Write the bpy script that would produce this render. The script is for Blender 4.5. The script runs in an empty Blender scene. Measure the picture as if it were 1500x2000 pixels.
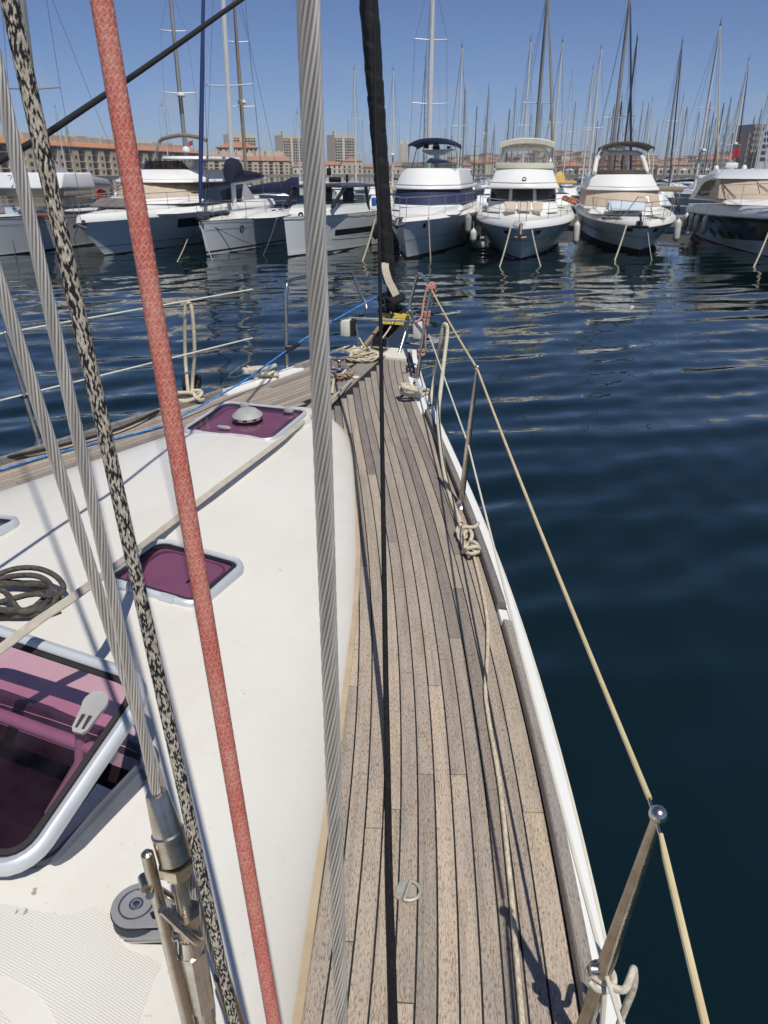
import bpy, bmesh, math, random
import numpy as np
from mathutils import Vector, Matrix

random.seed(7); rng = np.random.default_rng(7)
SC = bpy.context.scene; COL = SC.collection
# ------------------------------------------------------------------ camera, sky, sun, exposure
FPX, HORIZON = 1450.0, 335.0
PITCH = math.atan((1000-HORIZON)/FPX); CP, SP = math.cos(PITCH), math.sin(PITCH)
CAMZ = 2.95
cam = bpy.data.cameras.new('camera'); camo = bpy.data.objects.new('camera', cam); COL.objects.link(camo)
camo.location = (0, 0, CAMZ); camo.rotation_euler = (math.pi/2-PITCH, 0, 0)
cam.sensor_fit = 'VERTICAL'; cam.sensor_height = 24.0; cam.lens = 24.0*FPX/2000
cam.clip_start = 0.02; cam.clip_end = 20000
cam.dof.use_dof = True; cam.dof.focus_distance = 1.6; cam.dof.aperture_fstop = 20.0
SC.camera = camo
SUN_DIR = Vector((0.125, -0.345, 0.66)).normalized()         # towards the sun
SUN_EL = math.asin(SUN_DIR.z); SUN_AZ = math.atan2(SUN_DIR.x, SUN_DIR.y)
w = bpy.data.worlds.new('World'); SC.world = w; w.use_nodes = True
nt = w.node_tree; nt.nodes.clear()
out = nt.nodes.new('ShaderNodeOutputWorld'); bg = nt.nodes.new('ShaderNodeBackground')
sky = nt.nodes.new('ShaderNodeTexSky'); sky.sky_type = 'NISHITA'; sky.sun_disc = False
sky.sun_elevation = SUN_EL; sky.sun_rotation = SUN_AZ
sky.altitude = 0; sky.air_density = 0.62; sky.dust_density = 0.25; sky.ozone_density = 1.5
bg.inputs['Strength'].default_value = 0.058
# small pinkish fair-weather clouds low over the horizon, laid out by direction
tc = nt.nodes.new('ShaderNodeTexCoord'); mp = nt.nodes.new('ShaderNodeMapping')
mp.inputs['Scale'].default_value = (14, 14, 30)
nz = nt.nodes.new('ShaderNodeTexNoise'); nz.inputs['Scale'].default_value = 1.0; nz.inputs['Detail'].default_value = 3
cr = nt.nodes.new('ShaderNodeValToRGB'); cr.color_ramp.elements[0].position = .56; cr.color_ramp.elements[1].position = .74
sx = nt.nodes.new('ShaderNodeSeparateXYZ')
band = nt.nodes.new('ShaderNodeValToRGB'); e = band.color_ramp.elements
e[0].position = 0.0; e[0].color = (.0, .0, .0, 1); e[1].position = .13; e[1].color = (0, 0, 0, 1)
k = band.color_ramp.elements.new(.035); k.color = (.55,)*3+(1,); k = band.color_ramp.elements.new(.075); k.color = (.4,)*3+(1,)
mul = nt.nodes.new('ShaderNodeMath'); mul.operation = 'MULTIPLY'
mixc = nt.nodes.new('ShaderNodeMixRGB'); mixc.inputs['Color2'].default_value = (6.6, 6.0, 5.2, 1)
tint = nt.nodes.new('ShaderNodeMixRGB'); tint.blend_type = 'MULTIPLY'; tint.inputs['Fac'].default_value = 1; tint.inputs['Color2'].default_value = (0.94, 1.06, 1.34, 1)
L = nt.links.new
L(tc.outputs['Generated'], mp.inputs['Vector']); L(mp.outputs['Vector'], nz.inputs['Vector']); L(nz.outputs['Fac'], cr.inputs['Fac'])
L(tc.outputs['Generated'], sx.inputs['Vector']); L(sx.outputs['Z'], band.inputs['Fac'])
L(cr.outputs['Color'], mul.inputs[0]); L(band.outputs['Color'], mul.inputs[1]); L(mul.outputs['Value'], mixc.inputs['Fac'])
L(sky.outputs['Color'], mixc.inputs['Color1']); L(mixc.outputs['Color'], tint.inputs['Color1']); L(tint.outputs['Color'], bg.inputs['Color']); L(bg.outputs['Background'], out.inputs['Surface'])
sun = bpy.data.lights.new('sun', 'SUN'); suno = bpy.data.objects.new('sun', sun); COL.objects.link(suno)
sun.energy = 3.5; sun.angle = math.radians(.53); sun.color = (1, .955, .88)
suno.rotation_euler = (-SUN_DIR).to_track_quat('-Z', 'Y').to_euler(); suno.location = (0, 0, 60)
vs = SC.view_settings; SC.display_settings.display_device = 'sRGB'
vs.view_transform = 'Standard'; vs.look = 'None'; vs.exposure = 0.14; vs.gamma = 1.0; vs.use_curve_mapping = False
SC.cycles.max_bounces = 8; SC.cycles.transparent_max_bounces = 16; SC.cycles.caustics_reflective = False; SC.cycles.caustics_refractive = False
SC.cycles.sample_clamp_indirect = 6.0

# ------------------------------------------------------------------ pixel-of-photo -> point of the place (used to survey positions)
def ray(px, py):
    x = (px-750)/FPX; u = (1000-py)/FPX
    return Vector((x, CP+u*SP, -SP+u*CP))
O = Vector((0, 0, CAMZ))
def atd(px, py, d): return O+ray(px, py)*d
def atY(px, py, Y): r = ray(px, py); return O+r*(Y/r.y)
def atz(px, py, z): r = ray(px, py); return O+r*((z-CAMZ)/r.z)
def onf(px, py, fn):
    z = 1.45
    for _ in range(25):
        p = atz(px, py, z); z = fn(p.x, p.y)
    return atz(px, py, z)

# ------------------------------------------------------------------ mesh helpers
def npm(name, V, F, smooth=True, uv=None, col=None, colname='strand_colour'):
    me = bpy.data.meshes.new(name)
    V = np.asarray(V, dtype=np.float32)
    if isinstance(F, np.ndarray) and F.ndim == 2:
        n, kk = F.shape
        me.vertices.add(len(V)); me.vertices.foreach_set('co', V.ravel())
        me.loops.add(n*kk); me.loops.foreach_set('vertex_index', F.astype(np.int32).ravel())
        me.polygons.add(n); me.polygons.foreach_set('loop_start', np.arange(0, n*kk, kk, dtype=np.int32))
        me.update(calc_edges=True); me.validate()
    else:
        me.from_pydata([tuple(map(float, v)) for v in V], [], [tuple(f) for f in F]); me.update()
    me.polygons.foreach_set('use_smooth', np.full(len(me.polygons), smooth, dtype=bool))
    if uv is not None:
        lay = me.uv_layers.new(name='UVMap'); vi = np.empty(len(me.loops), dtype=np.int32); me.loops.foreach_get('vertex_index', vi)
        lay.data.foreach_set('uv', np.asarray(uv, dtype=np.float32)[vi].ravel())
    if col is not None:
        at = me.color_attributes.new(colname, 'FLOAT_COLOR', 'POINT')
        c = np.ones((len(V), 4), dtype=np.float32); c[:, :3] = col; at.data.foreach_set('color', c.ravel())
    return me
class MB:
    def __init__(s): s.v = []; s.f = []; s.sm = []
    def add(s, V, F, smooth=False):
        o = len(s.v); s.v += [tuple(map(float, p)) for p in V]; s.f += [tuple(i+o for i in f) for f in F]; s.sm += [smooth]*len(F); return s
    def box(s, c, d, rz=0, bev=0.0, top=1.0):
        cx, cy, cz = c; a, b, h = d[0]/2, d[1]/2, d[2]/2; V = []
        if bev > 0:
            bm = bmesh.new(); bmesh.ops.create_cube(bm, size=1)
            for v in bm.verts:
                v.co = Vector((v.co.x*d[0], v.co.y*d[1], v.co.z*d[2]))
            bmesh.ops.bevel(bm, geom=bm.edges[:], offset=bev, segments=2, profile=.5, affect='EDGES')
            cz_, sz_ = math.cos(rz), math.sin(rz); bm.verts.index_update()
            V = [(cx+v.co.x*cz_-v.co.y*sz_, cy+v.co.x*sz_+v.co.y*cz_, cz+v.co.z) for v in bm.verts]
            F = [[v.index for v in f.verts] for f in bm.faces]; bm.free(); return s.add(V, F, True)
        cz_, sz_ = math.cos(rz), math.sin(rz)
        for z, k in ((-h, 1), (h, top)):
            for x, y in ((-a*k, -b*k), (a*k, -b*k), (a*k, b*k), (-a*k, b*k)): V.append((cx+x*cz_-y*sz_, cy+x*sz_+y*cz_, cz+z))
        return s.add(V, [(3, 2, 1, 0), (4, 5, 6, 7), (0, 1, 5, 4), (1, 2, 6, 5), (2, 3, 7, 6), (3, 0, 4, 7)])
    def rings(s, R, closed=True, caps=True, smooth=True):
        n = len(R[0]); V = [p for r in R for p in r]; F = []
        for i in range(len(R)-1):
            for j in range(n if closed else n-1):
                k = (j+1) % n; F.append((i*n+j, i*n+k, (i+1)*n+k, (i+1)*n+j))
        s.add(V, F, smooth)
        if caps and closed:
            s.add(R[0], [tuple(range(n-1, -1, -1))]); s.add(R[-1], [tuple(range(n))])
        return s
    def tube(s, P, r, n=8, smooth=True):
        P = [Vector(p) for p in P]; m = len(P); rr = r if isinstance(r, (list, tuple)) else [r]*m
        T = [(P[min(i+1, m-1)]-P[max(i-1, 0)]).normalized() for i in range(m)]
        u = T[0].orthogonal().normalized(); R = []
        for i in range(m):
            u = (u-T[i]*u.dot(T[i])); u = u.normalized() if u.length > 1e-6 else T[i].orthogonal().normalized()
            v = T[i].cross(u)
            R.append([P[i]+(u*math.cos(2*math.pi*j/n)+v*math.sin(2*math.pi*j/n))*rr[i] for j in range(n)])
        return s.rings(R, smooth=smooth)
    def lathe(s, base, axis, prof, n=20):
        base = Vector(base); ax = Vector(axis).normalized(); u = ax.orthogonal().normalized(); v = ax.cross(u)
        R = [[base+ax*h+(u*math.cos(2*math.pi*j/n)+v*math.sin(2*math.pi*j/n))*max(r, 1e-4) for j in range(n)] for r, h in prof]
        return s.rings(R)
    def strip(s, A, B, smooth=False):
        n = len(A); return s.add(list(A)+list(B), [(i, i+1, n+i+1, n+i) for i in range(n-1)], smooth)
    def prism(s, poly, vec):
        n = len(poly); q = [Vector(p)+Vector(vec) for p in poly]
        return s.add(list(poly)+q, [tuple(range(n-1, -1, -1)), tuple(range(n, 2*n))]+[(i, (i+1) % n, n+(i+1) % n, n+i) for i in range(n)])
    def mesh(s, name):
        me = bpy.data.meshes.new(name); me.from_pydata(s.v, [], s.f); me.update()
        me.polygons.foreach_set('use_smooth', s.sm); me.set_sharp_from_angle(angle=math.radians(38)); return me
def smooth_path(P, k=6, closed=False):
    P = [Vector(p) for p in P]; n = len(P); Q = []
    rngi = range(n) if closed else range(n-1)
    for i in rngi:
        g = (lambda j: P[j % n]) if closed else (lambda j: P[max(0, min(n-1, j))])
        a, b, c, d = g(i-1), g(i), g(i+1), g(i+2)
        for q in range(k):
            t = q/k; Q.append(.5*((2*b)+(c-a)*t+(2*a-5*b+4*c-d)*t*t+(3*b-a-3*c+d)*t**3))
    if not closed: Q.append(P[-1])
    return Q
def resample(P, ds):
    P = np.array([tuple(p) for p in P], dtype=float); s = np.r_[0, np.cumsum(np.linalg.norm(np.diff(P, axis=0), axis=1))]
    m = max(2, int(s[-1]/ds)+1); t = np.linspace(0, s[-1], m)
    return np.stack([np.interp(t, s, P[:, i]) for i in range(3)], 1), t
def frames(P):
    T = np.gradient(P, axis=0); T /= np.linalg.norm(T, axis=1)[:, None]+1e-12
    U = np.zeros_like(P); u = np.array(Vector(T[0]).orthogonal().normalized())
    for i in range(len(P)):
        u = u-T[i]*(u@T[i]); u /= np.linalg.norm(u)+1e-12; U[i] = u
    return T, U, np.cross(T, U)
def field_tube(name, P, r, ds, n, hf, twist=None):
    """a tube whose surface follows the height field hf(theta, s) -> (radius factor, colour or None)"""
    Q, s = resample(P, ds); T, U, W_ = frames(Q); th = np.arange(n)*2*math.pi/n
    S, TH = np.meshgrid(s, th, indexing='ij')
    if twist: TH = TH+2*math.pi*S/twist
    h, col = hf(TH, S); R = r*h
    V = Q[:, None, :]+R[..., None]*(np.cos(TH)[..., None]*U[:, None, :]+np.sin(TH)[..., None]*W_[:, None, :])
    m = len(s); i = np.arange(m-1)[:, None]*n; j = np.arange(n)[None, :]; k = (j+1) % n
    F = np.stack([i+j, i+k, i+n+k, i+n+j], -1).reshape(-1, 4)
    return npm(name, V.reshape(-1, 3), F, True, None, None if col is None else col.reshape(-1, 3))
def lay_field(lobes, lay, depth=.12):
    def hf(TH, S): return 1-depth+depth*np.abs(np.cos(lobes/2*(TH-2*math.pi*S/lay)))**.8*1.0, None
    return hf
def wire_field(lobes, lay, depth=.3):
    cl, cd = np.array([.60, .565, .51]), np.array([.17, .14, .105])  # dark tone painted into the grooves between strands, standing in for groove shade
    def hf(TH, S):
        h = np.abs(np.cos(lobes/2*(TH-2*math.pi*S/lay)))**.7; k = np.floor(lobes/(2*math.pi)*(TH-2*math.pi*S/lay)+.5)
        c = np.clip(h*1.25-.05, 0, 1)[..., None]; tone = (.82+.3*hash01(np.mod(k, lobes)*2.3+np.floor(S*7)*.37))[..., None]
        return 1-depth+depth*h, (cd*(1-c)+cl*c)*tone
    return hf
def hash01(a): x = np.sin(a*12.9898+4.1)*43758.5453; return x-np.floor(x)
RTAB = np.random.default_rng(12).random((97, 811))
def braid_field(M, pitch, pal, depth=.1, patch=3):
    pal = np.array(pal, dtype=float)
    def hf(TH, S):
        u = TH/(2*math.pi); A = M*u+S/pitch; B = M*u-S/pitch
        ia, ib = np.floor(A), np.floor(B); fa, fb = A-ia-.5, B-ib-.5
        top = (np.floor((ia+ib)/2) % 2) < .5
        ff = np.where(top, fa, fb); along = np.where(top, fb, fa)
        h = np.sqrt(np.clip(1-(1.7*ff)**2, 0, 1))*.75+.25*(1-(2*along)**2)
        idx = np.where(top, np.mod(ia, M)*3+.7, np.mod(ib, M)*3+37.3)
        run = np.floor(np.where(top, B, A)/patch+hash01(idx)*9)
        c = RTAB[(idx*7.3).astype(int) % 97, run.astype(int) % 811]
        ci = np.minimum((c*len(pal)).astype(int), len(pal)-1)
        col = pal[ci]*(.8+.4*hash01(idx*5.1+run*3.3))[..., None]
        return 1-depth+depth*h, col
    return hf

# ------------------------------------------------------------------ object helpers
ORG = {}
def tag(o, label=None, cat=None, group=None, kind=None):
    if label: o['label'] = label
    if cat: o['category'] = cat
    if group: o['group'] = group
    if kind: o['kind'] = kind
    return o
def empty(name, loc, label, cat, group=None, rz=0):
    o = bpy.data.objects.new(name, None); COL.objects.link(o); o.location = loc; o.rotation_euler = (0, 0, rz); o.empty_display_size = .2
    ORG[o.name] = Vector(loc); return tag(o, label, cat, group)
def part(name, g, m, parent, label=None, local=False, kind=None):
    me = g.mesh(name) if isinstance(g, MB) else g
    if not me.materials: me.materials.append(m)
    o = bpy.data.objects.new(name, me); COL.objects.link(o); o.parent = parent
    if not local: o.location = -ORG.get(parent.name, Vector((0, 0, 0)))
    if label: o['label'] = label
    if kind: o['kind'] = kind
    return o
def single(name, g, m, label, cat, group=None, kind=None, rebase=True):
    me = g.mesh(name) if isinstance(g, MB) else g
    if not me.materials: me.materials.append(m)
    o = bpy.data.objects.new(name, me); COL.objects.link(o)
    if rebase and len(me.vertices):
        co = np.empty(len(me.vertices)*3, dtype=np.float32); me.vertices.foreach_get('co', co); co = co.reshape(-1, 3)
        b = np.array([co[:, 0].mean(), co[:, 1].mean(), co[:, 2].min()]); me.vertices.foreach_set('co', (co-b).astype(np.float32).ravel()); me.update(); o.location = b
    return tag(o, label, cat, group, kind)

# ------------------------------------------------------------------ materials
MATS = {}
class NT:
    def __init__(s, m): s.t = m.node_tree; s.n = s.t.nodes; s.l = s.t.links.new; s.b = s.n['Principled BSDF']
    def new(s, typ, **kw):
        q = s.n.new('ShaderNode'+typ)
        for k_, v_ in kw.items(): setattr(q, k_, v_)
        return q
    def noise(s, vec, scale, detail=3, rough=.55):
        q = s.new('TexNoise'); q.inputs['Scale'].default_value = scale; q.inputs['Detail'].default_value = detail; q.inputs['Roughness'].default_value = rough
        if vec is not None: s.l(vec, q.inputs['Vector'])
        return q.outputs['Fac']
    def ramp(s, fac, stops):
        q = s.new('ValToRGB'); e = q.color_ramp.elements
        e[0].position, e[0].color = stops[0][0], tuple(stops[0][1])+(1,); e[1].position, e[1].color = stops[-1][0], tuple(stops[-1][1])+(1,)
        for p_, c_ in stops[1:-1]: k_ = e.new(p_); k_.color = tuple(c_)+(1,)
        s.l(fac, q.inputs['Fac']); return q.outputs['Color']
    def mix(s, fac, a, b, typ='MIX'):
        q = s.new('MixRGB', blend_type=typ)
        for x, i in ((fac, 'Fac'), (a, 'Color1'), (b, 'Color2')):
            if isinstance(x, (int, float)): q.inputs[i].default_value = x if i == 'Fac' else (x, x, x, 1)
            elif isinstance(x, tuple): q.inputs[i].default_value = x+(1,)
            else: s.l(x, q.inputs[i])
        return q.outputs['Color']
    def math(s, op, a, b=0.0):
        q = s.new('Math', operation=op)
        for x, i in ((a, 0), (b, 1)):
            if isinstance(x, (int, float)): q.inputs[i].default_value = x
            else: s.l(x, q.inputs[i])
        return q.outputs[0]
    def mapping(s, vec, scale):
        q = s.new('Mapping'); q.inputs['Scale'].default_value = scale; s.l(vec, q.inputs['Vector']); return q.outputs['Vector']
    def bump(s, h, strength, dist):
        q = s.new('Bump'); q.inputs['Strength'].default_value = strength; q.inputs['Distance'].default_value = dist
        s.l(h, q.inputs['Height']); s.l(q.outputs['Normal'], s.b.inputs['Normal']); return q
def base_mat(name):
    m = bpy.data.materials.new(name); m.use_nodes = True; MATS[name] = m; return m, NT(m)
def mat(name, c, c2=None, scale=3.0, rough=.5, metal=0.0, bump=0.0, bscale=None, rvar=0.0, spec=None, coat=0.0, stretch=None):
    if name in MATS: return MATS[name]
    m, N = base_mat(name); b = N.b
    b.inputs['Roughness'].default_value = rough; b.inputs['Metallic'].default_value = metal
    if spec is not None: b.inputs['Specular IOR Level'].default_value = spec
    if coat: b.inputs['Coat Weight'].default_value = coat; b.inputs['Coat Roughness'].default_value = .08
    co = N.new('TexCoord').outputs['Object']
    if stretch: co = N.mapping(co, stretch)
    c2 = c2 or tuple(x*.82 for x in c)
    f = N.noise(co, scale, 5)
    N.l(N.ramp(f, [(.3, c2), (.7, c)]), b.inputs['Base Color'])
    if rvar:
        r = N.new('MapRange'); r.inputs['To Min'].default_value = max(0, rough-rvar); r.inputs['To Max'].default_value = rough+rvar
        N.l(N.noise(co, scale*2.3, 4), r.inputs['Value']); N.l(r.outputs['Result'], b.inputs['Roughness'])
    if bump: N.bump(N.noise(co, bscale or scale*8, 3), .6, bump)
    return m
def tinted(name, tint, gloss=.06):
    m = bpy.data.materials.new(name); m.use_nodes = True; MATS[name] = m; t = m.node_tree; n = t.nodes; n.clear()
    o_ = n.new('ShaderNodeOutputMaterial'); tr = n.new('ShaderNodeBsdfTransparent'); tr.inputs['Color'].default_value = tint+(1,)
    g = n.new('ShaderNodeBsdfGlossy'); g.inputs['Roughness'].default_value = .04
    lw = n.new('ShaderNodeLayerWeight'); lw.inputs['Blend'].default_value = .5; pw5 = n.new('ShaderNodeMath'); pw5.operation = 'POWER'; pw5.inputs[1].default_value = 5; t.links.new(lw.outputs['Facing'], pw5.inputs[0]); fr = n.new('ShaderNodeMath'); fr.operation = 'MULTIPLY_ADD'; fr.inputs[1].default_value = .95; fr.inputs[2].default_value = .04; t.links.new(pw5.outputs[0], fr.inputs[0]); mx = n.new('ShaderNodeMixShader')
    # fine scratches and dust dull the acrylic a little
    d = n.new('ShaderNodeBsdfDiffuse'); d.inputs['Color'].default_value = (.55, .42, .5, 1); mx2 = n.new('ShaderNodeMixShader')
    tcx = n.new('ShaderNodeTexCoord'); nz_ = n.new('ShaderNodeTexNoise'); nz_.inputs['Scale'].default_value = 9; nz_.inputs['Detail'].default_value = 6
    mr = n.new('ShaderNodeMapRange'); mr.inputs['From Min'].default_value = .35; mr.inputs['From Max'].default_value = .8; mr.inputs['To Max'].default_value = gloss
    t.links.new(tcx.outputs['Object'], nz_.inputs['Vector']); t.links.new(nz_.outputs['Fac'], mr.inputs['Value']); t.links.new(mr.outputs['Result'], mx2.inputs['Fac'])
    t.links.new(tr.outputs[0], mx2.inputs[1]); t.links.new(d.outputs[0], mx2.inputs[2])
    t.links.new(fr.outputs[0], mx.inputs['Fac']); t.links.new(mx2.outputs[0], mx.inputs[1]); t.links.new(g.outputs[0], mx.inputs[2]); t.links.new(mx.outputs[0], o_.inputs['Surface'])
    return m
def fibre(name, rough=.9):
    m, N = base_mat(name); a = N.new('Attribute'); a.attribute_name = 'strand_colour'; co = N.new('TexCoord').outputs['Object']
    f = N.noise(co, 900, 2); N.l(N.mix(.5, a.outputs['Color'], N.ramp(f, [(.3, (.45,)*3), (.7, (1.25,)*3)]), 'MULTIPLY'), N.b.inputs['Base Color'])
    N.b.inputs['Roughness'].default_value = rough; N.b.inputs['Specular IOR Level'].default_value = .2; N.bump(f, .5, .0006); return m

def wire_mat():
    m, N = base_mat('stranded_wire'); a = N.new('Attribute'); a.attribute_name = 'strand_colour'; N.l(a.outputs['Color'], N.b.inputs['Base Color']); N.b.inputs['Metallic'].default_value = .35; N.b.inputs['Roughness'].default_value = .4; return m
GEL = mat('cream_gelcoat', (.80, .775, .705), (.735, .70, .615), 1.1, .34, bump=.0008, bscale=9, rvar=.08)
def worn_gelcoat():
    # cream gelcoat with patchy chalking, faint runs along the boat and sparse specks of grime
    m = GEL; N = NT(m); co = N.new('TexCoord').outputs['Object']
    rot = N.new('Mapping'); rot.inputs['Rotation'].default_value = (0, 0, math.radians(18.5)); N.l(co, rot.inputs['Vector'])
    runs = N.noise(N.mapping(rot.outputs['Vector'], (9, 1.1, 3)), 1, 6, .62); fine = N.noise(co, 34, 5, .6); spk = N.noise(co, 95, 2, .5); big = N.noise(co, 1.1, 5)
    c = N.ramp(big, [(.3, (.735, .705, .625)), (.7, (.80, .775, .705))])
    c = N.mix(N.ramp(runs, [(.5, (0, 0, 0)), (.75, (.30,)*3)]), c, (.66, .61, .50))
    c = N.mix(N.ramp(fine, [(.52, (0, 0, 0)), (.8, (.16,)*3)]), c, (.60, .56, .47))
    c = N.mix(N.ramp(spk, [(.70, (0, 0, 0)), (.76, (.45,)*3)]), c, (.42, .37, .29))
    N.l(c, N.b.inputs['Base Color'])
WHITEGEL = mat('white_gelcoat', (.84, .84, .81), (.79, .79, .75), .9, .3, rvar=.08)
worn_gelcoat()
STEEL = mat('stainless_steel', (.62, .60, .56), (.48, .45, .40), 30, .28, 1.0, rvar=.12)
OLDSTEEL = mat('tea_stained_steel', (.56, .52, .46), (.38, .33, .26), 26, .3, 1.0, bump=.0004, bscale=160, rvar=.14)
WIRE = mat('rigging_wire_steel', (.58, .52, .44), (.40, .33, .25), 45, .42, .45, rvar=.1)
ALU = mat('anodised_aluminium', (.64, .67, .69), (.55, .58, .60), 12, .40, .25, rvar=.08)
BLACK = mat('black_plastic', (.018, .018, .02), (.01, .01, .011), 8, .45)
RUBBER = mat('black_caulk', (.012, .012, .012), (.02, .02, .02), 40, .7)
GREYPL = mat('grey_plastic', (.42, .42, .40), (.33, .33, .31), 14, .55, bump=.0003)
CREAMROPE = mat('cream_rope_fibre', (.66, .60, .46), (.50, .44, .32), 60, .92, bump=.0012, bscale=420, spec=.15)
PVC = mat('yellowed_pvc_sleeve', (.70, .60, .36), (.60, .48, .25), 14, .5)
PVCW = mat('white_pvc_sleeve', (.74, .71, .60), (.66, .62, .5), 14, .45)
PURPLE = tinted('purple_acrylic', (.52, .31, .45), .06)
PURPLE2 = tinted('lighter_purple_acrylic', (.74, .46, .60), .045)
DARKALU = mat('dark_hatch_base', (.17, .185, .215), (.12, .13, .15), 10, .4, .3)

def teak(name, base, dark, fleck, fl=.5, greying=False):
    m, N = base_mat(name); uv = N.new('TexCoord').outputs['UV']; rnd = N.new('ObjectInfo').outputs['Random']
    off = N.new('Mapping'); N.l(uv, off.inputs['Vector']); cmb = N.new('CombineXYZ'); N.l(N.math('MULTIPLY', rnd, 37.0), cmb.inputs['X']); N.l(N.math('MULTIPLY', rnd, 19.0), cmb.inputs['Y']); N.l(cmb.outputs[0], off.inputs['Location'])
    v = off.outputs['Vector']
    g = N.noise(N.mapping(v, (7, 380, 1)), 1, 5, .65); big = N.noise(N.mapping(v, (6, 14, 1)), 1, 4, .6); f = N.noise(N.mapping(v, (70, 380, 1)), 1, 3, .55); f2 = N.noise(N.mapping(v, (150, 640, 1)), 1, 2, .5); st = N.noise(N.mapping(v, (2.2, 60, 1)), 1, 5, .65); dens = N.noise(N.mapping(v, (9, 30, 1)), 1, 3, .5)
    c = N.mix(N.ramp(g, [(.3, (0, 0, 0)), (.72, (1, 1, 1))]), base, dark)
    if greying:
        # the boards turn silver-grey towards the bow
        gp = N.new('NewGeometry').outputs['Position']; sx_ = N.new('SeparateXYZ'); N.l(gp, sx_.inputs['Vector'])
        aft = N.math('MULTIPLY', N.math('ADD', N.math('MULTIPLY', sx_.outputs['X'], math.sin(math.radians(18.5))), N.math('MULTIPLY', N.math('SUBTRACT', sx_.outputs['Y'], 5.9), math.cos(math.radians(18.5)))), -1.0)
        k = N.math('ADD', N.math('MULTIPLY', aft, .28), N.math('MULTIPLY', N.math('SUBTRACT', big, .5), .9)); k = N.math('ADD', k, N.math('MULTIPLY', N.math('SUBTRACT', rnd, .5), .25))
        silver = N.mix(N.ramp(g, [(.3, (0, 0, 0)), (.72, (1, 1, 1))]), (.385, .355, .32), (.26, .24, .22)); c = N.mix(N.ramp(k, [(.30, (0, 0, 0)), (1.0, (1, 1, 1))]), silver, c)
    c = N.mix(N.ramp(big, [(.38, (0, 0, 0)), (.66, (.62,)*3)]), c, tuple(x*.74 for x in (base[0]*.92, base[1]*.98, base[2]*1.14)))
    c = N.mix(N.ramp(st, [(.50, (0, 0, 0)), (.72, (.72,)*3)]), c, tuple(x*.62 for x in dark))
    c = N.mix(N.ramp(st, [(.24, (.45,)*3), (.40, (0, 0, 0))]), c, tuple(min(.72, x*1.28) for x in base))
    fm = N.math('ADD', f, N.math('MULTIPLY', N.math('SUBTRACT', dens, .5), .22))
    c = N.mix(N.ramp(fm, [(.53, (0, 0, 0)), (.60, (fl,)*3)]), c, fleck)
    c = N.mix(N.ramp(f2, [(.54, (0, 0, 0)), (.68, (fl*.8,)*3)]), c, fleck)
    val = N.ramp(rnd, [(0, (.66, .66, .68)), (.3, (.90, .89, .88)), (.7, (1.03, 1.01, .97)), (1, (1.24, 1.19, 1.10))])
    c = N.mix(1.0, c, val, 'MULTIPLY'); N.l(c, N.b.inputs['Base Color']); N.b.inputs['Roughness'].default_value = .8; N.b.inputs['Specular IOR Level'].default_value = .22
    N.bump(N.math('ADD', N.math('MULTIPLY', g, .7), N.math('MULTIPLY', fm, -1.0)), .6, .0014); return m
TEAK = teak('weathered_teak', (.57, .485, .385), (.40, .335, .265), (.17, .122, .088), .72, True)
TEAKG = teak('silvered_teak', (.35, .325, .30), (.22, .20, .18), (.12, .10, .085), .55)

# ================================================================== the yacht we stand on (frame: a = metres aft of the bow, t = metres to starboard)
HD = math.radians(18.5); BX, BY = .02, 5.9; SH, CH = math.sin(HD), math.cos(HD)
def W(a, t, z): return Vector((BX-a*SH+t*CH, BY-a*CH-t*SH, z))
def bt(x, y): return -((x-BX)*SH+(y-BY)*CH), (x-BX)*CH-(y-BY)*SH
def deck_a(a): return 1.45+.25*max(0.0, 1-a/5)**1.8
def deck(x, y): return deck_a(bt(x, y)[0])
_hb = [(.0, .17), (.2, .24), (.42, .315), (.84, .465), (1.276, .65), (1.83, .915), (2.307, 1.115), (2.526, 1.222), (2.9, 1.36), (3.276, 1.51), (3.8, 1.69), (4.633, 1.936), (5.5, 2.12), (6.5, 2.25), (9, 2.3)]
_wc = [(1.5, .0), (1.52, .05), (1.56, .12), (1.653, .235), (1.824, .37), (2.12, .515), (2.4, .63), (2.674, .735), (3.05, .88), (3.449, 1.015), (3.9, 1.148), (4.254, 1.246), (4.58, 1.337), (4.81, 1.405), (6, 1.63), (9, 1.8)]
_hc = [(1.5, .0), (1.56, .05), (1.7, .09), (2, .125), (2.5, .155), (3, .185), (3.8, .225), (4.9, .30), (6, .34), (9, .36)]
def lut(T, k=5):
    xs = np.array([q[0] for q in T]); ys = np.array([q[1] for q in T]); g = np.linspace(xs[0], xs[-1], 600); y = np.interp(g, xs, ys)
    ker = np.ones(13)/13; y2 = np.convolve(np.pad(y, 6, mode='edge'), ker, 'valid'); y2[:8] = y[:8]
    return lambda a: float(np.interp(a, g, y2))
_pf = np.polynomial.Polynomial.fit([q[0] for q in _hb], [q[1] for q in _hb], 6)
def hb(a): return float(_pf(a))
wc, hc = lut(_wc), lut(_hc)
def roof_at(a, t):
    wd = wc(a)
    if wd < 1e-3 or abs(t) >= wd: return deck_a(a)
    u = abs(t)/wd; n = 3.4+max(0, min(1, (a-2.6)/2.2))*2.2
    return deck_a(a)+hc(a)*1.04*max(0, 1-u**n)**.74+.045*min(1, max(0, a-1.5))*(1-u*u)
def roof(x, y): return roof_at(*bt(x, y))
def deckpt(px, py, up=0.0): p = onf(px, py, lambda x, y: deck(x, y)+up); return p
def roofpt(px, py, up=0.0): return onf(px, py, lambda x, y: roof(x, y)+up)

YACHT = empty('sailing_yacht', W(4, 0, 0), 'sailing yacht in the foreground with grey teak side deck, cream coachroof and steel rigging', 'yacht')
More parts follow.
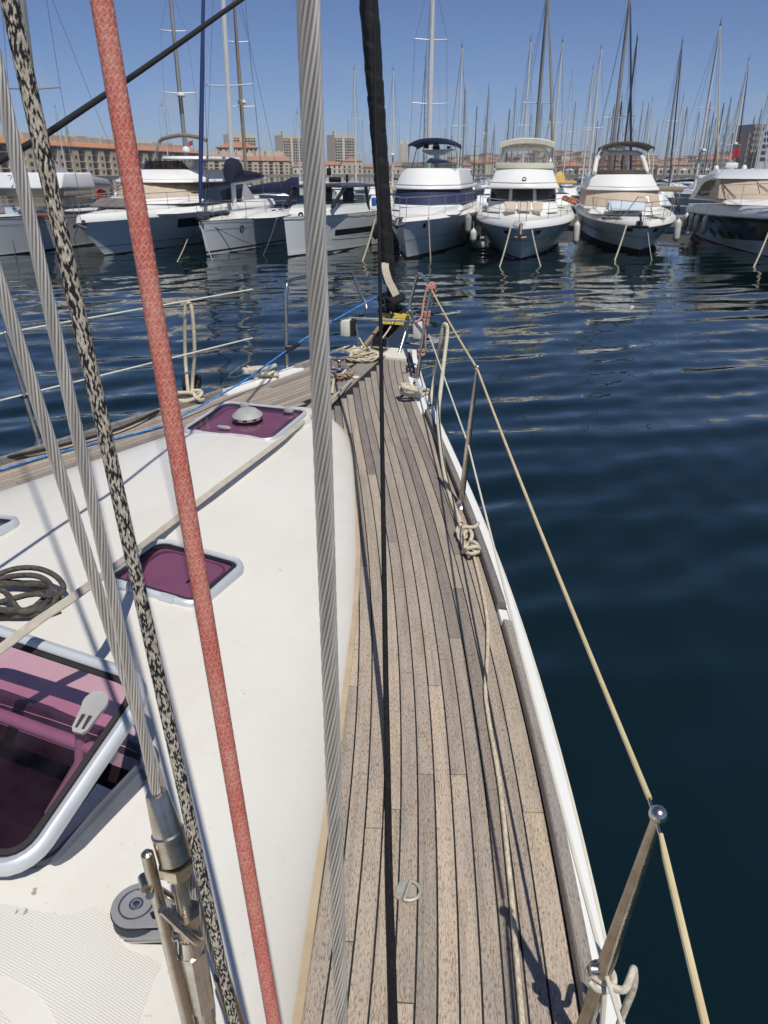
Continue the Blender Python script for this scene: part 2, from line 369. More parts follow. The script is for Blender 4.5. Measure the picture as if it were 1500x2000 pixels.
# --- hull below the deck edge
A_ = np.concatenate([[.12, .2, .3], np.arange(.45, 9.01, .25)])
rows = []
for side in (1, -1):
    R = []
    for a in A_:
        z0 = deck_a(a); h = hb(a)
        R.append([W(a, side*(h+.036), z0+.02), W(a, side*(h+.072), z0+.016), W(a, side*(h+.078), z0-.012), W(a, side*(h+.070), z0-.03), W(a, side*(h+.066), z0-.2), W(a+.25*max(0, 1-a), side*max(.02, h*.93), .7), W(a+.5*max(0, 1-a), side*max(.01, h*.8), -.2)])
    rows.append(R)
g = MB()
for side, R in zip((1, -1), rows):
    g.rings(R if side == 1 else [r[::-1] for r in R], closed=False, caps=False)
g.add([p for R in rows for p in R[0]], [(0, 1, 8, 7), (1, 2, 9, 8), (2, 3, 10, 9), (3, 4, 11, 10), (4, 5, 12, 11), (5, 6, 13, 12)], False)
g.add([p for R in rows for p in R[-1]], [(7, 8, 1, 0), (8, 9, 2, 1), (9, 10, 3, 2), (10, 11, 4, 3), (11, 12, 5, 4), (12, 13, 6, 5)], False)
part('hull', g, WHITEGEL, YACHT)
# --- deck: caulking bed with every plank laid on it
g = MB(); R = []
for a in A_:
    h = hb(a)+.01; R.append([W(a, h*u, deck_a(a)-.0035) for u in np.linspace(-1, 1, 13)])
g.rings(R, closed=False, caps=False)
DECK = part('deck', g, RUBBER, YACHT)
PW, GAP = .0445, .0045
sA = np.arange(.3, 6.3, .06); E = np.array([(a, hb(a)-.004) for a in sA]); TG = np.gradient(E, axis=0); TG /= np.linalg.norm(TG, axis=1)[:, None]
NI = np.stack([TG[:, 1], -TG[:, 0]], 1); NI[NI[:, 1] > 0] *= -1
S_ = np.r_[0, np.cumsum(np.linalg.norm(np.diff(E, axis=0), axis=1))]
def offset(d): return E+NI*d
def plank(side, d0, d1, i0, i1, m=TEAK, trim=0.0, up=0.0):
    o_, n_ = offset(d0), offset(d1); idx = list(range(i0, i1+1)); V = []; uv = []
    for kk, i in enumerate(idx):
        for (a, t), wv in ((o_[i], 0), (n_[i], d1-d0)):
            if kk == 0: a += trim
            if kk == len(idx)-1: a -= trim
            for dz_ in (0.0, -.006): V.append(W(a, side*t, deck_a(a)+dz_+up)); uv.append((S_[i], wv))
    F = []
    for q in range(len(idx)-1):
        b, c = 4*q, 4*(q+1); F += [(b, b+2, c+2, c), (b, c, c+1, b+1), (b+2, b+3, c+3, c+2)]
    F += [(0, 1, 3, 2), (4*(len(idx)-1), 4*(len(idx)-1)+2, 4*(len(idx)-1)+3, 4*(len(idx)-1)+1)]
    if side == 1: F = [f[::-1] for f in F]
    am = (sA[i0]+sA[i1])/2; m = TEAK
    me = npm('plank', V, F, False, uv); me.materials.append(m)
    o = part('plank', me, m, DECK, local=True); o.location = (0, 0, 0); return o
ORG['deck'] = Vector((0, 0, 0))
for side in (1, -1):
    rr = random.Random(3 if side == 1 else 5)
    # covering board beside the toe rail
    i = 0
    while i < len(sA)-2:
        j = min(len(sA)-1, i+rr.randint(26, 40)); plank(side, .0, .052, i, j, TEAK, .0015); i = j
    for k in range(46):
        d0 = .052+GAP+k*PW; d1 = d0+PW-GAP; on, dn = offset(d0), offset(d1)
        ok = [i for i in range(len(sA)) if dn[i][1] > .075 and dn[i][0] > .33]
        if not ok: break
        i = ok[0]; first = True
        while i < ok[-1]:
            j = min(ok[-1], i+(rr.randint(6, 26) if first else rr.randint(22, 38))); first = False
            if ok[-1]-j < 5: j = ok[-1]
            mid = (i+j)//2
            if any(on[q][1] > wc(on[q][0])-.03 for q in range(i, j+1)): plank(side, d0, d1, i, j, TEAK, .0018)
            i = j
# king plank on the centreline of the foredeck
for a0, a1 in ((.34, .98), (.984, 1.66)):
    V = [W(a, t, deck_a(a)+z) for a in (a0, a1) for t in (-.068, .068) for z in (0, -.006)]
    me = npm('plank', V, [(0, 2, 6, 4), (0, 4, 5, 1), (2, 3, 7, 6), (0, 1, 3, 2), (4, 6, 7, 5)][:], False, [(a, t) for a in (a0, a1) for t in (0, .13) for z in (0, 1)])
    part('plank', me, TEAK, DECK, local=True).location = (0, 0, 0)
# --- coachroof with the opening of the big hatch
HA0, HA1, HT0, HT1 = 4.50, 4.90, .42, .955
ga = np.unique(np.round(np.concatenate([[1.5, 1.51, 1.52, 1.535, 1.56, 1.6, 1.65], np.arange(1.7, 6.6, .05), [HA0+.03, HA1-.03]]), 4))
us = np.concatenate([np.linspace(0, .8, 17), np.array([.84, .88, .91, .94, .96, .975, .987, .995, .999, 1.0])]); us = np.concatenate([-us[::-1][:-1], us])
def grid_cut(ga, us):
    V, F, idx = [], [], {}
    for i, a in enumerate(ga):
        for j, u in enumerate(us):
            t = u*max(wc(a), .002); idx[i, j] = len(V)
            z = roof_at(a, t) if abs(u) < 1 else deck_a(a)-.004
            V.append(W(a, t, z))
    for i in range(len(ga)-1):
        for j in range(len(us)-1):
            am = (ga[i]+ga[i+1])/2; tm = (us[j]+us[j+1])/2*wc(am)
            if HA0+.025 < am < HA1-.025 and HT0+.04 < tm < HT1-.04: continue
            F.append((idx[i, j], idx[i+1, j], idx[i+1, j+1], idx[i, j+1]))
    return V, F
V, F = grid_cut(ga, us)
ROOF = part('coachroof', npm('coachroof', V, F, True), GEL, YACHT); ORG['coachroof'] = Vector((0, 0, 0))
# thin sealant / margin strip that edges the coachroof
for side in (1, -1):
    aa = [1.53, 1.56, 1.6, 1.66, 1.74, 1.84]+list(np.arange(1.95, 6.3, .15)); g = MB()
    ri = []
    for a in aa:
        da = .02; n_ = Vector((-(wc(a+da)-wc(a-da)), 2*da)).normalized() if a > 1.6 else Vector((-1, .35)).normalized()
        ri.append([W(a+n_.x*q, side*(wc(a)+n_.y*q), deck_a(a)+z) for q, z in ((-.012, .010), (.004, .006), (.016, .004), (.017, -.003))])
    g.rings(ri if side == -1 else [r[::-1] for r in ri], closed=False, caps=False)
    part('margin_strip', g, mat('margin_strip_wood', (.50, .40, .27), (.40, .31, .2), 9, .7), ROOF).location = (0, 0, 0)
def rp_early(a, t): return W(a, t, roof_at(a, t)-.0008)
# nonskid panels moulded on the roof (woven pattern), outlined from the place
def nonskid(poly_px, up=.0012):
    poly_px = [(v.x, v.y) for v in smooth_path([(x, y, 0) for x, y in poly_px], 5, True)]
    P2 = [bt(*roofpt(x, y)[:2]) for x, y in poly_px]; bm = bmesh.new()
    vs_ = [bm.verts.new((a, t, 0)) for a, t in P2]; f = bm.faces.new(vs_); bmesh.ops.triangulate(bm, faces=[f])
    for _ in range(4): bmesh.ops.subdivide_edges(bm, edges=[e_ for e_ in bm.edges if e_.calc_length() > .045], cuts=1, use_grid_fill=True)
    bm.verts.index_update(); V = [W(v.co.x, v.co.y, roof_at(v.co.x, v.co.y)+up) for v in bm.verts]; F = [[v.index for v in q.verts] for q in bm.faces]; UV = [(v.co.x, v.co.y) for v in bm.verts]; bm.free()
    me = npm('nonskid_panel', V, F, True, UV)
    if me.polygons[0].normal.z < 0: me.flip_normals()
    part('nonskid_panel', me, NONSKID, ROOF).location = (0, 0, 0)
m, N = base_mat('woven_nonskid'); NONSKID = m
uv = N.new('TexCoord').outputs['UV']
wv1 = N.new('TexWave', wave_type='BANDS', bands_direction='X'); wv1.inputs['Scale'].default_value = 70; N.l(uv, wv1.inputs['Vector'])
wv2 = N.new('TexWave', wave_type='BANDS', bands_direction='Y'); wv2.inputs['Scale'].default_value = 70; N.l(uv, wv2.inputs['Vector'])
hgt = N.math('MULTIPLY', wv1.outputs['Fac'], wv2.outputs['Fac'])
dirt = N.noise(uv, 7, 5)
N.l(N.mix(N.ramp(hgt, [(0.0, (.26,)*3), (.30, (0,)*3)]), N.mix(dirt, (.80, .78, .72), (.70, .67, .60)), (.50, .47, .41)), N.b.inputs['Base Color']); N.b.inputs['Roughness'].default_value = .6
N.bump(hgt, .7, .0012)
nonskid([(-40, 1768), (120, 1788), (190, 1770), (222, 1800), (245, 1850), (312, 1880), (300, 1915), (270, 2000), (240, 2080), (160, 2080), (80, 1950), (0, 1905), (-60, 1890)])
nonskid([(-60, 1950), (10, 1985), (70, 2090), (-60, 2090)])
g = MB()
for px, py in ((545, 1112), (470, 1352)):
    q = roofpt(px, py); g = MB(); g.lathe(q, (0, 0, 1), [(.011, -.002), (.011, .0008), (.009, .0012), (0, .0012)], 14); part('filled_plug', g, mat('filler_offwhite', (.74, .72, .66), None, 30, .5), ROOF).location = (0, 0, 0)
# small moulded drain dimples near the big hatch
g = MB()
for px, py, r in ((68, 1737, .0035), (66, 1744, .0045), (29, 1781, .006), (45, 1781, .008)):
    p = roofpt(px, py); g.lathe(p, (0, 0, 1), [(r, -.001), (r, .0006), (0, .0008)], 10)
part('drain_dimple', g, mat('dimple_grey', (.42, .41, .37), None, 50, .6), ROOF).location = (0, 0, 0)
# --- open hatch: well, base frame and tilted lid
def rrect(u0, u1, v0, v1, r, n=6):
    P = []
    for cx, cy, s in ((u1-r, v1-r, 0), (u0+r, v1-r, 1), (u0+r, v0+r, 2), (u1-r, v0+r, 3)):
        for q in range(n+1):
            an = math.pi/2*(s+q/n); P.append((cx+r*math.cos(an), cy+r*math.sin(an)))
    return P
def ring_frame(g, path, prof):
    """sweep a closed profile (offset inward, height) round a closed outline given as (point, inward, up) triples"""
    R = [[p+i*o+u*h for o, h in prof] for p, i, u in path]; R.append(R[0]); g.rings(R, closed=True, caps=False); return g
def hatch(corners, rad, lens_z, tube, label, lens=True, base=True):
    """corners: FL, FR, AR, AL world points; returns the part with frame, lens"""
    FL, FR, AR, AL = [Vector(c) for c in corners]; U = (FR-FL); Lu = U.length; Vv = (FL-AL); Lv = Vv.length; U.normalize(); n = U.cross(Vv).normalized(); Vv = n.cross(U)
    o0 = (FL+FR+AR+AL)/4; out_ = rrect(-Lu/2, Lu/2, -Lv/2, Lv/2, rad); P = []
    for k, (x, y) in enumerate(out_):
        a_, b_ = Vector(out_[k-1]), Vector(out_[(k+1) % len(out_)]); tn = (b_-a_).normalized(); inn = Vector((-tn.y, tn.x))
        P.append((o0+U*x+Vv*y, (U*inn.x+Vv*inn.y), n))
    g = MB(); w2 = tube
    ring_frame(g, P, [(0, 0), (0, lens_z*.55), (w2*.18, lens_z*.95), (w2*.5, lens_z*1.12), (w2*.85, lens_z*.98), (w2, lens_z*.72), (w2, 0)])
    H = part('hatch', g, ALU, YACHT, label); ORG[H.name] = Vector((0, 0, 0))
    g = MB(); ring_frame(g, P, [(w2, lens_z*.72), (w2*1.5, lens_z*.80), (w2*1.5, lens_z*.6)])
    part('seal', g, RUBBER, H).location = (0, 0, 0)
    pin = [p+i*(w2*1.02)+n*(lens_z*.74) for p, i, u in P]; g = MB(); g.add(pin, [tuple(range(len(pin)))]); me = g.mesh('lens')
    part('lens', me, PURPLE2 if 'tilted' in label else PURPLE, H).location = (0, 0, 0)
    return H, o0, U, Vv, n, Lu, Lv, lens_z
def rp(a, t, up=0.0): return W(a, t, roof_at(a, t)+up)
# 1 big hatch
base_c = [rp(HA0, HT0, .002), rp(HA0, HT1, .002), rp(HA1, HT1, .002), rp(HA1, HT0, .002)]
hinge_z = .045; dl = .165
fl, fr, ar, al = rp(HA0-.005, HT0, hinge_z+dl), rp(HA0-.005, HT1+.01, hinge_z+dl), rp(HA1+.035, HT1+.0, .04), rp(HA1+.035, HT0, .04)
Hb, o0, U, Vv, n, Lu, Lv, lz = hatch([fl, fr, ar, al], .085, .022, .029, 'tilted open lid with purple pane and grey lever')
# base frame + well
FLb = base_c; c0 = sum(FLb, Vector())/4
Ub = (FLb[1]-FLb[0]).normalized(); Lub = (FLb[1]-FLb[0]).length; Lvb = (FLb[0]-FLb[3]).length; nb = Ub.cross((FLb[0]-FLb[3]).normalized()).normalized(); Vb = nb.cross(Ub)
ob = rrect(-Lub/2, Lub/2, -Lvb/2, Lvb/2, .07); Pb = []
for k, (x, y) in enumerate(ob):
    a_, b_ = Vector(ob[k-1]), Vector(ob[(k+1) % len(ob)]); tn = (b_-a_).normalized(); inn = Vector((-tn.y, tn.x)); Pb.append((c0+Ub*x+Vb*y, Ub*inn.x+Vb*inn.y, nb))
g = MB(); ring_frame(g, Pb, [(-.012, -.004), (-.011, .007), (.002, .010), (.012, .011), (.016, .024), (.024, .024), (.028, .012), (.028, -.03)]); part('base_frame', g, DARKALU, Hb).location = (0, 0, 0)
g = MB(); ring_frame(g, Pb, [(.027, .0), (.027, -.055), (.03, -.06)]); part('upstand', g, mat('well_liner', (.78, .76, .72), None, 6, .5), Hb).location = (0, 0, 0)
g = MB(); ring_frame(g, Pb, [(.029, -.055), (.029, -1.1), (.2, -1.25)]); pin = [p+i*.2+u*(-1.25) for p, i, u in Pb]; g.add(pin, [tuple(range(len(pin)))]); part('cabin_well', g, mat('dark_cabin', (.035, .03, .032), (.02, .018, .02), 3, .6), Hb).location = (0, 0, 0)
g = MB()
for q0, q1 in ((-.12, -.2), (.02, .06), (-.05, -.02)):
    b_ = c0+Ub*q0-nb*.55+Vb*.02; g.add([b_, b_+Ub*.05, c0+Ub*(q1+.12)-nb*.75-Vb*.22, c0+Ub*q1-nb*.75-Vb*.22], [(0, 1, 2, 3), (3, 2, 1, 0)])
part('red_cloth', g, mat('dark_red_cloth', (.42, .09, .05), (.3, .06, .04), 8, .9), Hb, 'folded red cloth hanging inside the opening').location = (0, 0, 0)
# inner bar and lever with its handle
on_lid = lambda x, y, h: o0+U*x+Vv*y+n*h
g = MB(); g.tube([on_lid(-Lu*.48, Lv*.12, -.035), on_lid(Lu*.47, Lv*.12, -.035)], .014, 10); part('inner_bar', g, mat('inner_bar_grey', (.5, .46, .48), None, 9, .5), Hb).location = (0, 0, 0)
def lever(H, o_, U_, V_, n_, x, y, ang, s=1.0, zz=.02):
    P0 = o_+U_*x+V_*y+n_*zz; g = MB(); dx = U_*math.cos(ang)+V_*math.sin(ang); dy = n_.cross(dx)
    out1 = []
    for q in range(15):
        an = math.radians(60+q*240/14); out1.append(P0+dx*(.032*s*math.cos(an))*1.05+dy*(.032*s*math.sin(an)))
    for q, hw in ((.045, .024), (.075, .020), (.085, .012)): out1.append(P0+dx*q*s-dy*hw*s)
    for q, hw in ((.085, .012), (.075, .020), (.045, .024)): out1.append(P0+dx*q*s+dy*hw*s)
    g.prism(out1, n_*.010*s)
    part('lever', g, GREYPL, H).location = (0, 0, 0)
    g = MB()
    for sg in (-1, 1):
        c = P0+dx*(.054*s)+dy*(sg*.009*s)+n_*(.0105*s); g.prism([c+dx*-.017*s-dy*.005*s, c+dx*.02*s-dy*.003*s, c+dx*.02*s+dy*.003*s, c+dx*-.017*s+dy*.005*s], n_*.0012)
    part('slot', g, mat('slot_dark', (.05, .03, .045), None, 9, .6), H).location = (0, 0, 0)
lever(Hb, o0, U, Vv, n, Lu*.335, Lv*.265, math.radians(-84), .84, .022)
g = MB(); pA = on_lid(Lu*.31, Lv*.15, .008); g.tube([on_lid(Lu*.32, Lv*.16, .0), on_lid(Lu*.335, Lv*.06, -.06), on_lid(Lu*.31, -Lv*.16, -.10)], [.012, .011, .010], 10); part('stay_arm', g, GREYPL, Hb).location = (0, 0, 0)
# 2 middle hatch (starboard) and its port twin
def flat_hatch(a0, a1, t0, t1, rad, label, lz=.026, tb=.026, up=.0):
    return hatch([rp(a0, t0, up), rp(a0, t1, up), rp(a1, t1, up), rp(a1, t0, up)], rad, lz, tb, label)
def lower_seat(H, o_, U_, V_, n_, Lu_, Lv_, k=.72):
    oq = rrect(-Lu_/2*k, Lu_/2*k, -Lv_/2*k, Lv_/2*k, .05); g = MB(); P = []
    for kk, (x, y) in enumerate(oq):
        a_, b_ = Vector(oq[kk-1]), Vector(oq[(kk+1) % len(oq)]); tn = (b_-a_).normalized(); inn = Vector((-tn.y, tn.x)); P.append((o_+U_*x+V_*y, U_*inn.x+V_*inn.y, n_))
    ring_frame(g, P, [(0, -.002), (.0, .008), (.006, .009), (.007, -.002)]); part('inner_flange', g, mat('flange', (.45, .38, .42), None, 9, .6), H).location = (0, 0, 0)
def hinges(H, o_, U_, V_, n_, Lu_, Lv_, lz_, xs):
    for x in xs:
        g = MB(); c = o_+U_*x-V_*(Lv_/2-.012)+n_*(lz_*.6); R = []
        for q in range(2):
            cc = c+U_*((q-.5)*.05); R.append([cc+V_*(.017*math.cos(an))+n_*(.014*math.sin(an)) for an in np.linspace(0, 2*math.pi, 9)[:-1]])
        g.rings(R); part('hinge', g, ALU, H).location = (0, 0, 0)
Hm = flat_hatch(3.60, 3.94, .33, .695, .065, 'small closed hatch with purple pane'); hinges(Hm[0], *Hm[1:7], Hm[7], (-.09, .07)); lower_seat(Hm[0], *Hm[1:7])
g = MB(); q = Hm[1]+Hm[2]*.06+Hm[3]*.05; g.tube([q+Hm[4]*.016, q-Hm[3]*.02+Hm[4]*.004, q-Hm[3]*.09+Hm[4]*.002], .007, 8); part('stay_arm', g, BLACK, Hm[0]).location = (0, 0, 0)
Hp = flat_hatch(3.62, 3.96, -.60, -.235, .065, 'small hatch at the left edge of the photo'); hinges(Hp[0], *Hp[1:7], Hp[7], (-.09, .07))
HF = [W(a, t, deck_a(a)+.176) for a, t in ((1.955, -.335), (1.955, .20), (2.43, .20), (2.43, -.335))]
Hf = hatch(HF, .06, .024, .019, 'foredeck hatch with purple pane and grey dome vent'); hinges(Hf[0], *Hf[1:7], Hf[7], (-.17, .08)); lower_seat(Hf[0], *Hf[1:7], .8)
H, o_, U_, V_, n_, Lu_, Lv_, lz_ = Hf
g = MB(); ou = rrect(-Lu_/2-.012, Lu_/2+.012, -Lv_/2-.012, Lv_/2+.012, .07); g.rings([[o_+U_*(x*k)+V_*(y*k)+n_*z for x, y in ou] for k, z in ((1.06, -.10), (1.03, -.012), (1.0, -.001), (.9, -.001))], smooth=True); part('hatch_plinth', g, GEL, H).location = (0, 0, 0)
g = MB(); c = o_-U_*.0+V_*.015+n_*.022
g.lathe(c, n_, [(.072, 0), (.082, .006), (.083, .02), (.078, .026), (.066, .036), (.05, .05), (.028, .055), (0, .056)], 28); DV = part('dome_vent', g, GREYPL, H); DV.location = (0, 0, 0)
g = MB()
for k in range(10):
    an = k*math.pi/5; dr = U_*math.cos(an)+V_*math.sin(an); tg = n_.cross(dr); q = c+dr*.074+n_*.012
    g.prism([q-tg*.011+dr*.008-n_*.001, q+tg*.011+dr*.008-n_*.001, q+tg*.011+dr*.0095+n_*.008, q-tg*.011+dr*.0095+n_*.008], dr*.0012)
part('vent_slots', g, BLACK, H).location = (0, 0, 0)
for x, y in ((-.1, .17), (.17, .17)):
    g = MB(); q = o_+U_*x+V_*y+n_*.024; R = [[q+U_*(.03*s*math.cos(an))+V_*(.017*s*math.sin(an))+n_*hh for an in np.linspace(0, 2*math.pi, 13)[:-1]] for s, hh in ((1, 0), (1, .018), (.8, .024))]
    g.rings(R); part('latch_knob', g, GREYPL, H).location = (0, 0, 0)
g = MB(); q = o_-U_*.05-V_*.155+n_*.026; R = [[q+U_*(.04*s*math.cos(an))+V_*(.012*s*math.sin(an))+n_*hh for an in np.linspace(0, 2*math.pi, 13)[:-1]] for s, hh in ((1, 0), (1, .007), (.9, .01))]; g.rings(R); part('pull_tab', g, GREYPL, H).location = (0, 0, 0)
# --- toe rails in their lengths, white pads in the gaps
def rail(side, a0, a1):
    aa = np.arange(a0, a1+.001, .12); aa = np.append(aa, a1) if aa[-1] < a1-.01 else aa; R = []; UV = []
    for a in aa:
        h = hb(a); z = deck_a(a); R.append([W(a, side*(h+o), z+q) for o, q in ((.0, -.004), (.002, .034), (.006, .039), (.028, .039), (.034, .034), (.036, -.004))])
    g = MB(); g.rings(R if side == 1 else [r[::-1] for r in R]); me = g.mesh('toe_rail'); lay = me.uv_layers.new(name='UVMap'); co = np.empty(len(me.vertices)*3, dtype=np.float32); me.vertices.foreach_get('co', co); co = co.reshape(-1, 3)
    vi = np.empty(len(me.loops), dtype=np.int32); me.loops.foreach_get('vertex_index', vi); sc_ = np.stack([co[:, 1]*CH+co[:, 0]*SH, co[:, 2]*.7+co[:, 0]*.7], 1)[vi]; lay.data.foreach_set('uv', sc_.astype(np.float32).ravel())
    me.polygons.foreach_set('use_smooth', np.zeros(len(me.polygons), dtype=bool)); part('toe_rail', me, TEAKG, YACHT)
for side in (1, -1):
    for a0, a1 in ((.26, .74), (1.36, 3.265), (3.37, 6.2)): rail(side, a0, a1)
    for a0, a1 in ((.72, 1.35), (3.275, 3.36)):
        g = MB(); R = []
        for a in np.linspace(a0, a1, 6):
            h = hb(a); z = deck_a(a); k = -.03 if a0 < 1 else .0; R.append([W(a, side*(h+o), z+q) for o, q in ((k, -.004), (k+.005, .012), (.07, .016), (.07, -.004))])
        g.rings(R if side == 1 else [r[::-1] for r in R]); part('cleat_pad' if a0 < 1 else 'scupper', g, WHITEGEL, YACHT)
    # thin moulded bead outside
    g = MB(); g.tube([W(a, side*(hb(a)+.081), deck_a(a)-.004) for a in np.arange(.3, 6.3, .15)], .0055, 6); part('rubbing_bead', g, PVCW, YACHT)
# --- bow fitting
g = MB(); R = [[W(a, t, deck_a(a)+z) for t, z in ((-hw, -.004), (-hw, .014), (hw, .014), (hw, -.004))] for a, hw in ((.12, .215), (.3, .27), (.34, .27))]; g.rings(R); part('bow_pad', g, GEL, YACHT)
g = MB()
for s in (-1, 1):
    g.prism([W(.2, s*.06, 1.70), W(-.35, s*.06, 1.68), W(-.42, s*.06, 1.78), W(-.3, s*.06, 1.86), W(.16, s*.06, 1.78)], W(0, s*.008, 0)-W(0, 0, 0))
g.prism([W(.24, -.06, 1.70), W(-.3, -.06, 1.69), W(-.3, .06, 1.69), W(.24, .06, 1.70)], (0, 0, .006)); part('bow_roller', g, STEEL, YACHT)
g = MB(); g.lathe(W(-.3, -.055, 1.735), (W(0, 1, 0)-W(0, 0, 0)), [(.03, 0), (.018, .055), (.03, .11)], 16); part('roller_wheel', g, BLACK, YACHT)
# anchor: galvanised shank with yellow-marked flukes stowed in the roller
GALV = mat('rusty_galvanised', (.42, .36, .27), (.35, .2, .1), 16, .6, .5)
g = MB(); g.tube([W(.18, -.12, 1.72), W(-.02, -.1, 1.79), W(-.3, -.085, 1.88), W(-.38, -.08, 1.9)], [.02, .018, .016, .016], 8); part('anchor', g, GALV, YACHT, 'rusty anchor shank lying in the bow roller')
YEL = mat('yellow_paint', (.62, .45, .07), (.5, .36, .06), 9, .5)
for t0 in (-.06, .03, .10):
    g = MB(); g.prism([W(-.02, t0, 1.86), W(-.02, t0+.085, 1.86), W(-.05, t0+.08, 1.93), W(-.05, t0+.01, 1.94)], W(-.03, 0, 0)-W(0, 0, 0)); part('yellow_tag', g, YEL, YACHT)
# --- stanchions, pulpit, lifelines
def stanchion(b, t, r0=.0135, r1=.0085, label=None, knob=.013, lug=None):
    b, t = Vector(b), Vector(t); ax = (t-b).normalized(); g = MB(); L_ = (t-b).length
    g.lathe(b, ax, [(r0, 0), (r0, L_*.45), (r0*.92, L_*.5), (r1*1.02, L_*.97), (r1, L_)], 16); S = part('stanchion', g, OLDSTEEL, YACHT, label); ORG[S.name] = Vector((0, 0, 0))
    g = MB(); g.lathe(b-Vector((0, 0, .004)), (0, 0, 1), [(.036, 0), (.036, .005), (.026, .012), (.018, .035), (.0165, .05)], 18); part('foot', g, STEEL, S).location = (0, 0, 0)
    g = MB(); k = knob; g.lathe(t-ax*k*.9, ax, [(k*math.sin(q), k*(1-math.cos(q))) for q in np.linspace(.25, math.pi, 14)], 20); part('knob', g, STEEL, S).location = (0, 0, 0)
    return S
stS = (onf(900, 990, lambda x, y: deck(x, y)), None); p_ = deckpt(900, 990); st1b = p_; st1t = atY(932, 718, p_.y-.02)
st0b = deckpt(1127, 2046); st0t = atz(1285, 1592, st0b.z+.66)
pst_b = deckpt(78, 872); pst_t = atY(10, 650, pst_b.y+.05)
stanchion(st1b, st1t, label='second stanchion, slender and leaning slightly outboard', knob=.011); stanchion(st0b, st0t, .0142, .0075, 'nearest stanchion with round steel ball top', .0132); stanchion(pst_b, pst_t, .0125, .009, 'stanchion on the far port side', .011)
pl_b = deckpt(560, 722); pl_t = atY(560, 548, pl_b.y); pr_b = deckpt(815, 745); pr_t = atY(842, 556, pr_b.y+.02)
bar_l, bar_r = atY(680, 621, 5.86), atY(806, 627, 5.80)
g = MB()
g.tube(smooth_path([pl_b, atY(559, 640, pl_b.y), atY(559, 570, pl_b.y), atY(566, 549, pl_b.y+.06), atY(600, 540, pl_b.y+.25), atY(650, 534, 5.85), atY(683, 532, 6.1), atY(691, 540, 6.14), atY(704, 572, 6.14), atY(714, 592, 6.12), atY(715, 607, 6.08), atY(707, 615, 6.0), bar_l], 5), .0125, 10)
g.tube(smooth_path([pr_b, atY(826, 660, pr_b.y), atY(840, 575, pr_b.y+.01), atY(842, 560, pr_b.y+.05), atY(834, 549, pr_b.y+.2), atY(823, 537, 5.55), atY(817, 535, 5.7), atY(814, 541, 5.72), atY(806, 572, 5.74), atY(800, 598, 5.74), atY(802, 612, 5.7), atY(812, 632, 5.4), atY(828, 652, pr_b.y+.02)], 5), .0125, 10)
g.tube([bar_l, bar_r], .0125, 10); g.tube([atY(693, 624, 5.86), deckpt(703, 683)], .0125, 10); g.tube([atY(798, 628, 5.80), deckpt(779, 692)], .0125, 10)
PUL = part('pulpit', g, STEEL, YACHT); ORG['pulpit'] = Vector((0, 0, 0))
LAMP = mat('lamp_housing_white', (.72, .74, .62), (.66, .68, .56), 9, .4)
for (x, y, Y) in ((677, 640, 5.84), (818, 645, 5.8)):
    c = atY(x, y, Y); g = MB(); g.box(c, (.075, .09, .125), -HD, .012, ); NL = part('nav_light', g, LAMP, PUL); NL.location = (0, 0, 0)
c = atY(690, 640, 5.84); g = MB(); g.box(c, (.04, .08, .12), -HD, .006); part('lamp_bracket', g, BLACK, PUL).location = (0, 0, 0)
def line(name, P, r, m, label=None, n=8): g = MB(); g.tube(P, r, n); return part(name, g, m, YACHT, label)
def sag(A, B, s, k=10): A, B = Vector(A), Vector(B); return [A.lerp(B, q/k)-Vector((0, 0, s*4*(q/k)*(1-q/k))) for q in range(k+1)]
gate = atY(843, 566, pr_b.y)
line('lifeline', sag(gate, st1t-Vector((0, 0, .004)), .01), .0048, PVC, 'upper lifeline from pulpit to second stanchion')
up0 = st1t.lerp(st0t, .985)-Vector((0, 0, .006))
line('lifeline', sag(st1t-Vector((0, 0, .004)), up0, .012, 16), .0045, PVC, 'yellowed upper lifeline between the two stanchions')
aft = atz(1380, 2010, st0t.z-.045); dr = (aft-st0t).normalized()
line('lifeline', [st0t+dr*.025-Vector((0, 0, .006)), st0t+dr*.06-Vector((0, 0, .008)), aft, aft+dr*1.2], [.0033, .005, .0051, .0051], PVC, 'yellowed upper lifeline running aft from the ball top')
line('wire_end', [up0-(up0-st1t).normalized()*.012, st0t+dr*.04-Vector((0, 0, .006))], .0026, STEEL)
m1 = st1b.lerp(st1t, .47); m0 = st0b.lerp(st0t, .40)
line('lifeline', [atY(838, 654, pr_b.y), m1], .0042, PVCW, 'lower lifeline from pulpit to second stanchion'); 
line('lifeline', sag(m1, m0, .01), .004, PVCW, 'lower lifeline between the two stanchions'); line('lifeline', [m0, m0+Vector((.05, -1.2, -.02))], .004, PVCW, 'lower lifeline running aft')
g = MB(); g.lathe(m0-Vector((.026, 0, 0)), (1, 0, 0), [(.0, 0), (.01, .002), (.01, .02), (.006, .03)], 10); part('lug', g, STEEL, YACHT)
pu = atY(493, 565, 5.05); pe = atY(553, 548, pl_b.y); pm = pst_b.lerp(pst_t, .47); pu2 = atY(493, 660, 5.05); pe2 = atY(555, 645, pl_b.y)
line('lifeline', [pst_t, pu], .0045, PVCW, 'upper lifeline on the far port side'); line('wire_end', [pu, pe, pl_t+Vector((0, 0, -.02))], .003, STEEL); line('lifeline', [pm, pu2], .0045, PVCW, 'lower lifeline on the far port side')
line('wire_end', [pu2, pe2, atY(615, 629, 5.75), atY(682, 621, 5.86)], .0035, STEEL)
for q, dq in ((pe, pe-pu), (pe2, pe2-pu2)):
    g = MB(); g.lathe(q-dq.normalized()*.06, dq, [(.004, 0), (.009, .01), (.009, .05), (.012, .06), (.004, .07)], 10); part('turnbuckle_end', g, STEEL, YACHT)
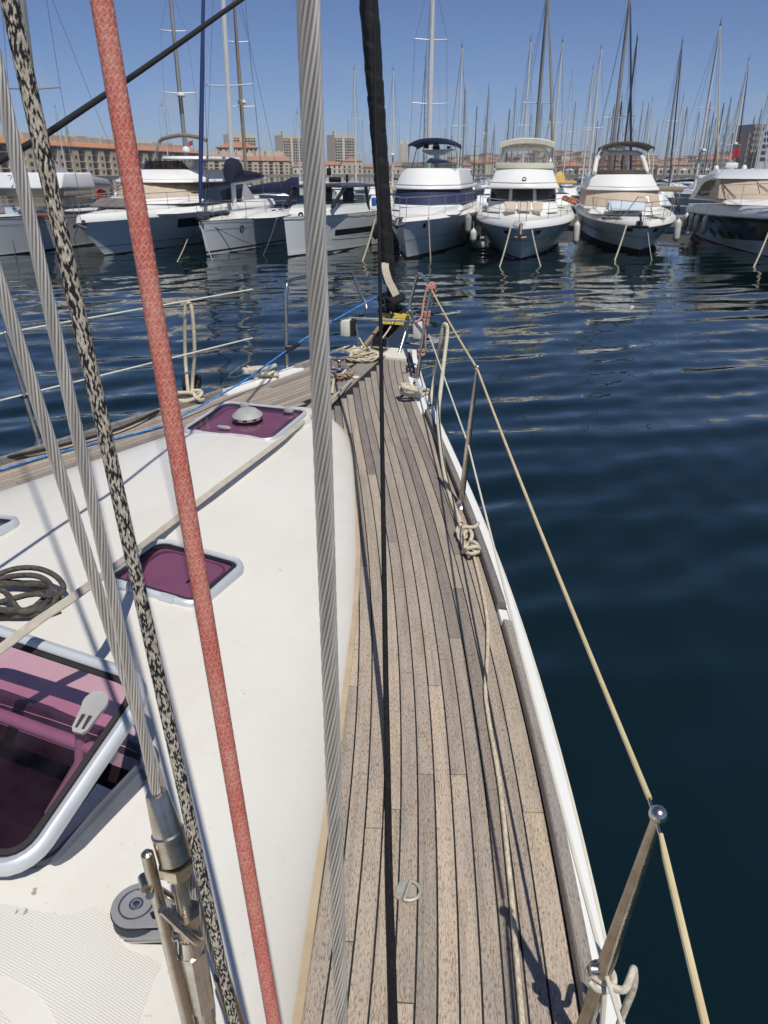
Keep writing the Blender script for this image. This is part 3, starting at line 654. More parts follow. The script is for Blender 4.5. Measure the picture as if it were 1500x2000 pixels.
aft_p = pst_t+(pst_t-pu).normalized()*1.5; line('lifeline', [pst_t, aft_p], .0045, PVCW, 'upper port lifeline leaving the frame'); line('lifeline', [pm, pm+(pm-pu2).normalized()*1.5], .0045, PVCW, 'lower port lifeline leaving the frame')
g = MB(); g.lathe(pm-Vector((0, 0, .012)), (0, 0, 1), [(.012, -.008), (.022, -.006), (.022, .006), (.012, .008)], 12); part('lashing_ring', g, BLACK, YACHT)
# --- mooring cleats, windlass, pad eye
def cleat(a, t, ang):
    c = W(a, t, deck_a(a)+.014); d = Vector((math.cos(ang), math.sin(ang), 0)); up = Vector((0, 0, 1)); g = MB()
    g.tube([c-d*.14+up*.065, c-d*.07+up*.058, c+d*.07+up*.058, c+d*.14+up*.065], [.013, .017, .017, .013], 10)
    for s in (-1, 1): g.tube([c+d*.045*s, c+d*.038*s+up*.055], [.022, .014], 10)
    part('cleat', g, ALU, YACHT)
cleat(1.07, .57, math.radians(90-18.5+24+180)); cleat(1.0, -.60, math.radians(90-18.5+22-46))
wl = deckpt(662, 722)
g = MB(); g.lathe(wl, (0, 0, 1), [(.085, 0), (.085, .012), (.055, .02), (.05, .06), (.062, .085), (.08, .095), (.082, .112), (.06, .125), (0, .128)], 24); WL = part('windlass', g, mat('chrome', (.8, .8, .82), None, 9, .08, 1.0), YACHT)
g = MB(); p0 = deckpt(795, 1742)
dU = W(0, 1, 0)-W(0, 0, 0); dV = W(-1, 0, 0)-W(0, 0, 0)
def plate(g, c, u0, u1, v0, v1, z0, z1, r=.006):
    g.prism([c+dU*x+dV*y+Vector((0, 0, z0)) for x, y in rrect(u0, u1, v0, v1, r, 3)], (0, 0, z1-z0))
plate(g, p0, -.024, -.006, -.026, .026, 0, .004); plate(g, p0, -.002, .016, -.012, .012, 0, .003); 
R_ = [p0+dU*(.002+.028*math.cos(q))+dV*(.026*math.sin(q))+Vector((0, 0, .006)) for q in np.linspace(-math.pi/2, math.pi/2, 14)]
g.tube([p0+dU*.0-dV*.026+Vector((0, 0, .006))]+R_+[p0+dV*.026+Vector((0, 0, .006)), p0-dV*.026+Vector((0, 0, .006))], .0038, 8)
for x, y in ((-.015, .018), (-.015, -.018), (.012, 0)): g.lathe(p0+dU*x+dV*y+Vector((0, 0, .003)), (0, 0, 1), [(.006, 0), (.005, .002), (0, .0026)], 10)
part('folding_pad_eye', g, mat('brushed_steel', (.60, .57, .50), (.48, .45, .38), 60, .45, .4), YACHT)
# --- the deck block (pulley) on the coachroof
bc = roofpt(272, 1795); nrm = Vector((0, 0, 1)); u_ = (roofpt(340, 1830)-bc); u_.z = 0; u_.normalize(); v_ = nrm.cross(u_)
def tear(g, z0, z1, R1, L_, R2):
    P = []
    for q in np.linspace(math.radians(75), math.radians(285), 16): P.append(bc+u_*(R1*math.cos(q))+v_*(R1*math.sin(q))+nrm*z0)
    for q in np.linspace(-math.radians(75), math.radians(75), 10): P.append(bc+u_*(L_+R2*math.cos(q))+v_*(R2*math.sin(q))+nrm*z0)
    g.prism(P, nrm*(z1-z0)); return g
GREYALU = mat('grey_anodised', (.40, .40, .40), (.33, .33, .33), 30, .45, .3)
BLK = part('deck_block', tear(MB(), .004, .012, .046, .075, .026), GREYALU, YACHT); ORG[BLK.name] = Vector((0, 0, 0))
part('block_cheek', tear(MB(), .034, .040, .044, .075, .026), GREYALU, BLK).location = (0, 0, 0)
g = MB(); g.lathe(bc+nrm*.013, nrm, [(.046, 0), (.04, .010), (.046, .020)], 28); part('sheave', g, mat('sheave_black', (.04, .045, .055), None, 9, .4), BLK).location = (0, 0, 0)
g = MB()
for r, z in ((.032, .0405), (.013, .041)):
    R = [[bc+(u_*math.cos(q)+v_*math.sin(q))*rad+nrm*zz for rad, zz in ((r, z), (r-.001, z+.0012), (r-.003, z+.0012), (r-.004, z))] for q in np.linspace(0, 2*math.pi, 29)]
    g.rings(R, closed=True, caps=False)
g.lathe(bc+nrm*.040, nrm, [(.008, 0), (.006, .003), (0, .003)], 6); part('rivet_ring', g, STEEL, BLK).location = (0, 0, 0)
g = MB(); P = [bc+u_*(.052+.019*math.cos(q))-v_*.012+v_*(.011*math.sin(q))+nrm*.0402 for q in np.linspace(0, 2*math.pi, 7)[:-1]]; g.prism(P, nrm*.001); part('lightening_hole', g, BLACK, BLK).location = (0, 0, 0)
g = MB(); tear(g, .0, .004, .048, .08, .028); part('block_base', g, STEEL, BLK).location = (0, 0, 0)

# ================================================================== standing rigging: shrouds with twisted strands
def span(A, dA, B, dB, up=7.0, down=0.0):
    """world line through two surveyed points, continued up the rig"""
    a, b = atd(*A, dA), atd(*B, dB); d = (a-b).normalized(); return a, b, d
STRAND = wire_mat()
def wire(A, dA, B, dB, r, label, lobes=12, ext=.0):
    a, b, d = span(A, dA, B, dB); b2 = b-d*ext; top = a+d*.75
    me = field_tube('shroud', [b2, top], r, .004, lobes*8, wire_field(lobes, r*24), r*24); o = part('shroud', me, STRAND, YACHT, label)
    g = MB(); g.tube([top-d*.004, top+d*8], r*.96, 8); part('shroud', g, WIRE, YACHT, label)
    return a, b, d
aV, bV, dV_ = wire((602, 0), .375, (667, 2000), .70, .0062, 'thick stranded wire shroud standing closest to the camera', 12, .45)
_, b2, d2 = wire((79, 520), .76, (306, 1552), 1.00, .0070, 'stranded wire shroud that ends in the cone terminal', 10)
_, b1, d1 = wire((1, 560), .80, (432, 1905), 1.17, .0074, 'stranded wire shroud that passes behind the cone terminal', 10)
def along(b, d, prof, name, m, n=20, par=None, lab=None):
    g = MB(); g.lathe(b, -d, prof, n); o = part(name, g, m, par or YACHT, lab)
    if par: o.location = (0, 0, 0)
    return o
TB = along(b2+d2*.004, (b2-atd(336, 1655, 1.02)).normalized(), [(.0075, 0), (.0135, .0), (.0150, .003), (.0200, .060), (.0225, .062), (.0225, .105), (.0185, .108)], 'turnbuckle', OLDSTEEL, 26, None, 'cone terminal and turnbuckle below the left shroud'); ORG[TB.name] = Vector((0, 0, 0))
ax = (atd(400, 2000, 1.16)-atd(345, 1690, 1.03)).normalized(); q0 = b2+(atd(336, 1655, 1.02)-b2).normalized()*.104
along(q0, -ax, [(.026, 0), (.026, .016), (.017, .017), (.017, .03)], 'lock_nut', OLDSTEEL, 6, TB)
q1 = q0+ax*.028; me = field_tube('threaded_rod', [q1, q1+ax*.075], .0105, .0006, 20, lambda TH, S: (1-.08+.08*np.abs(((S/.0028-TH/(2*math.pi)) % 1)-.5)*2, None)); part('threaded_rod', me, OLDSTEEL, TB).location = (0, 0, 0)
q2 = q1+ax*.072; along(q2, -ax, [(.0235, 0), (.0235, .018), (.018, .02), (.0165, .05)], 'lock_nut', OLDSTEEL, 6, TB)
q3 = q2+ax*.048
g = MB(); g.tube([q3, q3+ax*.02, q3+ax*.05, q3+ax*.13, q3+ax*.16, q3+ax*.45], [.017, .019, .020, .0205, .017, .017], 14); part('turnbuckle_body', g, STEEL, TB).location = (0, 0, 0)
g = MB(); side_ = ax.cross(Vector((0, 1, 0))).normalized(); g.tube([q3+ax*.03+side_*.0, q3+ax*.15], .0225, 6); part('body_rib', g, STEEL, TB).location = (0, 0, 0)
# the toggle rod beside it with the bracket that links both
rA, rB = atd(286, 1662, 1.0), atd(368, 2005, 1.13); rd = (rA-rB).normalized()
along(rA, rd, [(.0, 0), (.005, .001), (.0085, .005), (.0088, .02), (.0088, .6)], 'toggle_rod', OLDSTEEL, 18, TB)
g = MB(); k0 = q2+ax*.02; k1 = rA-rd*.085
sd = (k1-k0).normalized(); fw = sd.cross(ax).normalized()
g.tube(smooth_path([k1+sd*.024+fw*.012, k1+sd*.006-fw*.016, k0-sd*.0-fw*.030, k0-sd*.032-fw*.002, k0-sd*.012+fw*.03, k1+sd*.0+fw*.022], 6), .0058, 8)
g.tube([k1+sd*.026+fw*.0, k1+sd*.026-fw*.022], .008, 10); part('link_bracket', g, OLDSTEEL, TB).location = (0, 0, 0)
along(b1+d1*.0, d1, [(.0082, -.0), (.0125, .0), (.0128, .012), (.0128, .45)], 'swage_terminal', mat('brown_stained_steel', (.36, .29, .2), (.22, .17, .11), 18, .32, .9), 18, None)

# ================================================================== ropes, sail and straps: things of their own
# red halyard
a, b, d = span((198, 0), .45, (535, 2000), .72); end = b-d*.55; top = a+d*.12
REDP = [(.52, .075, .05), (.58, .10, .07), (.50, .065, .045)]
def red_field(TH, S):
    u = TH/(2*math.pi); M = 11; row = S/.0052; A = M*u+.5*np.mod(np.floor(row), 2); fa, fr = A-np.floor(A)-.5, row-np.floor(row)-.5
    v = np.abs(fa)*2; lat = np.clip(1-np.abs(np.abs(fr)*2-(1-v))*2.2, 0, 1); h = .35*lat+.65*(1-np.clip(np.hypot(fa*1.7, fr*1.5), 0, 1))
    k = hash01(np.floor(A)*3.1+np.floor(row)*1.7); big = .5+.5*np.sin(S*23+np.sin(TH*1.0)*2)*np.cos(S*61+1)
    lightc = np.array([.74, .42, .33]); deep = np.array([.55, .105, .08]); mixf = np.clip(.75*lat+.25*k+.25*big-.12, 0, 1)[..., None]
    return .9+.1*h+.012*(k-.5), deep*(1-mixf)+lightc*mixf
RED = fibre('red_rope_fibre')
single('halyard_rope', field_tube('halyard_rope', [end, top], .0072, .0011, 66, red_field), RED, 'faded red knitted rope hanging in front of the camera', 'rope')
g = MB(); g.tube([top-d*.002, top+d*7.5], .0068, 10); g = single('halyard_rope', g, mat('plain_red_rope', (.5, .12, .09), None, 60, .9), 'upper run of the faded red rope, above the frame', 'rope')
# black and cream flecked halyard
a, b, d = span((18, 0), .58, (421, 1830), .93); end = b-d*.42; top = a+d*.15
FL = [(.025, .025, .027), (.03, .03, .032), (.02, .02, .022), (.52, .465, .38), (.57, .52, .43), (.44, .385, .31)]
single('halyard_rope', field_tube('halyard_rope', [end, top], .0071, .0009, 90, braid_field(20, .0064, FL, .12, 1)), fibre('flecked_rope_fibre'), 'black and cream flecked braided rope beside the wire shrouds', 'rope')
g = MB(); g.tube([top-d*.002, top+d*7.5], .0068, 10); single('halyard_rope', g, mat('plain_flecked_rope', (.3, .27, .22), (.05, .05, .05), 200, .9), 'upper run of the flecked rope, above the frame', 'rope')
# furled headsail
s0, s1 = atY(761, 556, 6.02), atY(757, 500, 6.0); st = atY(720, 0, 5.54); dd = (st-s0).normalized(); hi = st+dd*6
def sail_field(TH, S):
    tu = TH/(2*math.pi); ph = np.mod(tu+S/.17, 1.0); wr = .012*np.sin(S*63+3*np.sin(TH*2))+.010*np.sin(S*17+TH)
    return 1+.075*ph+wr*1.5-.07*np.exp(-((ph-.03)/.035)**2), None
SAILM = mat('black_sailcloth', (.036, .034, .035), (.022, .021, .022), 8, .55, bump=.006, bscale=22)
def taper_path(A, B): return [A, B]
sf = field_tube('furled_sail', [s0+dd*.02, st, hi], .055, .014, 30, lambda TH, S: ((sail_field(TH, S)[0])*(.86+.2*np.clip(S/1.7, 0, 1)), None))
single('furled_sail', sf, SAILM, 'black furled headsail rolled round the forestay at the bow', 'sail')
# furling drum (fixed to the yacht)
fc = atY(765, 588, 6.03); ax_ = dd; g = MB()
g.lathe(fc-ax_*.20, ax_, [(.055, 0), (.055, .09), (.075, .095), (.115, .115), (.118, .125), (.06, .14), (.055, .20), (.06, .205), (.112, .215), (.112, .235), (.03, .25), (.03, .33)], 26); FD = part('furling_drum', g, BLACK, YACHT); ORG[FD.name] = Vector((0, 0, 0))
g = MB(); g.box(fc-ax_*.24, (.095, .09, .13), -HD, .008); part('drum_bracket', g, BLACK, FD).location = (0, 0, 0)
g = MB(); g.lathe(atY(763, 611, 5.955), (0, -1, .1), [(.012, 0), (.011, .003), (0, .004)], 12); part('bracket_pin', g, LAMP, FD).location = (0, 0, 0)
g = MB(); g.tube([atY(746, 582, 5.93), atY(750, 583, 5.9), atY(753, 607, 5.92)], .004, 6); part('guide_wire', g, STEEL, FD).location = (0, 0, 0)
def ribbon(P, wd, n_hint, th=.0025, wds=None):
    P = [Vector(p) for p in P]; g = MB(); R = []
    for i, p in enumerate(P):
        wd = wds[i] if wds else wd; T = (P[min(i+1, len(P)-1)]-P[max(i-1, 0)]).normalized(); nh = Vector(n_hint[i]) if isinstance(n_hint, list) else Vector(n_hint)
        s = T.cross(nh).normalized(); nn = s.cross(T); R.append([p-s*wd/2-nn*th/2, p+s*wd/2-nn*th/2, p+s*wd/2+nn*th/2, p-s*wd/2+nn*th/2])
    return g.rings(R, smooth=False)
WEB = mat('beige_webbing', (.55, .50, .40), (.44, .39, .31), 40, .9, bump=.0006, bscale=500)
single('webbing_strap', ribbon([atY(752, 513, 5.93), atY(753, 528, 5.88), atY(759, 548, 5.87), atY(768, 565, 5.84), atY(774, 577, 5.83)], .055, (0, -1, .3), .006), WEB, 'short beige webbing strap hanging over the black furling drum', 'strap')
# genoa sheets from the clew of the furled sail
clew = atY(735, -175, 5.3)
BLKROPE = fibre('black_rope_fibre', .8); BL = [(.012, .012, .014), (.016, .016, .018), (.009, .009, .011)]
pts = [clew, atY(733, 40, 4.75), atY(734, 250, 4.2), atY(740, 430, 3.8), atY(743, 600, 3.45), atd(745, 750, 3.05), atd(747, 900, 2.78), atd(750, 1100, 2.50), atd(753, 1300, 2.26)]
for x, y in ((757, 1500), (760, 1700), (766, 1900), (770, 2050), (775, 2300)): pts.append(deckpt(x, y, .012))
pp = smooth_path(pts, 10)
def near_rope(name, P, r, M, pitch, pal, m, label, n=40, ds=.0022, depth=.12, patch=3, group=None):
    return single(name, field_tube(name, P, r, ds, n, braid_field(M, pitch, pal, depth, patch)), m, label, 'rope', group)
near_rope('genoa_sheet', pp, .0088, 9, .012, BL, BLKROPE, 'black sheet running down from the furled sail along the teak side deck', 36, .003)
pq = [clew, atd(600, -87, 3.5), atd(470, 0, 2.85), atd(360, 78, 2.5), atd(250, 155, 2.25), atd(150, 222, 2.04), atd(90, 262, 1.94), atd(0, 314, 1.82), atd(-150, 400, 1.65), atd(-700, 740, 1.2)]
g = MB(); g.tube(smooth_path(pq, 6), .0085, 10); single('genoa_sheet', g, mat('black_rope_plain', (.014, .014, .016), (.01, .01, .01), 90, .8), 'black sheet crossing the sky diagonally from the furled sail to the left', 'rope')
# webbing jackline along the coachroof
jk = [(-60, 1300), (0, 1268), (60, 1226), (150, 1162)]
hz_ = lambda k: fl.lerp(fr, k)
J = [atd(-80, 1325, 1.52), atd(0, 1268, 1.585), atd(75, 1212, 1.645), atd(135, 1172, 1.70), atd(200, 1124, 1.9), roofpt(300, 1048, .045), roofpt(430, 948, .04), roofpt(540, 866, .035), roofpt(575, 838, .03), deckpt(640, 785, .10), deckpt(688, 740, .03)]
nh = [(0, 0, 1)]*5+[(0, -.3, .8)]*3+[(.6, -.3, .5)]*3
JS = smooth_path(J, 6); NH = [nh[min(10, int(i/6))] for i in range(len(JS))]
single('webbing_jackline', ribbon(JS, .031, NH, .003, [.031 if i < 42 else max(.010, .031-.0018*(i-42)) for i in range(len(JS))]), WEB, 'flat beige webbing strap running from the open hatch forward over the coachroof', 'strap')
g = MB(); c = deckpt(690, 738); g.box(c+Vector((0, 0, .006)), (.085, .05, .012), -HD, .004); part('strap_pad', g, GEL, YACHT)
# dark grey coil beside the big hatch
rr = random.Random(11); P = []
for k in range(6):
    cx, cy, rx0, ry0 = .235-.02*rr.random(), 4.10+.05*rr.random(), rr.uniform(.105, .155), rr.uniform(.075, .115)
    for q in range(12):
        an = 2*math.pi*q/12+k*.3; P.append(rp(cy+ry0*math.sin(an), cx+rx0*math.cos(an)-.03, .010+.010*k+.012*math.sin(2*an+k)))
P.append(rp(4.30, .06, .012)); P.append(rp(4.36, -.15, .012))
near_rope('coiled_rope', smooth_path(P, 4), .0088, 9, .013, [(.085, .077, .068), (.11, .10, .088), (.065, .06, .055)], fibre('charcoal_rope_fibre', .85), 'charcoal rope coil lying on the coachroof beside the open hatch', 20, .005)
# blue furling line
bl = [atY(735, 580, 6.0), atY(640, 633, 5.7), atY(566, 681, pl_b.y-.01), deckpt(520, 713, .16), deckpt(480, 742, .10), deckpt(420, 777, .06), deckpt(372, 803, .035), deckpt(320, 831, .012), deckpt(250, 850, .012), deckpt(120, 882, .012), deckpt(0, 918, .012), deckpt(-200, 975, .012)]
BLUE = fibre('blue_rope_fibre', .8)
single('furling_line', field_tube('furling_line', smooth_path(bl, 6), .0062, .006, 16, braid_field(6, .02, [(.04, .20, .55), (.06, .28, .66), (.12, .36, .72), (.03, .16, .48)], .12, 2)), BLUE, 'light blue line running from the furling drum along the port deck', 'rope')
g = MB(); q = atY(566, 681, pl_b.y-.01); g.tube([q+Vector((-.025, -.05, -.012)), q+Vector((.06, .05, .02))], .016, 10); g.tube([q+Vector((-.03, 0, .01)), q+Vector((.01, .01, .01))], .018, 10); part('fairlead', g, BLACK, YACHT)
# black line along the port rail
g = MB(); g.tube(smooth_path([deckpt(x, y, .03) for x, y in ((-50, 905), (60, 884), (150, 862), (240, 835), (310, 802))], 4), .009, 8); single('port_deck_line', g, MATS['black_rope_plain'], 'thin black line lying along the far toe rail', 'rope')
# laid mooring ropes
def laid(name, P, r, label, ds=.004, n=21, m=CREAMROPE, lay=.055, lobes=3, cat='rope', group=None, dep=.2):
    return single(name, field_tube(name, P, r, ds, n, lay_field(lobes, lay, dep), lay), m, label, cat, group)
def knot(c, sx, sy, sz, seed, n=26, ang=0.0):
    q = random.Random(seed); f1, f2, f3 = q.uniform(2, 3), q.uniform(3, 4), q.uniform(2, 4); P = []; ph = [q.uniform(0, 6) for _ in range(5)]
    for k in range(n):
        t = k/n*2*math.pi; x = sx*(math.sin(f1*t+ph[0])+.35*math.sin(2*f2*t+ph[3])); y = sy*(math.sin(f2*t+ph[1])); z = sz*(.5+.5*math.sin(f3*t+ph[2]))
        P.append(Vector(c)+Vector((x*math.cos(ang)-y*math.sin(ang), x*math.sin(ang)+y*math.cos(ang), z)))
    return P
cr_ = [deckpt(840, 792, .05), atd(849, 735, 4.75), atd(860, 668, 4.58), atd(866, 637, 4.52), atd(871, 634, 4.50), atd(874, 648, 4.50), atd(868, 700, 4.46), atd(861, 760, 4.36), atd(856, 810, 4.22), deckpt(861, 870, .05), deckpt(869, 925, .014), deckpt(882, 975, .012), deckpt(893, 1005, .012), deckpt(900, 1024, .016)]
laid('dock_line', smooth_path(cr_, 6), .0125, 'thick laid cream rope looped over the upper lifeline near the bow cleat')
ck = deckpt(915, 1040, .012)
KN = [deckpt(900, 1024, .014), deckpt(893, 1038, .03), deckpt(910, 1050, .012), deckpt(926, 1026, .03), deckpt(934, 1022, .02), deckpt(926, 1030, .045), deckpt(903, 1030, .05), deckpt(896, 1048, .02), deckpt(912, 1064, .03), deckpt(922, 1046, .05), deckpt(914, 1034, .03), deckpt(904, 1052, .045), deckpt(908, 1074, .02), deckpt(920, 1082, .035), deckpt(938, 1076, .02), deckpt(930, 1068, .05), deckpt(912, 1072, .045), deckpt(905, 1078, .015), deckpt(916, 1060, .04), deckpt(928, 1060, .055), deckpt(934, 1070, .03), deckpt(924, 1080, .03)]
laid('dock_line_knot', smooth_path(KN, 6), .0088, 'bunched cream rope knot on the teak beside the second stanchion', .004, 14, lay=.03)
dl_ = [deckpt(924, 1078, .014)]+[deckpt(x, y, .009) for x, y in ((934, 1120), (944, 1165), (952, 1215), (952, 1280), (948, 1345), (954, 1400), (966, 1470), (976, 1530), (984, 1600), (992, 1680), (1000, 1760), (1006, 1840), (1012, 1910), (1020, 2000), (1028, 2100), (1040, 2300))]
near_rope('deck_rope', smooth_path(dl_, 8), .0063, 8, .010, [(.60, .53, .38), (.66, .59, .44), (.52, .45, .32)], fibre('cream_deck_rope_fibre'), 'cream braided rope lying along the starboard side deck', 28, .0035, .1)
laid('bow_cleat_rope', smooth_path(knot(W(1.1, .545, deck_a(1.1)+.03), .085, .06, .07, 4, 30, .9), 5), .0125, 'cream rope belayed in turns round the starboard bow cleat')
laid('port_cleat_rope', smooth_path(knot(W(1.0, -.60, deck_a(1.0)+.03), .095, .055, .06, 8, 26, .5), 5), .0135, 'cream rope belayed on the port bow cleat')
pf = [deckpt(368, 770, .05), atY(362, 700, 4.82), atY(361, 620, 4.80), atY(363, 596, 4.80), atY(369, 592, 4.79), atY(375, 606, 4.77), atY(380, 680, 4.77), atY(376, 745, 4.79), deckpt(375, 770, .04)]
laid('fender_rope', smooth_path(pf, 6), .0125, 'cream laid rope looped over the port lifelines above a black knot')
g = MB(); g.tube(smooth_path(knot(deckpt(376, 764, .02), .045, .035, .09, 5, 16), 4), .02, 8); single('black_lashing', g, MATS['black_rope_plain'], 'black lashing bunched at the foot of the port rope loop', 'rope')
laid('port_rail_rope', smooth_path(knot(deckpt(366, 783, .02), .09, .05, .05, 12, 20, .4), 5), .013, 'cream rope turns on the port toe rail behind the red rope')
# loose heap of line at the bow, short painter lines, chain
P = []
rr = random.Random(21); hc_ = deckpt(702, 700)
for k in range(120):
    an = k*.83+rr.uniform(-.3, .3); ra = .05+.10*rr.random(); P.append(hc_+Vector((1.25*ra*math.cos(an)+.01, ra*1.0*math.sin(an), .012+.085*rr.random()*(1-ra/.2))))
laid('bow_line_heap', smooth_path(P, 5), .0065, 'tangled heap of thin cream line on the foredeck beside the windlass', .008, 9, lay=.03)
P = [deckpt(654, 738, .02), deckpt(668, 730, .03), deckpt(676, 722, .05)]; P = [deckpt(648, 770, .01)]+P
laid('windlass_line', smooth_path(P, 6), .010, 'cream line leading aft from the chrome windlass', .005, 12)
g = MB()
for k in range(22):
    c = deckpt(652+k*1.6+(k % 3)*2, 734-k*.35+(k % 2)*4, .012+.012*(k % 3)); an = k*1.3; R = []
    P = [c+Vector((.022*math.cos(q)*math.cos(an), .022*math.cos(q)*math.sin(an), 0))+Vector((-math.sin(an), math.cos(an), .6*(k % 2)))*.013*math.sin(q) for q in np.linspace(0, 2*math.pi, 11)]
    g.tube(P, .006, 6)
single('anchor_chain', g, GALV, 'short heap of galvanised chain at the foot of the windlass', 'chain')
for A, B, lab in ((atY(772, 622, 5.9), atY(744, 664, 5.7), 'short cream cord from the drum bracket down to the bow roller'), (atY(702, 660, 5.8), deckpt(722, 690, .03), 'short cream cord between pulpit leg and rope heap')):
    g = MB(); g.tube(sag(A, B, .01), .006, 8); single('short_rope', g, CREAMROPE, lab, 'rope')
# pink lashing round the starboard pulpit leg
PINK = mat('faded_pink_cord', (.62, .36, .28), (.55, .26, .2), 50, .9)
lg = lambda y: atY(826+(y-660)*-.175+ (0 if y < 660 else 0), y, pr_b.y-.01) if y > 560 else atY(843, y, pr_b.y-.01)
legp = lambda s: pr_b.lerp(pr_t, s); P = []
hgt_ = [(.98, 3, .030), (.80, 0, .028), (.70, 5, .020), (.62, 6, .019), (.56, 0, .02), (.34, 2, .024), (.30, 2, .026), (.22, 0, .02), (.05, 0, .018)]
ph = 0.0
for s, turns, rad in hgt_:
    c = legp(s)
    for q in range(max(1, turns*8)):
        an = ph+q*math.pi/4; P.append(c+Vector((rad*math.cos(an), rad*math.sin(an), (.007*q/8)-.012))); 
    ph += turns*2*math.pi+1.2
laid('pink_lashing', smooth_path(P, 3), .0062, 'faded pink cord wrapped round the starboard pulpit leg', .006, 9, PINK, .03)
P = [legp(.98)+Vector((-.022, -.02, 0)), legp(.85)+Vector((-.03, -.02, 0)), legp(.72)+Vector((-.028, -.02, 0))]
laid('pink_lashing_tail', smooth_path([legp(.99)+Vector((.03, 0, -.04)), legp(1.0)+Vector((.012, -.02, .012)), legp(.99)+Vector((-.02, -.022, .0)), legp(.84)+Vector((-.034, -.02, 0)), legp(.66)+Vector((-.035, -.03, .01)), legp(.64)+Vector((-.075, -.03, -.005))], 5), .009, 'doubled faded pink cord hanging over the top of the pulpit rail', .006, 9, PINK, .03)
# cream rope loop hitched round the nearest stanchion
sb = st0b.lerp(st0t, .355); ax0 = (st0t-st0b).normalized(); e1 = ax0.cross(Vector((0, 1, 0))).normalized(); e2 = ax0.cross(e1); P = []
for q in range(11): an = math.radians(20+q*34); P.append(sb+e1*(.020*math.cos(an))+e2*(.020*math.sin(an))+ax0*(.0015*q))
P += [sb+Vector((.028, -.022, .004)), sb+Vector((.045, -.01, .018)), sb+Vector((.055, .004, .02)), sb+Vector((.06, .002, -.03)), sb+Vector((.048, .0, -.14)), sb+Vector((.047, .0, -.40))]
near_rope('stanchion_rope', smooth_path(P, 6), .0066, 8, .011, [(.62, .56, .45), (.68, .62, .52), (.54, .48, .38)], fibre('white_rope_fibre'), 'cream rope loop hitched round the nearest stanchion', 24, .003)
g = MB(); g.tube([sb+Vector((.004, -.012, -.005)), sb+Vector((.028, -.06, -.5))], .005, 8); part('lifeline', g, PVCW, YACHT, 'lower lifeline dropping aft below the rope loop')

# ================================================================== water
r_ = [.4]
while r_[-1] < 9000: r_.append(r_[-1]*(1.0062 if r_[-1] < 45 else 1.0095 if r_[-1] < 90 else 1.06)+.0)
r_ = np.array(r_); fine = np.radians(np.arange(-42, 42.01, .22)); coarse = np.radians(np.arange(46, 315, 6)); th = np.concatenate([fine, coarse]); n = len(th)
Rr, TH = np.meshgrid(r_, th, indexing='ij'); X, Y = Rr*np.sin(TH), Rr*np.cos(TH); Z = np.zeros_like(X)
wr = np.random.default_rng(4)
for k in range(46):
    lam = .42*1.085**k*.9; lam = min(lam, 9.0); dirn = math.radians(90+28)+wr.normal(0, .55); amp = (.0016 if lam < .45 else .0040 if lam < 1.35 else .0017)*lam*(1 if lam < 3.2 else .6); kx, ky = math.cos(dirn)*2*math.pi/lam, math.sin(dirn)*2*math.pi/lam
    fade = np.clip(1.4-Rr*.0095*2.2/lam*1.6, 0, 1)
    Z += amp*fade*np.sin(kx*X+ky*Y+wr.uniform(0, 6.28)+.6*np.sin(.23*X*wr.uniform(.4, 1)+.19*Y+k))
i = np.arange(len(r_)-1)[:, None]*n; j = np.arange(n)[None, :]; k = (j+1) % n
F = np.stack([i+j, i+n+j, i+n+k, i+k], -1).reshape(-1, 4)
m, N = base_mat('harbour_water'); b_ = N.b
b_.inputs['Base Color'].default_value = (.0016, .0088, .0078, 1); b_.inputs['Specular Tint'].default_value = (.74, 1, .91, 1); b_.inputs['Roughness'].default_value = .03; b_.inputs['IOR'].default_value = 1.9
co = N.new('TexCoord').outputs['Object']
h1 = N.noise(N.mapping(co, (1.5, 2.6, 1)), 1, 3, .5); h2 = N.noise(N.mapping(co, (5, 8, 1)), 1, 2, .5)
N.bump(N.math('ADD', N.math('MULTIPLY', h1, 1.0), N.math('MULTIPLY', h2, .12)), .5, .014)
WAT = single('water', npm('water', np.stack([X, Y, Z], -1).reshape(-1, 3), F, True), m, None, None, kind='structure', rebase=False)
WAT['label'] = 'dark blue-green rippled harbour water'

# ================================================================== moored boats across the basin
class Boat:
    """local frame: x to the viewer's right, y aft (away), z up; origin at the stem on the waterline"""
    def __init__(s, name, label, cat, stem, quarter, group=None):
        s.o = atz(stem[0], stem[1], 0)
        if isinstance(quarter, float): s.az = quarter
        else: q = atz(quarter[0], quarter[1], 0); s.az = math.atan2(q.x-s.o.x, q.y-s.o.y)-math.asin(min(.9, quarter[2]/(q-s.o).length))
        s.setup(name, label, cat, group)
    def setup(s, name, label, cat, group):
        s.A = Vector((math.sin(s.az), math.cos(s.az), 0)); s.X = Vector((math.cos(s.az), -math.sin(s.az), 0))
        s.root = empty(name, s.o, label, cat, group, -s.az)
    def q(s, px, py, yl):
        r = ray(px, py); k = (yl-(O-s.o).dot(s.A))/r.dot(s.A); w_ = O+r*k-s.o; return Vector((w_.dot(s.X), yl, w_.z))
    def w(s, v): return s.o+s.X*v[0]+s.A*v[1]+Vector((0, 0, v[2]))
    def part(s, name, g, m, parent=None, label=None, kind=None): return part(name, g, m, parent or s.root, label, True, kind)
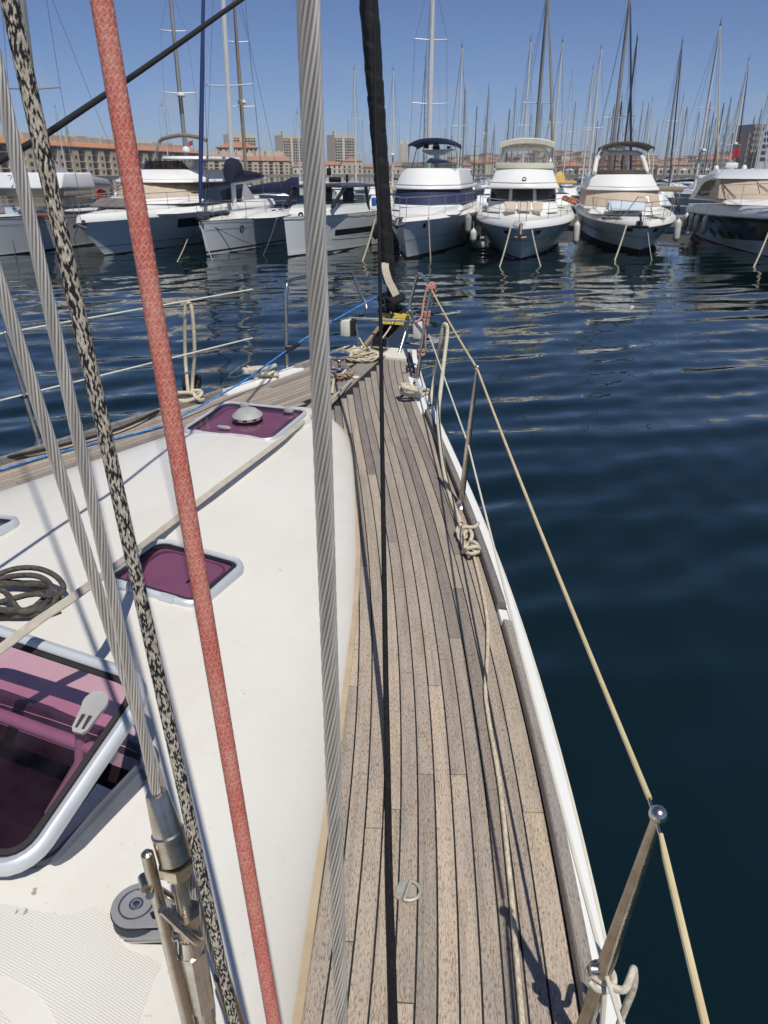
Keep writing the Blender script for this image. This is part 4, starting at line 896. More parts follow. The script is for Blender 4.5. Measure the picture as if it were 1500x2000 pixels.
def bevelled(g, name, off=.05, seg=2, ang=25):
    me = g.mesh(name) if isinstance(g, MB) else g; bm = bmesh.new(); bm.from_mesh(me); bmesh.ops.remove_doubles(bm, verts=bm.verts, dist=.0005)
    es = [e_ for e_ in bm.edges if len(e_.link_faces) == 2 and e_.calc_face_angle(0) > math.radians(ang)]
    bmesh.ops.bevel(bm, geom=es, offset=off, segments=seg, profile=.6, affect='EDGES', clamp_overlap=True); bmesh.ops.recalc_face_normals(bm, faces=bm.faces); bm.to_mesh(me); bm.free()
    me.polygons.foreach_set('use_smooth', np.ones(len(me.polygons), dtype=bool)); return me
def block(B, bot, top, yb, yt, bulge, back, n=9, off=.06, name='cabin', m=None, parent=None, label=None, pw=2):
    """solid whose front runs between two surveyed lines (x0, x1, y in the photo), rounded in plan"""
    R = []
    for (x0, x1, y), yl in ((bot, yb), (top, yt)):
        fr_ = []
        for j in range(n):
            u = 2*j/(n-1)-1; yy = yl+bulge*abs(u)**pw; p = B.q((x0+x1)/2+u*(x1-x0)/2, y, yl+bulge*.4); fr_.append(Vector((p.x, yy, p.z)))
        z = fr_[0].z; zz = sum(f.z for f in fr_)/n
        for f in fr_: f.z = zz
        R.append(fr_+[Vector((fr_[-1].x, back, zz)), Vector((fr_[0].x, back, zz))])
    g = MB(); g.rings(R, smooth=False); return B.part(name, bevelled(g, name, off) if off else g, m, parent, label), R
def hull(B, L, beam, zb, zm, rake, kw=.72, pw=1.7, pd=2.8, gun=.0, mh=None, mg=None, boot=None, yd=.15, transom=True):
    S = np.r_[0, .008, .02, .04, .07, .11, .16, .22, .3, .4, .52, .66, .82, 1.0]; Vv = [-.25, 0, .1, .22, .36, .52, .68, .84, 1.0]
    def pt(s_, v, out_=0.0):
        vv = max(v, 0); h = beam/2*(kw+(1-kw)*vv**1.1)*(1-(1-s_)**(pw+(pd-pw)*vv)); z = v*(zb+(zm-zb)*s_) if v > 0 else v*1.2
        y0 = -rake*vv**1.05; return Vector((h+out_, y0+s_*(L-y0)-(out_*1.2 if s_ < .08 else 0), z))
    g = MB()
    for sg in (1, -1):
        R = [[(lambda p: Vector((p.x*sg, p.y, p.z)))(pt(s_, v)) for v in Vv] for s_ in S]
        g.rings(R if sg > 0 else [r[::-1] for r in R], closed=False, caps=False)
    a_ = [pt(1, v) for v in Vv]; g.add(a_+[Vector((-p.x, p.y, p.z)) for p in a_], [(i, i+1, len(Vv)+i+1, len(Vv)+i) for i in range(len(Vv)-1)])
    H = B.part('hull', g, mh or WHITEGEL)
    sh = [pt(s_, 1) for s_ in S]; g = MB()
    loop = lambda ins, dz: [Vector((max(0, p.x-ins)*sg, p.y+(ins*1.3 if i_ == 0 else ins*.4*(1-S[i_])), p.z+dz)) for sg, rng_ in ((1, range(len(S)-1, -1, -1)), (-1, range(1, len(S)))) for i_ in rng_ for p in [sh[i_]]]
    if gun:
        g.rings(list(map(list, zip(loop(0, 0), loop(-.03, .02), loop(-.025, gun*.25), loop(.05, gun*.75), loop(.12, gun*.97), loop(.2, gun*.97)))), closed=False, caps=False); B.part('gunwale', g, mg or WHITEGEL)
    lp_ = loop(.12, gun*.97 if gun else .012); g = MB(); nL = len(lp_)//2; V = lp_; F = []
    for i_ in range(nL): F.append((i_, i_+1, len(lp_)-2-i_, len(lp_)-1-i_)) if i_+1 < len(lp_)-2-i_ else None
    g.add(V, [f for f in F if len(set(f)) == 4]); B.part('deck', g, mat('boat_deck', (.72, .71, .66), (.62, .60, .54), 2.2, .6))
    if boot:
        g = MB()
        for sg in (1, -1):
            R = [[(lambda p: Vector((p.x*sg, p.y, p.z)))(pt(s_, v, .006)) for v in (boot[0], boot[1])] for s_ in S]; g.rings(R if sg > 0 else [r[::-1] for r in R], closed=False, caps=False)
        B.part('boot_stripe', g, boot[2])
    B.pt = pt; B.sheer = lambda s_, ins=.0, dz=0.0, sg=1: (lambda p: Vector(((p.x-ins)*sg, p.y+ins*.8*(1-s_), p.z+dz)))(pt(s_, 1)); return H
def stripe(B, v0, v1, s0, s1, m, name='stripe', out_=.008, sides=(1, -1), k=14):
    g = MB()
    for sg in sides:
        R = [[(lambda p: Vector((p.x*sg, p.y, p.z)))(B.pt(s_, v, out_)) for v in (v0, v1)] for s_ in np.linspace(s0, s1, k)]; g.rings(R if sg > 0 else [r[::-1] for r in R], closed=False, caps=False)
    return B.part(name, g, m)
def bow_rail(B, s1, h=.62, base=.0, mid=True, r=.013, step=1.2, ins=.12):
    g = MB(); S = np.r_[.0, .015, .04, .08, .13, np.arange(.18, s1+.01, .05)]
    left = [B.sheer(s_, ins, base+h*(1+.08*(1-s_)), -1) for s_ in S]; right = [B.sheer(s_, ins, base+h*(1+.08*(1-s_)), 1) for s_ in S]
    lo = lambda P, k: [Vector((p.x, p.y, p.z-h*k)) for p in P]
    path = left[::-1]+right; g.tube(smooth_path(path, 2), r, 6)
    if mid: g.tube(lo(path, .48), r*.6, 5)
    for P in (left, right):
        last = -99
        for p in P:
            if p.y-last > step: last = p.y; g.tube([p, Vector((p.x, p.y, p.z-h))], r*.8, 5)
    return B.part('bow_rail', g, STEEL)
def tubes(B, name, paths, r, m, parent=None, n=7, k=4):
    for P in paths: g = MB(); g.tube(smooth_path(P, k) if len(P) > 2 else P, r, n); o = B.part(name, g, m, parent)
    return o
def canopy(B, name, x0, x1, ymid, yedge, yl, depth, th, m, drop=.0, n=11):
    """arched fabric top: front edge surveyed at depth yl"""
    a = B.q((x0+x1)/2, ymid, yl); e = B.q(x0, yedge, yl); f = B.q(x1, yedge, yl); R = []
    for dy, dz in ((0, -.02), (depth*.15, .03), (depth*.5, .05), (depth*.85, .02), (depth, -.06)):
        U_ = []; D_ = []
        for j in range(n):
            u = 2*j/(n-1)-1; x = e.x+(f.x-e.x)*(u+1)/2; z = a.z-(a.z-(e.z+f.z)/2)*abs(u)**2.6+dz; U_.append(Vector((x, yl+dy, z))); D_.append(Vector((x, yl+dy, z-th)))
        R.append(U_+D_[::-1])
    g = MB(); g.rings(R); return B.part(name, g, m), a, e, f
def fender(p, length, r, m, label, hang=None, grp='fenders hanging between the moored boats'):
    g = MB(); p = Vector(p); g.lathe(p, (0, 0, -1), [(.0, -.06), (.02, -.06), (.025, -.01), (r*.55, .03), (r*.92, .1), (r, .16), (r, length-.16), (r*.92, length-.1), (r*.5, length-.02), (.02, length+.02)], 14)
    o = single('fender', g, m, label, 'fender', grp); 
    if hang is not None:
        hg = MB(); hg.tube([Vector(hang), p+Vector((0, 0, .06))], .008, 5); part('fender_line', hg, CREAMROPE, o).location = -o.location
    return o
def moor(A, B_, r, label, m=None):
    g = MB(); g.tube(sag(A, B_, .07, 8), r*.8, 7); return single('mooring_line', g, m or MOORM, label, 'rope', 'mooring lines of the boats opposite')
MOORM = mat('weathered_mooring_line', (.46, .42, .32), (.34, .30, .22), 6, .9)
GLASS = mat('dark_boat_glass', (.02, .025, .045), (.012, .016, .03), 1.5, .07, rvar=.03, spec=.8)
NAVYC = mat('navy_canvas', (.012, .022, .075), (.008, .014, .05), 5, .85, bump=.01, bscale=6)
NAVYW = mat('navy_screen_cover', (.022, .03, .085), (.016, .022, .062), 2.5, .55, bump=.012, bscale=3)
BEIGEC = mat('beige_canvas', (.56, .46, .35), (.48, .39, .29), 2.5, .85, bump=.012, bscale=4)
CREAMC = mat('cream_canvas', (.68, .65, .55), (.58, .55, .46), 4, .85, bump=.015, bscale=6)
SAGEC = mat('sage_canvas', (.50, .50, .40), (.44, .44, .35), 4, .85, bump=.01, bscale=5)
BROWNC = mat('brown_canvas', (.075, .06, .048), (.055, .043, .034), 4, .85, bump=.01, bscale=5)
TAUPEC = mat('taupe_canvas', (.24, .20, .165), (.18, .15, .12), 4, .85, bump=.015, bscale=6)
GREYC = mat('grey_sail_cover', (.36, .36, .38), (.28, .28, .30), 3, .8, bump=.02, bscale=4)
ANTIF = mat('black_antifouling', (.010, .011, .012), (.016, .018, .016), 3, .6)
NAVYH = mat('navy_hull_paint', (.006, .008, .022), (.005, .006, .016), 2, .08, coat=.3)
BLUEF = mat('blue_fender', (.07, .13, .36), (.05, .10, .28), 4, .5)
WHITEF = mat('white_fender', (.66, .68, .60), (.52, .55, .46), 5, .45)
BLACKF = mat('black_fender', (.015, .015, .016), None, 5, .5)
BEIGEF = mat('beige_fender', (.62, .50, .33), (.5, .4, .26), 5, .5)
HULLG = mat('boat_hull_gelcoat', (.86, .88, .87), (.77, .80, .80), .8, .16, rvar=.06, coat=.2)
HULLW = mat('white_boat_hull', (.78, .79, .79), (.70, .72, .72), .8, .18, rvar=.06)
LB = mat('light_blue_cover', (.55, .62, .70), (.48, .55, .62), 3, .7)
MASTW = mat('white_mast', (.70, .70, .68), (.62, .62, .6), 3, .4)
MASTG = mat('grey_alloy_mast', (.36, .35, .32), (.29, .28, .26), 2, .45, .3)
MASTB = mat('brown_mast', (.27, .20, .12), (.2, .15, .09), 2, .5)
SMOKE2 = tinted('light_smoked_glass', (.70, .66, .66), .03)
SMOKE = tinted('smoked_glass', (.32, .28, .30), .03)
CLEARG = tinted('clear_screen', (.72, .78, .76), .03)
DOMEM = mat('radome_white', (.78, .78, .74), None, 5, .35)
def dome(B, px, py, yl, rpx, parent=None, name='radar_dome', flat=1.0):
    c = B.q(px, py, yl); r = rpx*B.w(c).y/1754; g = MB(); g.lathe(c-Vector((0, 0, r*flat)), (0, 0, 1), [(r*.75, 0), (r, r*.35*flat), (r*.98, r*.9*flat), (r*.75, r*1.5*flat), (r*.35, r*1.85*flat), (0, r*1.95*flat)], 16); return B.part(name, g, DOMEM, parent)
def windows(B, R, cuts, v0, v1, m, out_=.03, name='window', n=9):
    """glass panes set just proud of a block front (R = its two front rows)"""
    lo, hi = R[0][:n], R[1][:n]
    def at_(row, u): x = (u+1)/2*(n-1); i = min(int(x), n-2); return row[i].lerp(row[i+1], x-i)
    for u0, u1 in cuts:
        rows = [[at_(lo, u0+(u1-u0)*j/6).lerp(at_(hi, u0+(u1-u0)*j/6), v)+Vector((0, -out_, 0)) for j in range(7)] for v in (v0, v1)]
        g = MB(); g.rings([rows[0], rows[1], [p+Vector((0, .02, 0)) for p in rows[1]], [p+Vector((0, .02, 0)) for p in rows[0]], rows[0]], closed=False, caps=False); B.part(name, g, m)
def horn_tower(B): pass

# ---- motor yacht with the cream bimini (boat seen bow-on, right of centre)
B = Boat('flybridge_yacht', 'bow-on flybridge motor yacht with cream bimini and three dark windscreen panes', 'motor yacht', (1016, 507), math.radians(10.5), 'motor yachts moored opposite')
hull(B, 11.5, 4.25, 1.10, 1.22, 1.15, .76, 2.6, 4.6, .27, HULLG, WHITEGEL, (-.02, .05, ANTIF))
stripe(B, .62, .645, .0, .7, mat('grey_stripe', (.30, .34, .34), None, 3, .4))
for sg in (1, -1): stripe(B, .80, .93, .055 if sg > 0 else .055, .085, GLASS, 'porthole', .012, (sg,), 4)
block(B, (966, 1078, 428), (980, 1062, 412), 1.2, 2.2, 1.0, 6.5, name='foredeck_trunk', m=WHITEGEL, off=.08)
block(B, (948, 1092, 416), (952, 1090, 395), 2.7, 3.1, 1.1, 9.0, name='cabin', m=WHITEGEL, off=.08)
_o, WR = block(B, (953, 1089, 396.5), (957, 1086, 367), 3.1, 3.75, 1.0, 9.0, name='windscreen_frame', m=WHITEGEL, off=.03)
windows(B, WR, ((-.96, -.41), (-.31, .30), (.40, .96)), .10, .93, GLASS)
block(B, (950, 1095, 368.5), (957, 1089, 357), 2.95, 3.05, .9, 9.6, name='flybridge_brow', m=WHITEGEL, off=.06)
block(B, (957, 1089, 357.5), (968, 1080, 329), 3.0, 3.9, .9, 9.3, name='flybridge_front', m=WHITEGEL, off=.07)
block(B, (966, 1083, 330), (967, 1082, 318), 3.85, 4.05, .8, 5.2, name='windshield_cover', m=SAGEC, off=.05)
arch = [B.q(x, y, 6.6+dy) for x, y, dy in ((977, 318, -.5), (981, 305, -.3), (986, 295, 0), (994, 291, .1), (1026, 290, .1), (1057, 290, .1), (1065, 295, 0), (1071, 304, -.3), (1074, 318, -.5))]
tubes(B, 'radar_arch', [arch], .085, WHITEGEL, n=8)
cn, a, e, f = canopy(B, 'bimini', 977, 1084, 270, 279, 5.6, 2.4, .17, CREAMC)
tubes(B, 'bimini_frame', [[e+Vector((.03, .1, 0)), Vector((e.x-.02, 6.2, a.z-1.25))], [f+Vector((-.03, .1, 0)), Vector((f.x+.02, 6.2, a.z-1.25))], [e+Vector((.03, 2.2, -.05)), Vector((e.x, 6.4, a.z-1.25))], [f+Vector((-.03, 2.2, -.05)), Vector((f.x, 6.4, a.z-1.25))]], .02, STEEL)
dome(B, 1027, 284, 6.7, 7, flat=.5); dome(B, 1015, 284, 6.6, 2.5)
c = B.q(1024, 350, 3.16); g = MB(); R = [[c+Vector((math.cos(q)*r, -dy, math.sin(q)*r)) for r, dy in ((.085, 0), (.075, .05), (.05, .05), (.045, 0))] for q in np.linspace(0, 2*math.pi, 19)]; g.rings(R, closed=True, caps=False); B.part('horn_ring', g, BLACK)
CUSH = mat('beige_cushion', (.60, .50, .40), (.54, .45, .35), 4, .85)
for x0, x1, u0 in ((987, 1009, 0), (1010, 1038, 0), (1039, 1060, 0)):
    a_, b_, c_, d_ = B.q(x0+2, 414, 1.9), B.q(x1-1, 414, 1.9), B.q(x1-1+(2 if x0 > 1015 else 0), 397, 2.75), B.q(x0-(3 if x0 < 1000 else 0), 397, 2.75); g = MB(); g.prism([a_, b_, c_, d_], (0, .02, .07)); B.part('sun_cushion', bevelled(g, 'sun_cushion', .03), CUSH)
bow_rail(B, .62, .66, .2)
g = MB(); c = B.q(1018, 441, -.9); g.box(c, (.14, .5, .2), 0, .03); g.tube([c+Vector((0, -.3, .05)), c+Vector((0, -.45, -.25)), c+Vector((.0, -.30, -.4))], .04, 8); g.tube([c+Vector((-.2, -.25, -.36)), c+Vector((0, -.36, -.38)), c+Vector((.2, -.25, -.36))], .035, 6); B.part('anchor', g, GALV)
moor(B.w(B.q(998, 442, -.6)), atz(974, 527, -.05), .035, 'left of two pale mooring lines from the bow with the cream bimini'); moor(B.w(B.q(1038, 445, -.6)), atz(1058, 527, -.05), .03, 'right of two pale mooring lines from the bow with the cream bimini')
BT = {'cream': B}
# ---- motor yacht with the navy bimini
B = Boat('flybridge_yacht', 'flybridge motor yacht with navy bimini and navy windscreen cover, beside the furled sail', 'motor yacht', (795, 505), math.radians(12.5), 'motor yachts moored opposite')
hull(B, 11.5, 3.95, 1.30, 1.42, .95, .78, 2.3, 3.6, .14, HULLG, WHITEGEL, (-.02, .05, ANTIF))
stripe(B, .5, .515, .0, .8, MATS['grey_stripe']); stripe(B, .80, .92, .09, .105, GLASS, 'porthole', .012, (1,), 4)
block(B, (770, 892, 420), (776, 885, 404), 1.4, 2.4, 1.0, 7, name='foredeck_trunk', m=WHITEGEL, off=.1)
block(B, (758, 900, 412), (760, 898, 400), 2.5, 2.9, 1.0, 9.2, name='cabin', m=WHITEGEL, off=.06)
block(B, (761, 899, 405), (768, 896, 369), 2.8, 3.7, 1.1, 9.2, name='windscreen', m=NAVYW, off=.05, label='navy fabric cover over the windscreen')
block(B, (765, 898, 370), (767, 897, 362), 3.5, 3.6, 1.0, 9.8, name='flybridge_brow', m=WHITEGEL, off=.05)
block(B, (767, 897, 362.5), (781, 892, 328), 3.55, 4.4, 1.0, 9.4, name='flybridge_front', m=WHITEGEL, off=.08)
block(B, (783, 890, 328.5), (784, 889, 317), 4.4, 4.6, .9, 5.0, name='windshield', m=CLEARG, off=0)
c0_, c1_ = B.q(831, 318, 5.2), B.q(879, 318, 5.2); ct = B.q(845, 308, 5.4)
g = MB(); g.rings([[c0_, c1_, c1_+Vector((0, .8, 0)), c0_+Vector((0, .8, 0))], [ct+Vector((-.12, -.1, 0)), ct+Vector((.5, -.1, -.08)), ct+Vector((.5, .4, -.08)), ct+Vector((-.12, .4, 0))]]); B.part('console_cover', bevelled(g, 'console_cover', .07), NAVYC)
a_, b_ = B.q(824, 293, 7.2), B.q(886, 291, 7.2); mid = B.q(852, 303, 7.2); g = MB(); g.prism([a_, b_, b_+Vector((0, 0, -.06)), mid+Vector((.3, 0, 0)), mid+Vector((-.3, 0, 0)), a_+Vector((0, 0, -.06))], (0, .5, 0)); g.box(Vector((mid.x, mid.y+.25, mid.z-.5)), (.25, .3, 1.1)); B.part('radar_mast', bevelled(g, 'radar_mast', .03), WHITEGEL)
dome(B, 852, 283, 7.3, 7, flat=.6); g = MB()
for x, y, sx, sz in ((833, 286, .18, .16), (852, 289, .3, .12), (876, 288, .14, .1)): g.box(B.q(x, y, 7.2), (sx, .2, sz), 0, .02)
B.part('horn_and_lights', g, BLACK)
cn, a, e, f = canopy(B, 'bimini', 797, 889, 270, 281, 5.6, 2.2, .10, NAVYC)
tubes(B, 'bimini_frame', [[f+Vector((-.02, .1, 0)), f+Vector((.08, .3, -.6)), Vector((f.x+.12, 6.0, a.z-1.25))], [e+Vector((.02, .1, 0)), Vector((e.x-.05, 6.0, a.z-1.25))], [f+Vector((-.03, 2.0, -.05)), Vector((f.x+.1, 6.4, a.z-1.25))], [e+Vector((.03, 2.0, -.05)), Vector((e.x, 6.4, a.z-1.25))]], .02, STEEL)
bow_rail(B, .6, .68, .08)
c = B.q(779, 432, -.9); g = MB(); g.box(c+Vector((0, .2, .06)), (.2, .7, .1), 0, .02); g.tube([c+Vector((0, -.2, .06)), c+Vector((0, -.35, -.1)), c+Vector((-.05, -.1, -.22))], .05, 8); g.tube([c+Vector((-.2, -.1, -.1)), c+Vector((0, -.3, -.16)), c+Vector((.22, -.05, -.08))], .05, 6); B.part('anchor', g, mat('dark_galvanised', (.12, .12, .13), None, 9, .5, .5))
moor(B.w(B.q(837, 424, .3)), atz(841, 508, -.05), .035, 'pale mooring line from the yacht with the navy bimini')
moor(B.w(B.q(733, 428, .2)), atz(707, 513, -.05), .04, 'mooring pole-like line slanting left of the furled sail')
BT['navy'] = B
# ---- motor yacht with the brown bimini
B = Boat('flybridge_yacht', 'flybridge motor yacht with brown bimini and beige windscreen cover', 'motor yacht', (1248, 497), math.radians(10.5), 'motor yachts moored opposite')
hull(B, 11.5, 4.1, 1.03, 1.20, .95, .78, 2.6, 4.4, .24, HULLG, WHITEGEL, (-.02, .19, ANTIF))
stripe(B, .62, .65, .0, .7, MATS['grey_stripe'])
for sg in (1, -1): stripe(B, .80, .94, .05, .085, GLASS, 'porthole', .012, (sg,), 4)
block(B, (1150, 1300, 420), (1160, 1285, 404), 1.6, 2.6, 1.2, 7, name='foredeck_trunk', m=WHITEGEL, off=.1)
block(B, (1141, 1296, 410), (1143, 1294, 401), 2.6, 2.8, 1.2, 9.2, name='cabin', m=WHITEGEL, off=.06)
block(B, (1143, 1295, 404), (1148, 1290, 371), 2.7, 3.5, 1.2, 9.2, name='windscreen', m=BEIGEC, off=.05, label='beige fabric cover over the windscreen')
block(B, (1147, 1293, 372.5), (1149, 1291, 365), 3.35, 3.45, 1.0, 9.8, name='flybridge_brow', m=WHITEGEL, off=.05)
block(B, (1150, 1290, 366), (1158, 1277, 340), 3.4, 4.1, 1.0, 9.4, name='flybridge_front', m=WHITEGEL, off=.08)
block(B, (1160, 1274, 340.5), (1161, 1273, 331), 4.1, 4.25, .9, 5.0, name='windshield_cover', m=BROWNC, off=.03)
arch = [B.q(x, y, 6.0+dy) for x, y, dy in ((1161, 338, -1.2), (1165, 314, -.5), (1171, 304, -.1), (1180, 300, .1), (1213, 298, .2), (1243, 299, .1), (1252, 304, -.1), (1258, 316, -.5), (1264, 338, -1.2))]
tubes(B, 'radar_arch', [arch], .10, GEL, n=8)
g = MB(); g.add([arch[i] for i in (0, 1, 2, 3, 4, 5, 6, 7, 8)], [tuple(range(9))]); B.part('smoked_panel', g, SMOKE2)
cn, a, e, f = canopy(B, 'bimini', 1175, 1280, 277, 288, 5.6, 2.2, .07, BROWNC)
tubes(B, 'bimini_frame', [[e+Vector((.02, .1, 0)), Vector((e.x-.45, 5.2, a.z-1.4))], [f+Vector((-.06, .1, 0)), Vector((f.x+.05, 5.6, a.z-1.4))], [e+Vector((.02, 2., 0)), Vector((e.x-.3, 6.2, a.z-1.4))], [f+Vector((-.06, 2., 0)), Vector((f.x+.08, 6.4, a.z-1.4))]], .022, CREAMC)
dome(B, 1182, 293, 6.1, 8); g = MB(); g.box(B.q(1211, 287, 6.3), (.42, .4, .2), 0, .05); g.box(B.q(1217, 276, 6.3), (.05, .05, .35)); B.part('radar', g, DOMEM)
a_, b_ = B.q(1189, 413, 1.3), B.q(1262, 413, 1.3); g = MB(); R = []
for k in range(9):
    x = a_.x+(b_.x-a_.x)*k/8; r = .28*min(1, 4*math.sin(math.pi*(k+.6)/9.2)); R.append([Vector((x, 1.9+.5*math.cos(q), a_.z+.05+r*max(-.1, math.sin(q)*1.2))) for q in np.linspace(0, 2*math.pi, 13)[:-1]])
g.rings(R); B.part('covered_tender', g, LB, None, 'light blue covered dinghy lying on the foredeck')
bow_rail(B, .6, .66, .16)
tubes(B, 'passerelle_frame', [[B.q(1217, 423, .4), B.q(1246, 385, .6), B.q(1265, 385, .6), B.q(1276, 425, .4)]], .018, STEEL, k=1)
g = MB(); c = B.q(1249, 436, -.8); g.box(c, (.2, .5, .14), 0, .03); g.tube([c+Vector((-.3, -.2, -.12)), c+Vector((0, -.4, -.1)), c+Vector((.3, -.2, -.12))], .05, 6); g.tube([c+Vector((0, .1, .3)), c+Vector((0, -.3, .1)), c+Vector((0, -.4, -.2))], .045, 6); B.part('anchor', g, BLACK)
for x, y, sd in ((1192, 428, 3), (1280, 427, 6)): g = MB(); g.tube(smooth_path(knot(B.q(x, y, .5), .3, .2, .08, sd, 16), 3), .022, 5); B.part('rope_heap', g, mat('brown_rope', (.2, .17, .14), None, 8, .9))
moor(B.w(B.q(1224, 439, -.3)), atz(1199, 513, -.05), .04, 'thick mooring line from the yacht with the brown bimini'); moor(B.w(B.q(1264, 440, -.3)), atz(1274, 512, -.05), .016, 'thin line hanging from the bow with the brown bimini')
# aft awning and enclosure seen to the right of it
AW = [B.q(1290, 372, 9.0), B.q(1328, 374, 9.0)]; g = MB(); g.box((AW[0]+AW[1])/2+Vector((0, 1.2, .08)), ((AW[1]-AW[0]).x+.3, 2.6, .22), 0, .05); B.part('aft_awning', g, mat('brown_awning', (.33, .27, .20), None, 4, .8))
g = MB(); tubes(B, 'awning_post', [[AW[1], B.q(1326, 420, 9.2)], [AW[1]+Vector((0, 1.2, 0)), B.q(1326, 420, 10.4)]], .04, STEEL)
g = MB(); p_, q_ = B.q(1297, 374, 9.6), B.q(1322, 412, 9.6); g.add([p_, Vector((q_.x, p_.y, p_.z)), q_, Vector((p_.x, p_.y, q_.z))], [(0, 1, 2, 3), (3, 2, 1, 0)]); B.part('clear_enclosure', g, CLEARG)
BT['brown'] = B
# ---- navy-hulled cruiser at the right edge
B = Boat('sport_cruiser', 'navy-hulled white sport cruiser with curved hardtop at the right edge of the photo', 'motor yacht', (1530, 509), math.radians(14.5), 'motor yachts moored opposite')
hull(B, 13.0, 4.4, 1.42, 1.05, 1.1, .76, 2.0, 3.2, .42, HULLW, WHITEGEL, (-.02, .03, ANTIF))
g = MB()
for sg in (1, -1):
    R = []
    for s_ in np.r_[0, .01, .03, np.linspace(.06, 1, 20)]:
        v0 = .12+.36*(1-s_)**1.6; R.append([(lambda p: Vector((p.x*sg, p.y, p.z)))(B.pt(s_, v0+(.985-v0)*q, .008)) for q in (0, .33, .66, 1)])
    g.rings(R if sg > 0 else [r[::-1] for r in R], closed=False, caps=False)
B.part('navy_topside', g, NAVYH); stripe(B, .74, .86, .135, .15, GLASS, 'porthole', .014, (-1,), 4)
stripe(B, 1.005, 1.02, 0, 1, BLACK, 'rub_strip', .012)
block(B, (1420, 1640, 402), (1425, 1620, 390), 2.0, 3.0, 1.2, 9.5, name='foredeck_trunk', m=WHITEGEL, off=.12)
block(B, (1408, 1620, 391), (1412, 1600, 349), 3.0, 4.6, 1.5, 8.6, name='windscreen', m=BEIGEC, off=.05, label='cream windscreen cover with two wipers')
block(B, (1402, 1612, 350), (1420, 1596, 330), 4.4, 5.6, 1.3, 10.0, name='hardtop', m=HULLW, off=.16)
# curved side wing with the dark side window
def wing(off_, m, name, scale=1.0, th=.10):
    P = []
    for x, y in ((1352, 392), (1362, 372), (1368, 356), (1376, 345), (1388, 338), (1400, 339), (1408, 349), (1412, 370), (1414, 392)):
        p = B.q(x, y, 7.5); P.append(Vector((p.x, 7.5+(1414-x)*.055-1.6, p.z)))
    c_ = sum(P, Vector())/len(P); c_.z -= .15
    P = [c_+(p-c_)*scale+Vector((0, -off_, -(1-scale)*.25)) for p in P]; g = MB(); g.prism(P, (0.06, th, 0)); return B.part(name, bevelled(g, name, .03) if scale == 1 else g, m)
wing(0, HULLW, 'side_wing'); wing(.03, GLASS, 'side_window', .70, .02)
g = MB(); p = B.q(1372, 346, 9.0); g.box(p, (.5, 1.2, .16), 0, .06); B.part('arch_fin', g, HULLW)
for x, y, r in ((1399, 328, 5.5), (1454, 327, 5.5)): dome(B, x, y, 8.6, r)
g = MB(); g.box(B.q(1428, 323, 8.8), (.52, .5, .22), 0, .05); B.part('radar', g, DOMEM)
g = MB(); p = B.q(1432, 318, 9.8); g.tube([p, p+Vector((0, 0, .35))], .02, 6); B.part('flag_pole', g, STEEL)
FLG = mat('flag_cloth_red', (.55, .03, .05), None, 3, .8); g = MB(); g.rings([[p+Vector((-.1+.28*u, .05*math.sin(u*5), .1+.38*v+.18*u)) for u in np.linspace(0, 1, 7)] for v in (0, .5, 1)], closed=False, caps=False); B.part('flag', g, FLG)
for x, y, x2, y2 in ((1412, 360, 1438, 387), (1480, 358, 1503, 374)):
    a_, b_ = B.q(x, y, 2.9), B.q(x2, y2, 2.9); t0 = B.q(x-2, y-5, 2.9); t1 = B.q(x+4, y+20, 2.9); tubes(B, 'wiper', [[a_, b_], [a_+Vector((.05, 0, -.08)), b_+Vector((-.06, 0, -.03))], [t0, t1]], .014, BLACK)
bow_rail(B, .72, .75, .38, True, .014, 1.6)
for i_, (x, y) in enumerate(((1326, 430), (1349, 424), (1361, 420), (1383, 422))):
    s_ = (.86, .72, .62, .50)[i_]; p = B.w(B.pt(s_, 1, .16)*1.0); pl = B.pt(s_, 1, .14); pw_ = B.w(Vector((-pl.x, pl.y, pl.z-.02)))
    fender(pw_, .78, .13, WHITEF, ('pale fender at the far stern end of the navy hull', 'pale fender second from the stern on the navy hull', 'pale fender third from the stern on the navy hull', 'pale fender nearest the bow on the navy hull')[i_], pw_+Vector((0, 0, .55)))
moor(B.w(B.q(1503, 450, .2)), atz(1471, 524, -.05), .04, 'pale mooring line in front of the navy hull')
BT['nhull'] = B
# ---- fenders and odds between the motor yachts
B5, B6, B7 = BT['navy'], BT['cream'], BT['brown']
fender(atY(910, 432, 31.5), .75, .17, BLACKF, 'big black fender between the navy and cream bimini yachts', atY(908, 420, 31.5)); fender(atY(915, 418, 31.3), .72, .13, mat('grey_green_fender', (.33, .35, .29), None, 5, .6), 'grey-green fender beside the big black one', atY(914, 410, 31.3))
fender(atY(1128, 433, 30.5), .8, .12, WHITEF, 'white fender left of the brown bimini yacht', atY(1128, 420, 30.5)); fender(atY(1326, 428, 31.0), .82, .13, WHITEF, 'pale fender right of the brown bimini yacht', atY(1325, 415, 31)); fender(atY(925, 447, 31.0), .5, .13, WHITEF, 'short white fender low beside the cream bimini hull', atY(924, 432, 31))
g = MB(); g.tube(smooth_path(knot(atY(1113, 398, 34), .28, .2, .3, 9, 22), 3), .035, 6); single('orange_rope_coil', g, mat('orange_rope', (.55, .20, .10), (.42, .16, .08), 6, .9), 'faded orange rope hung up between the cream and brown bimini yachts', 'rope')
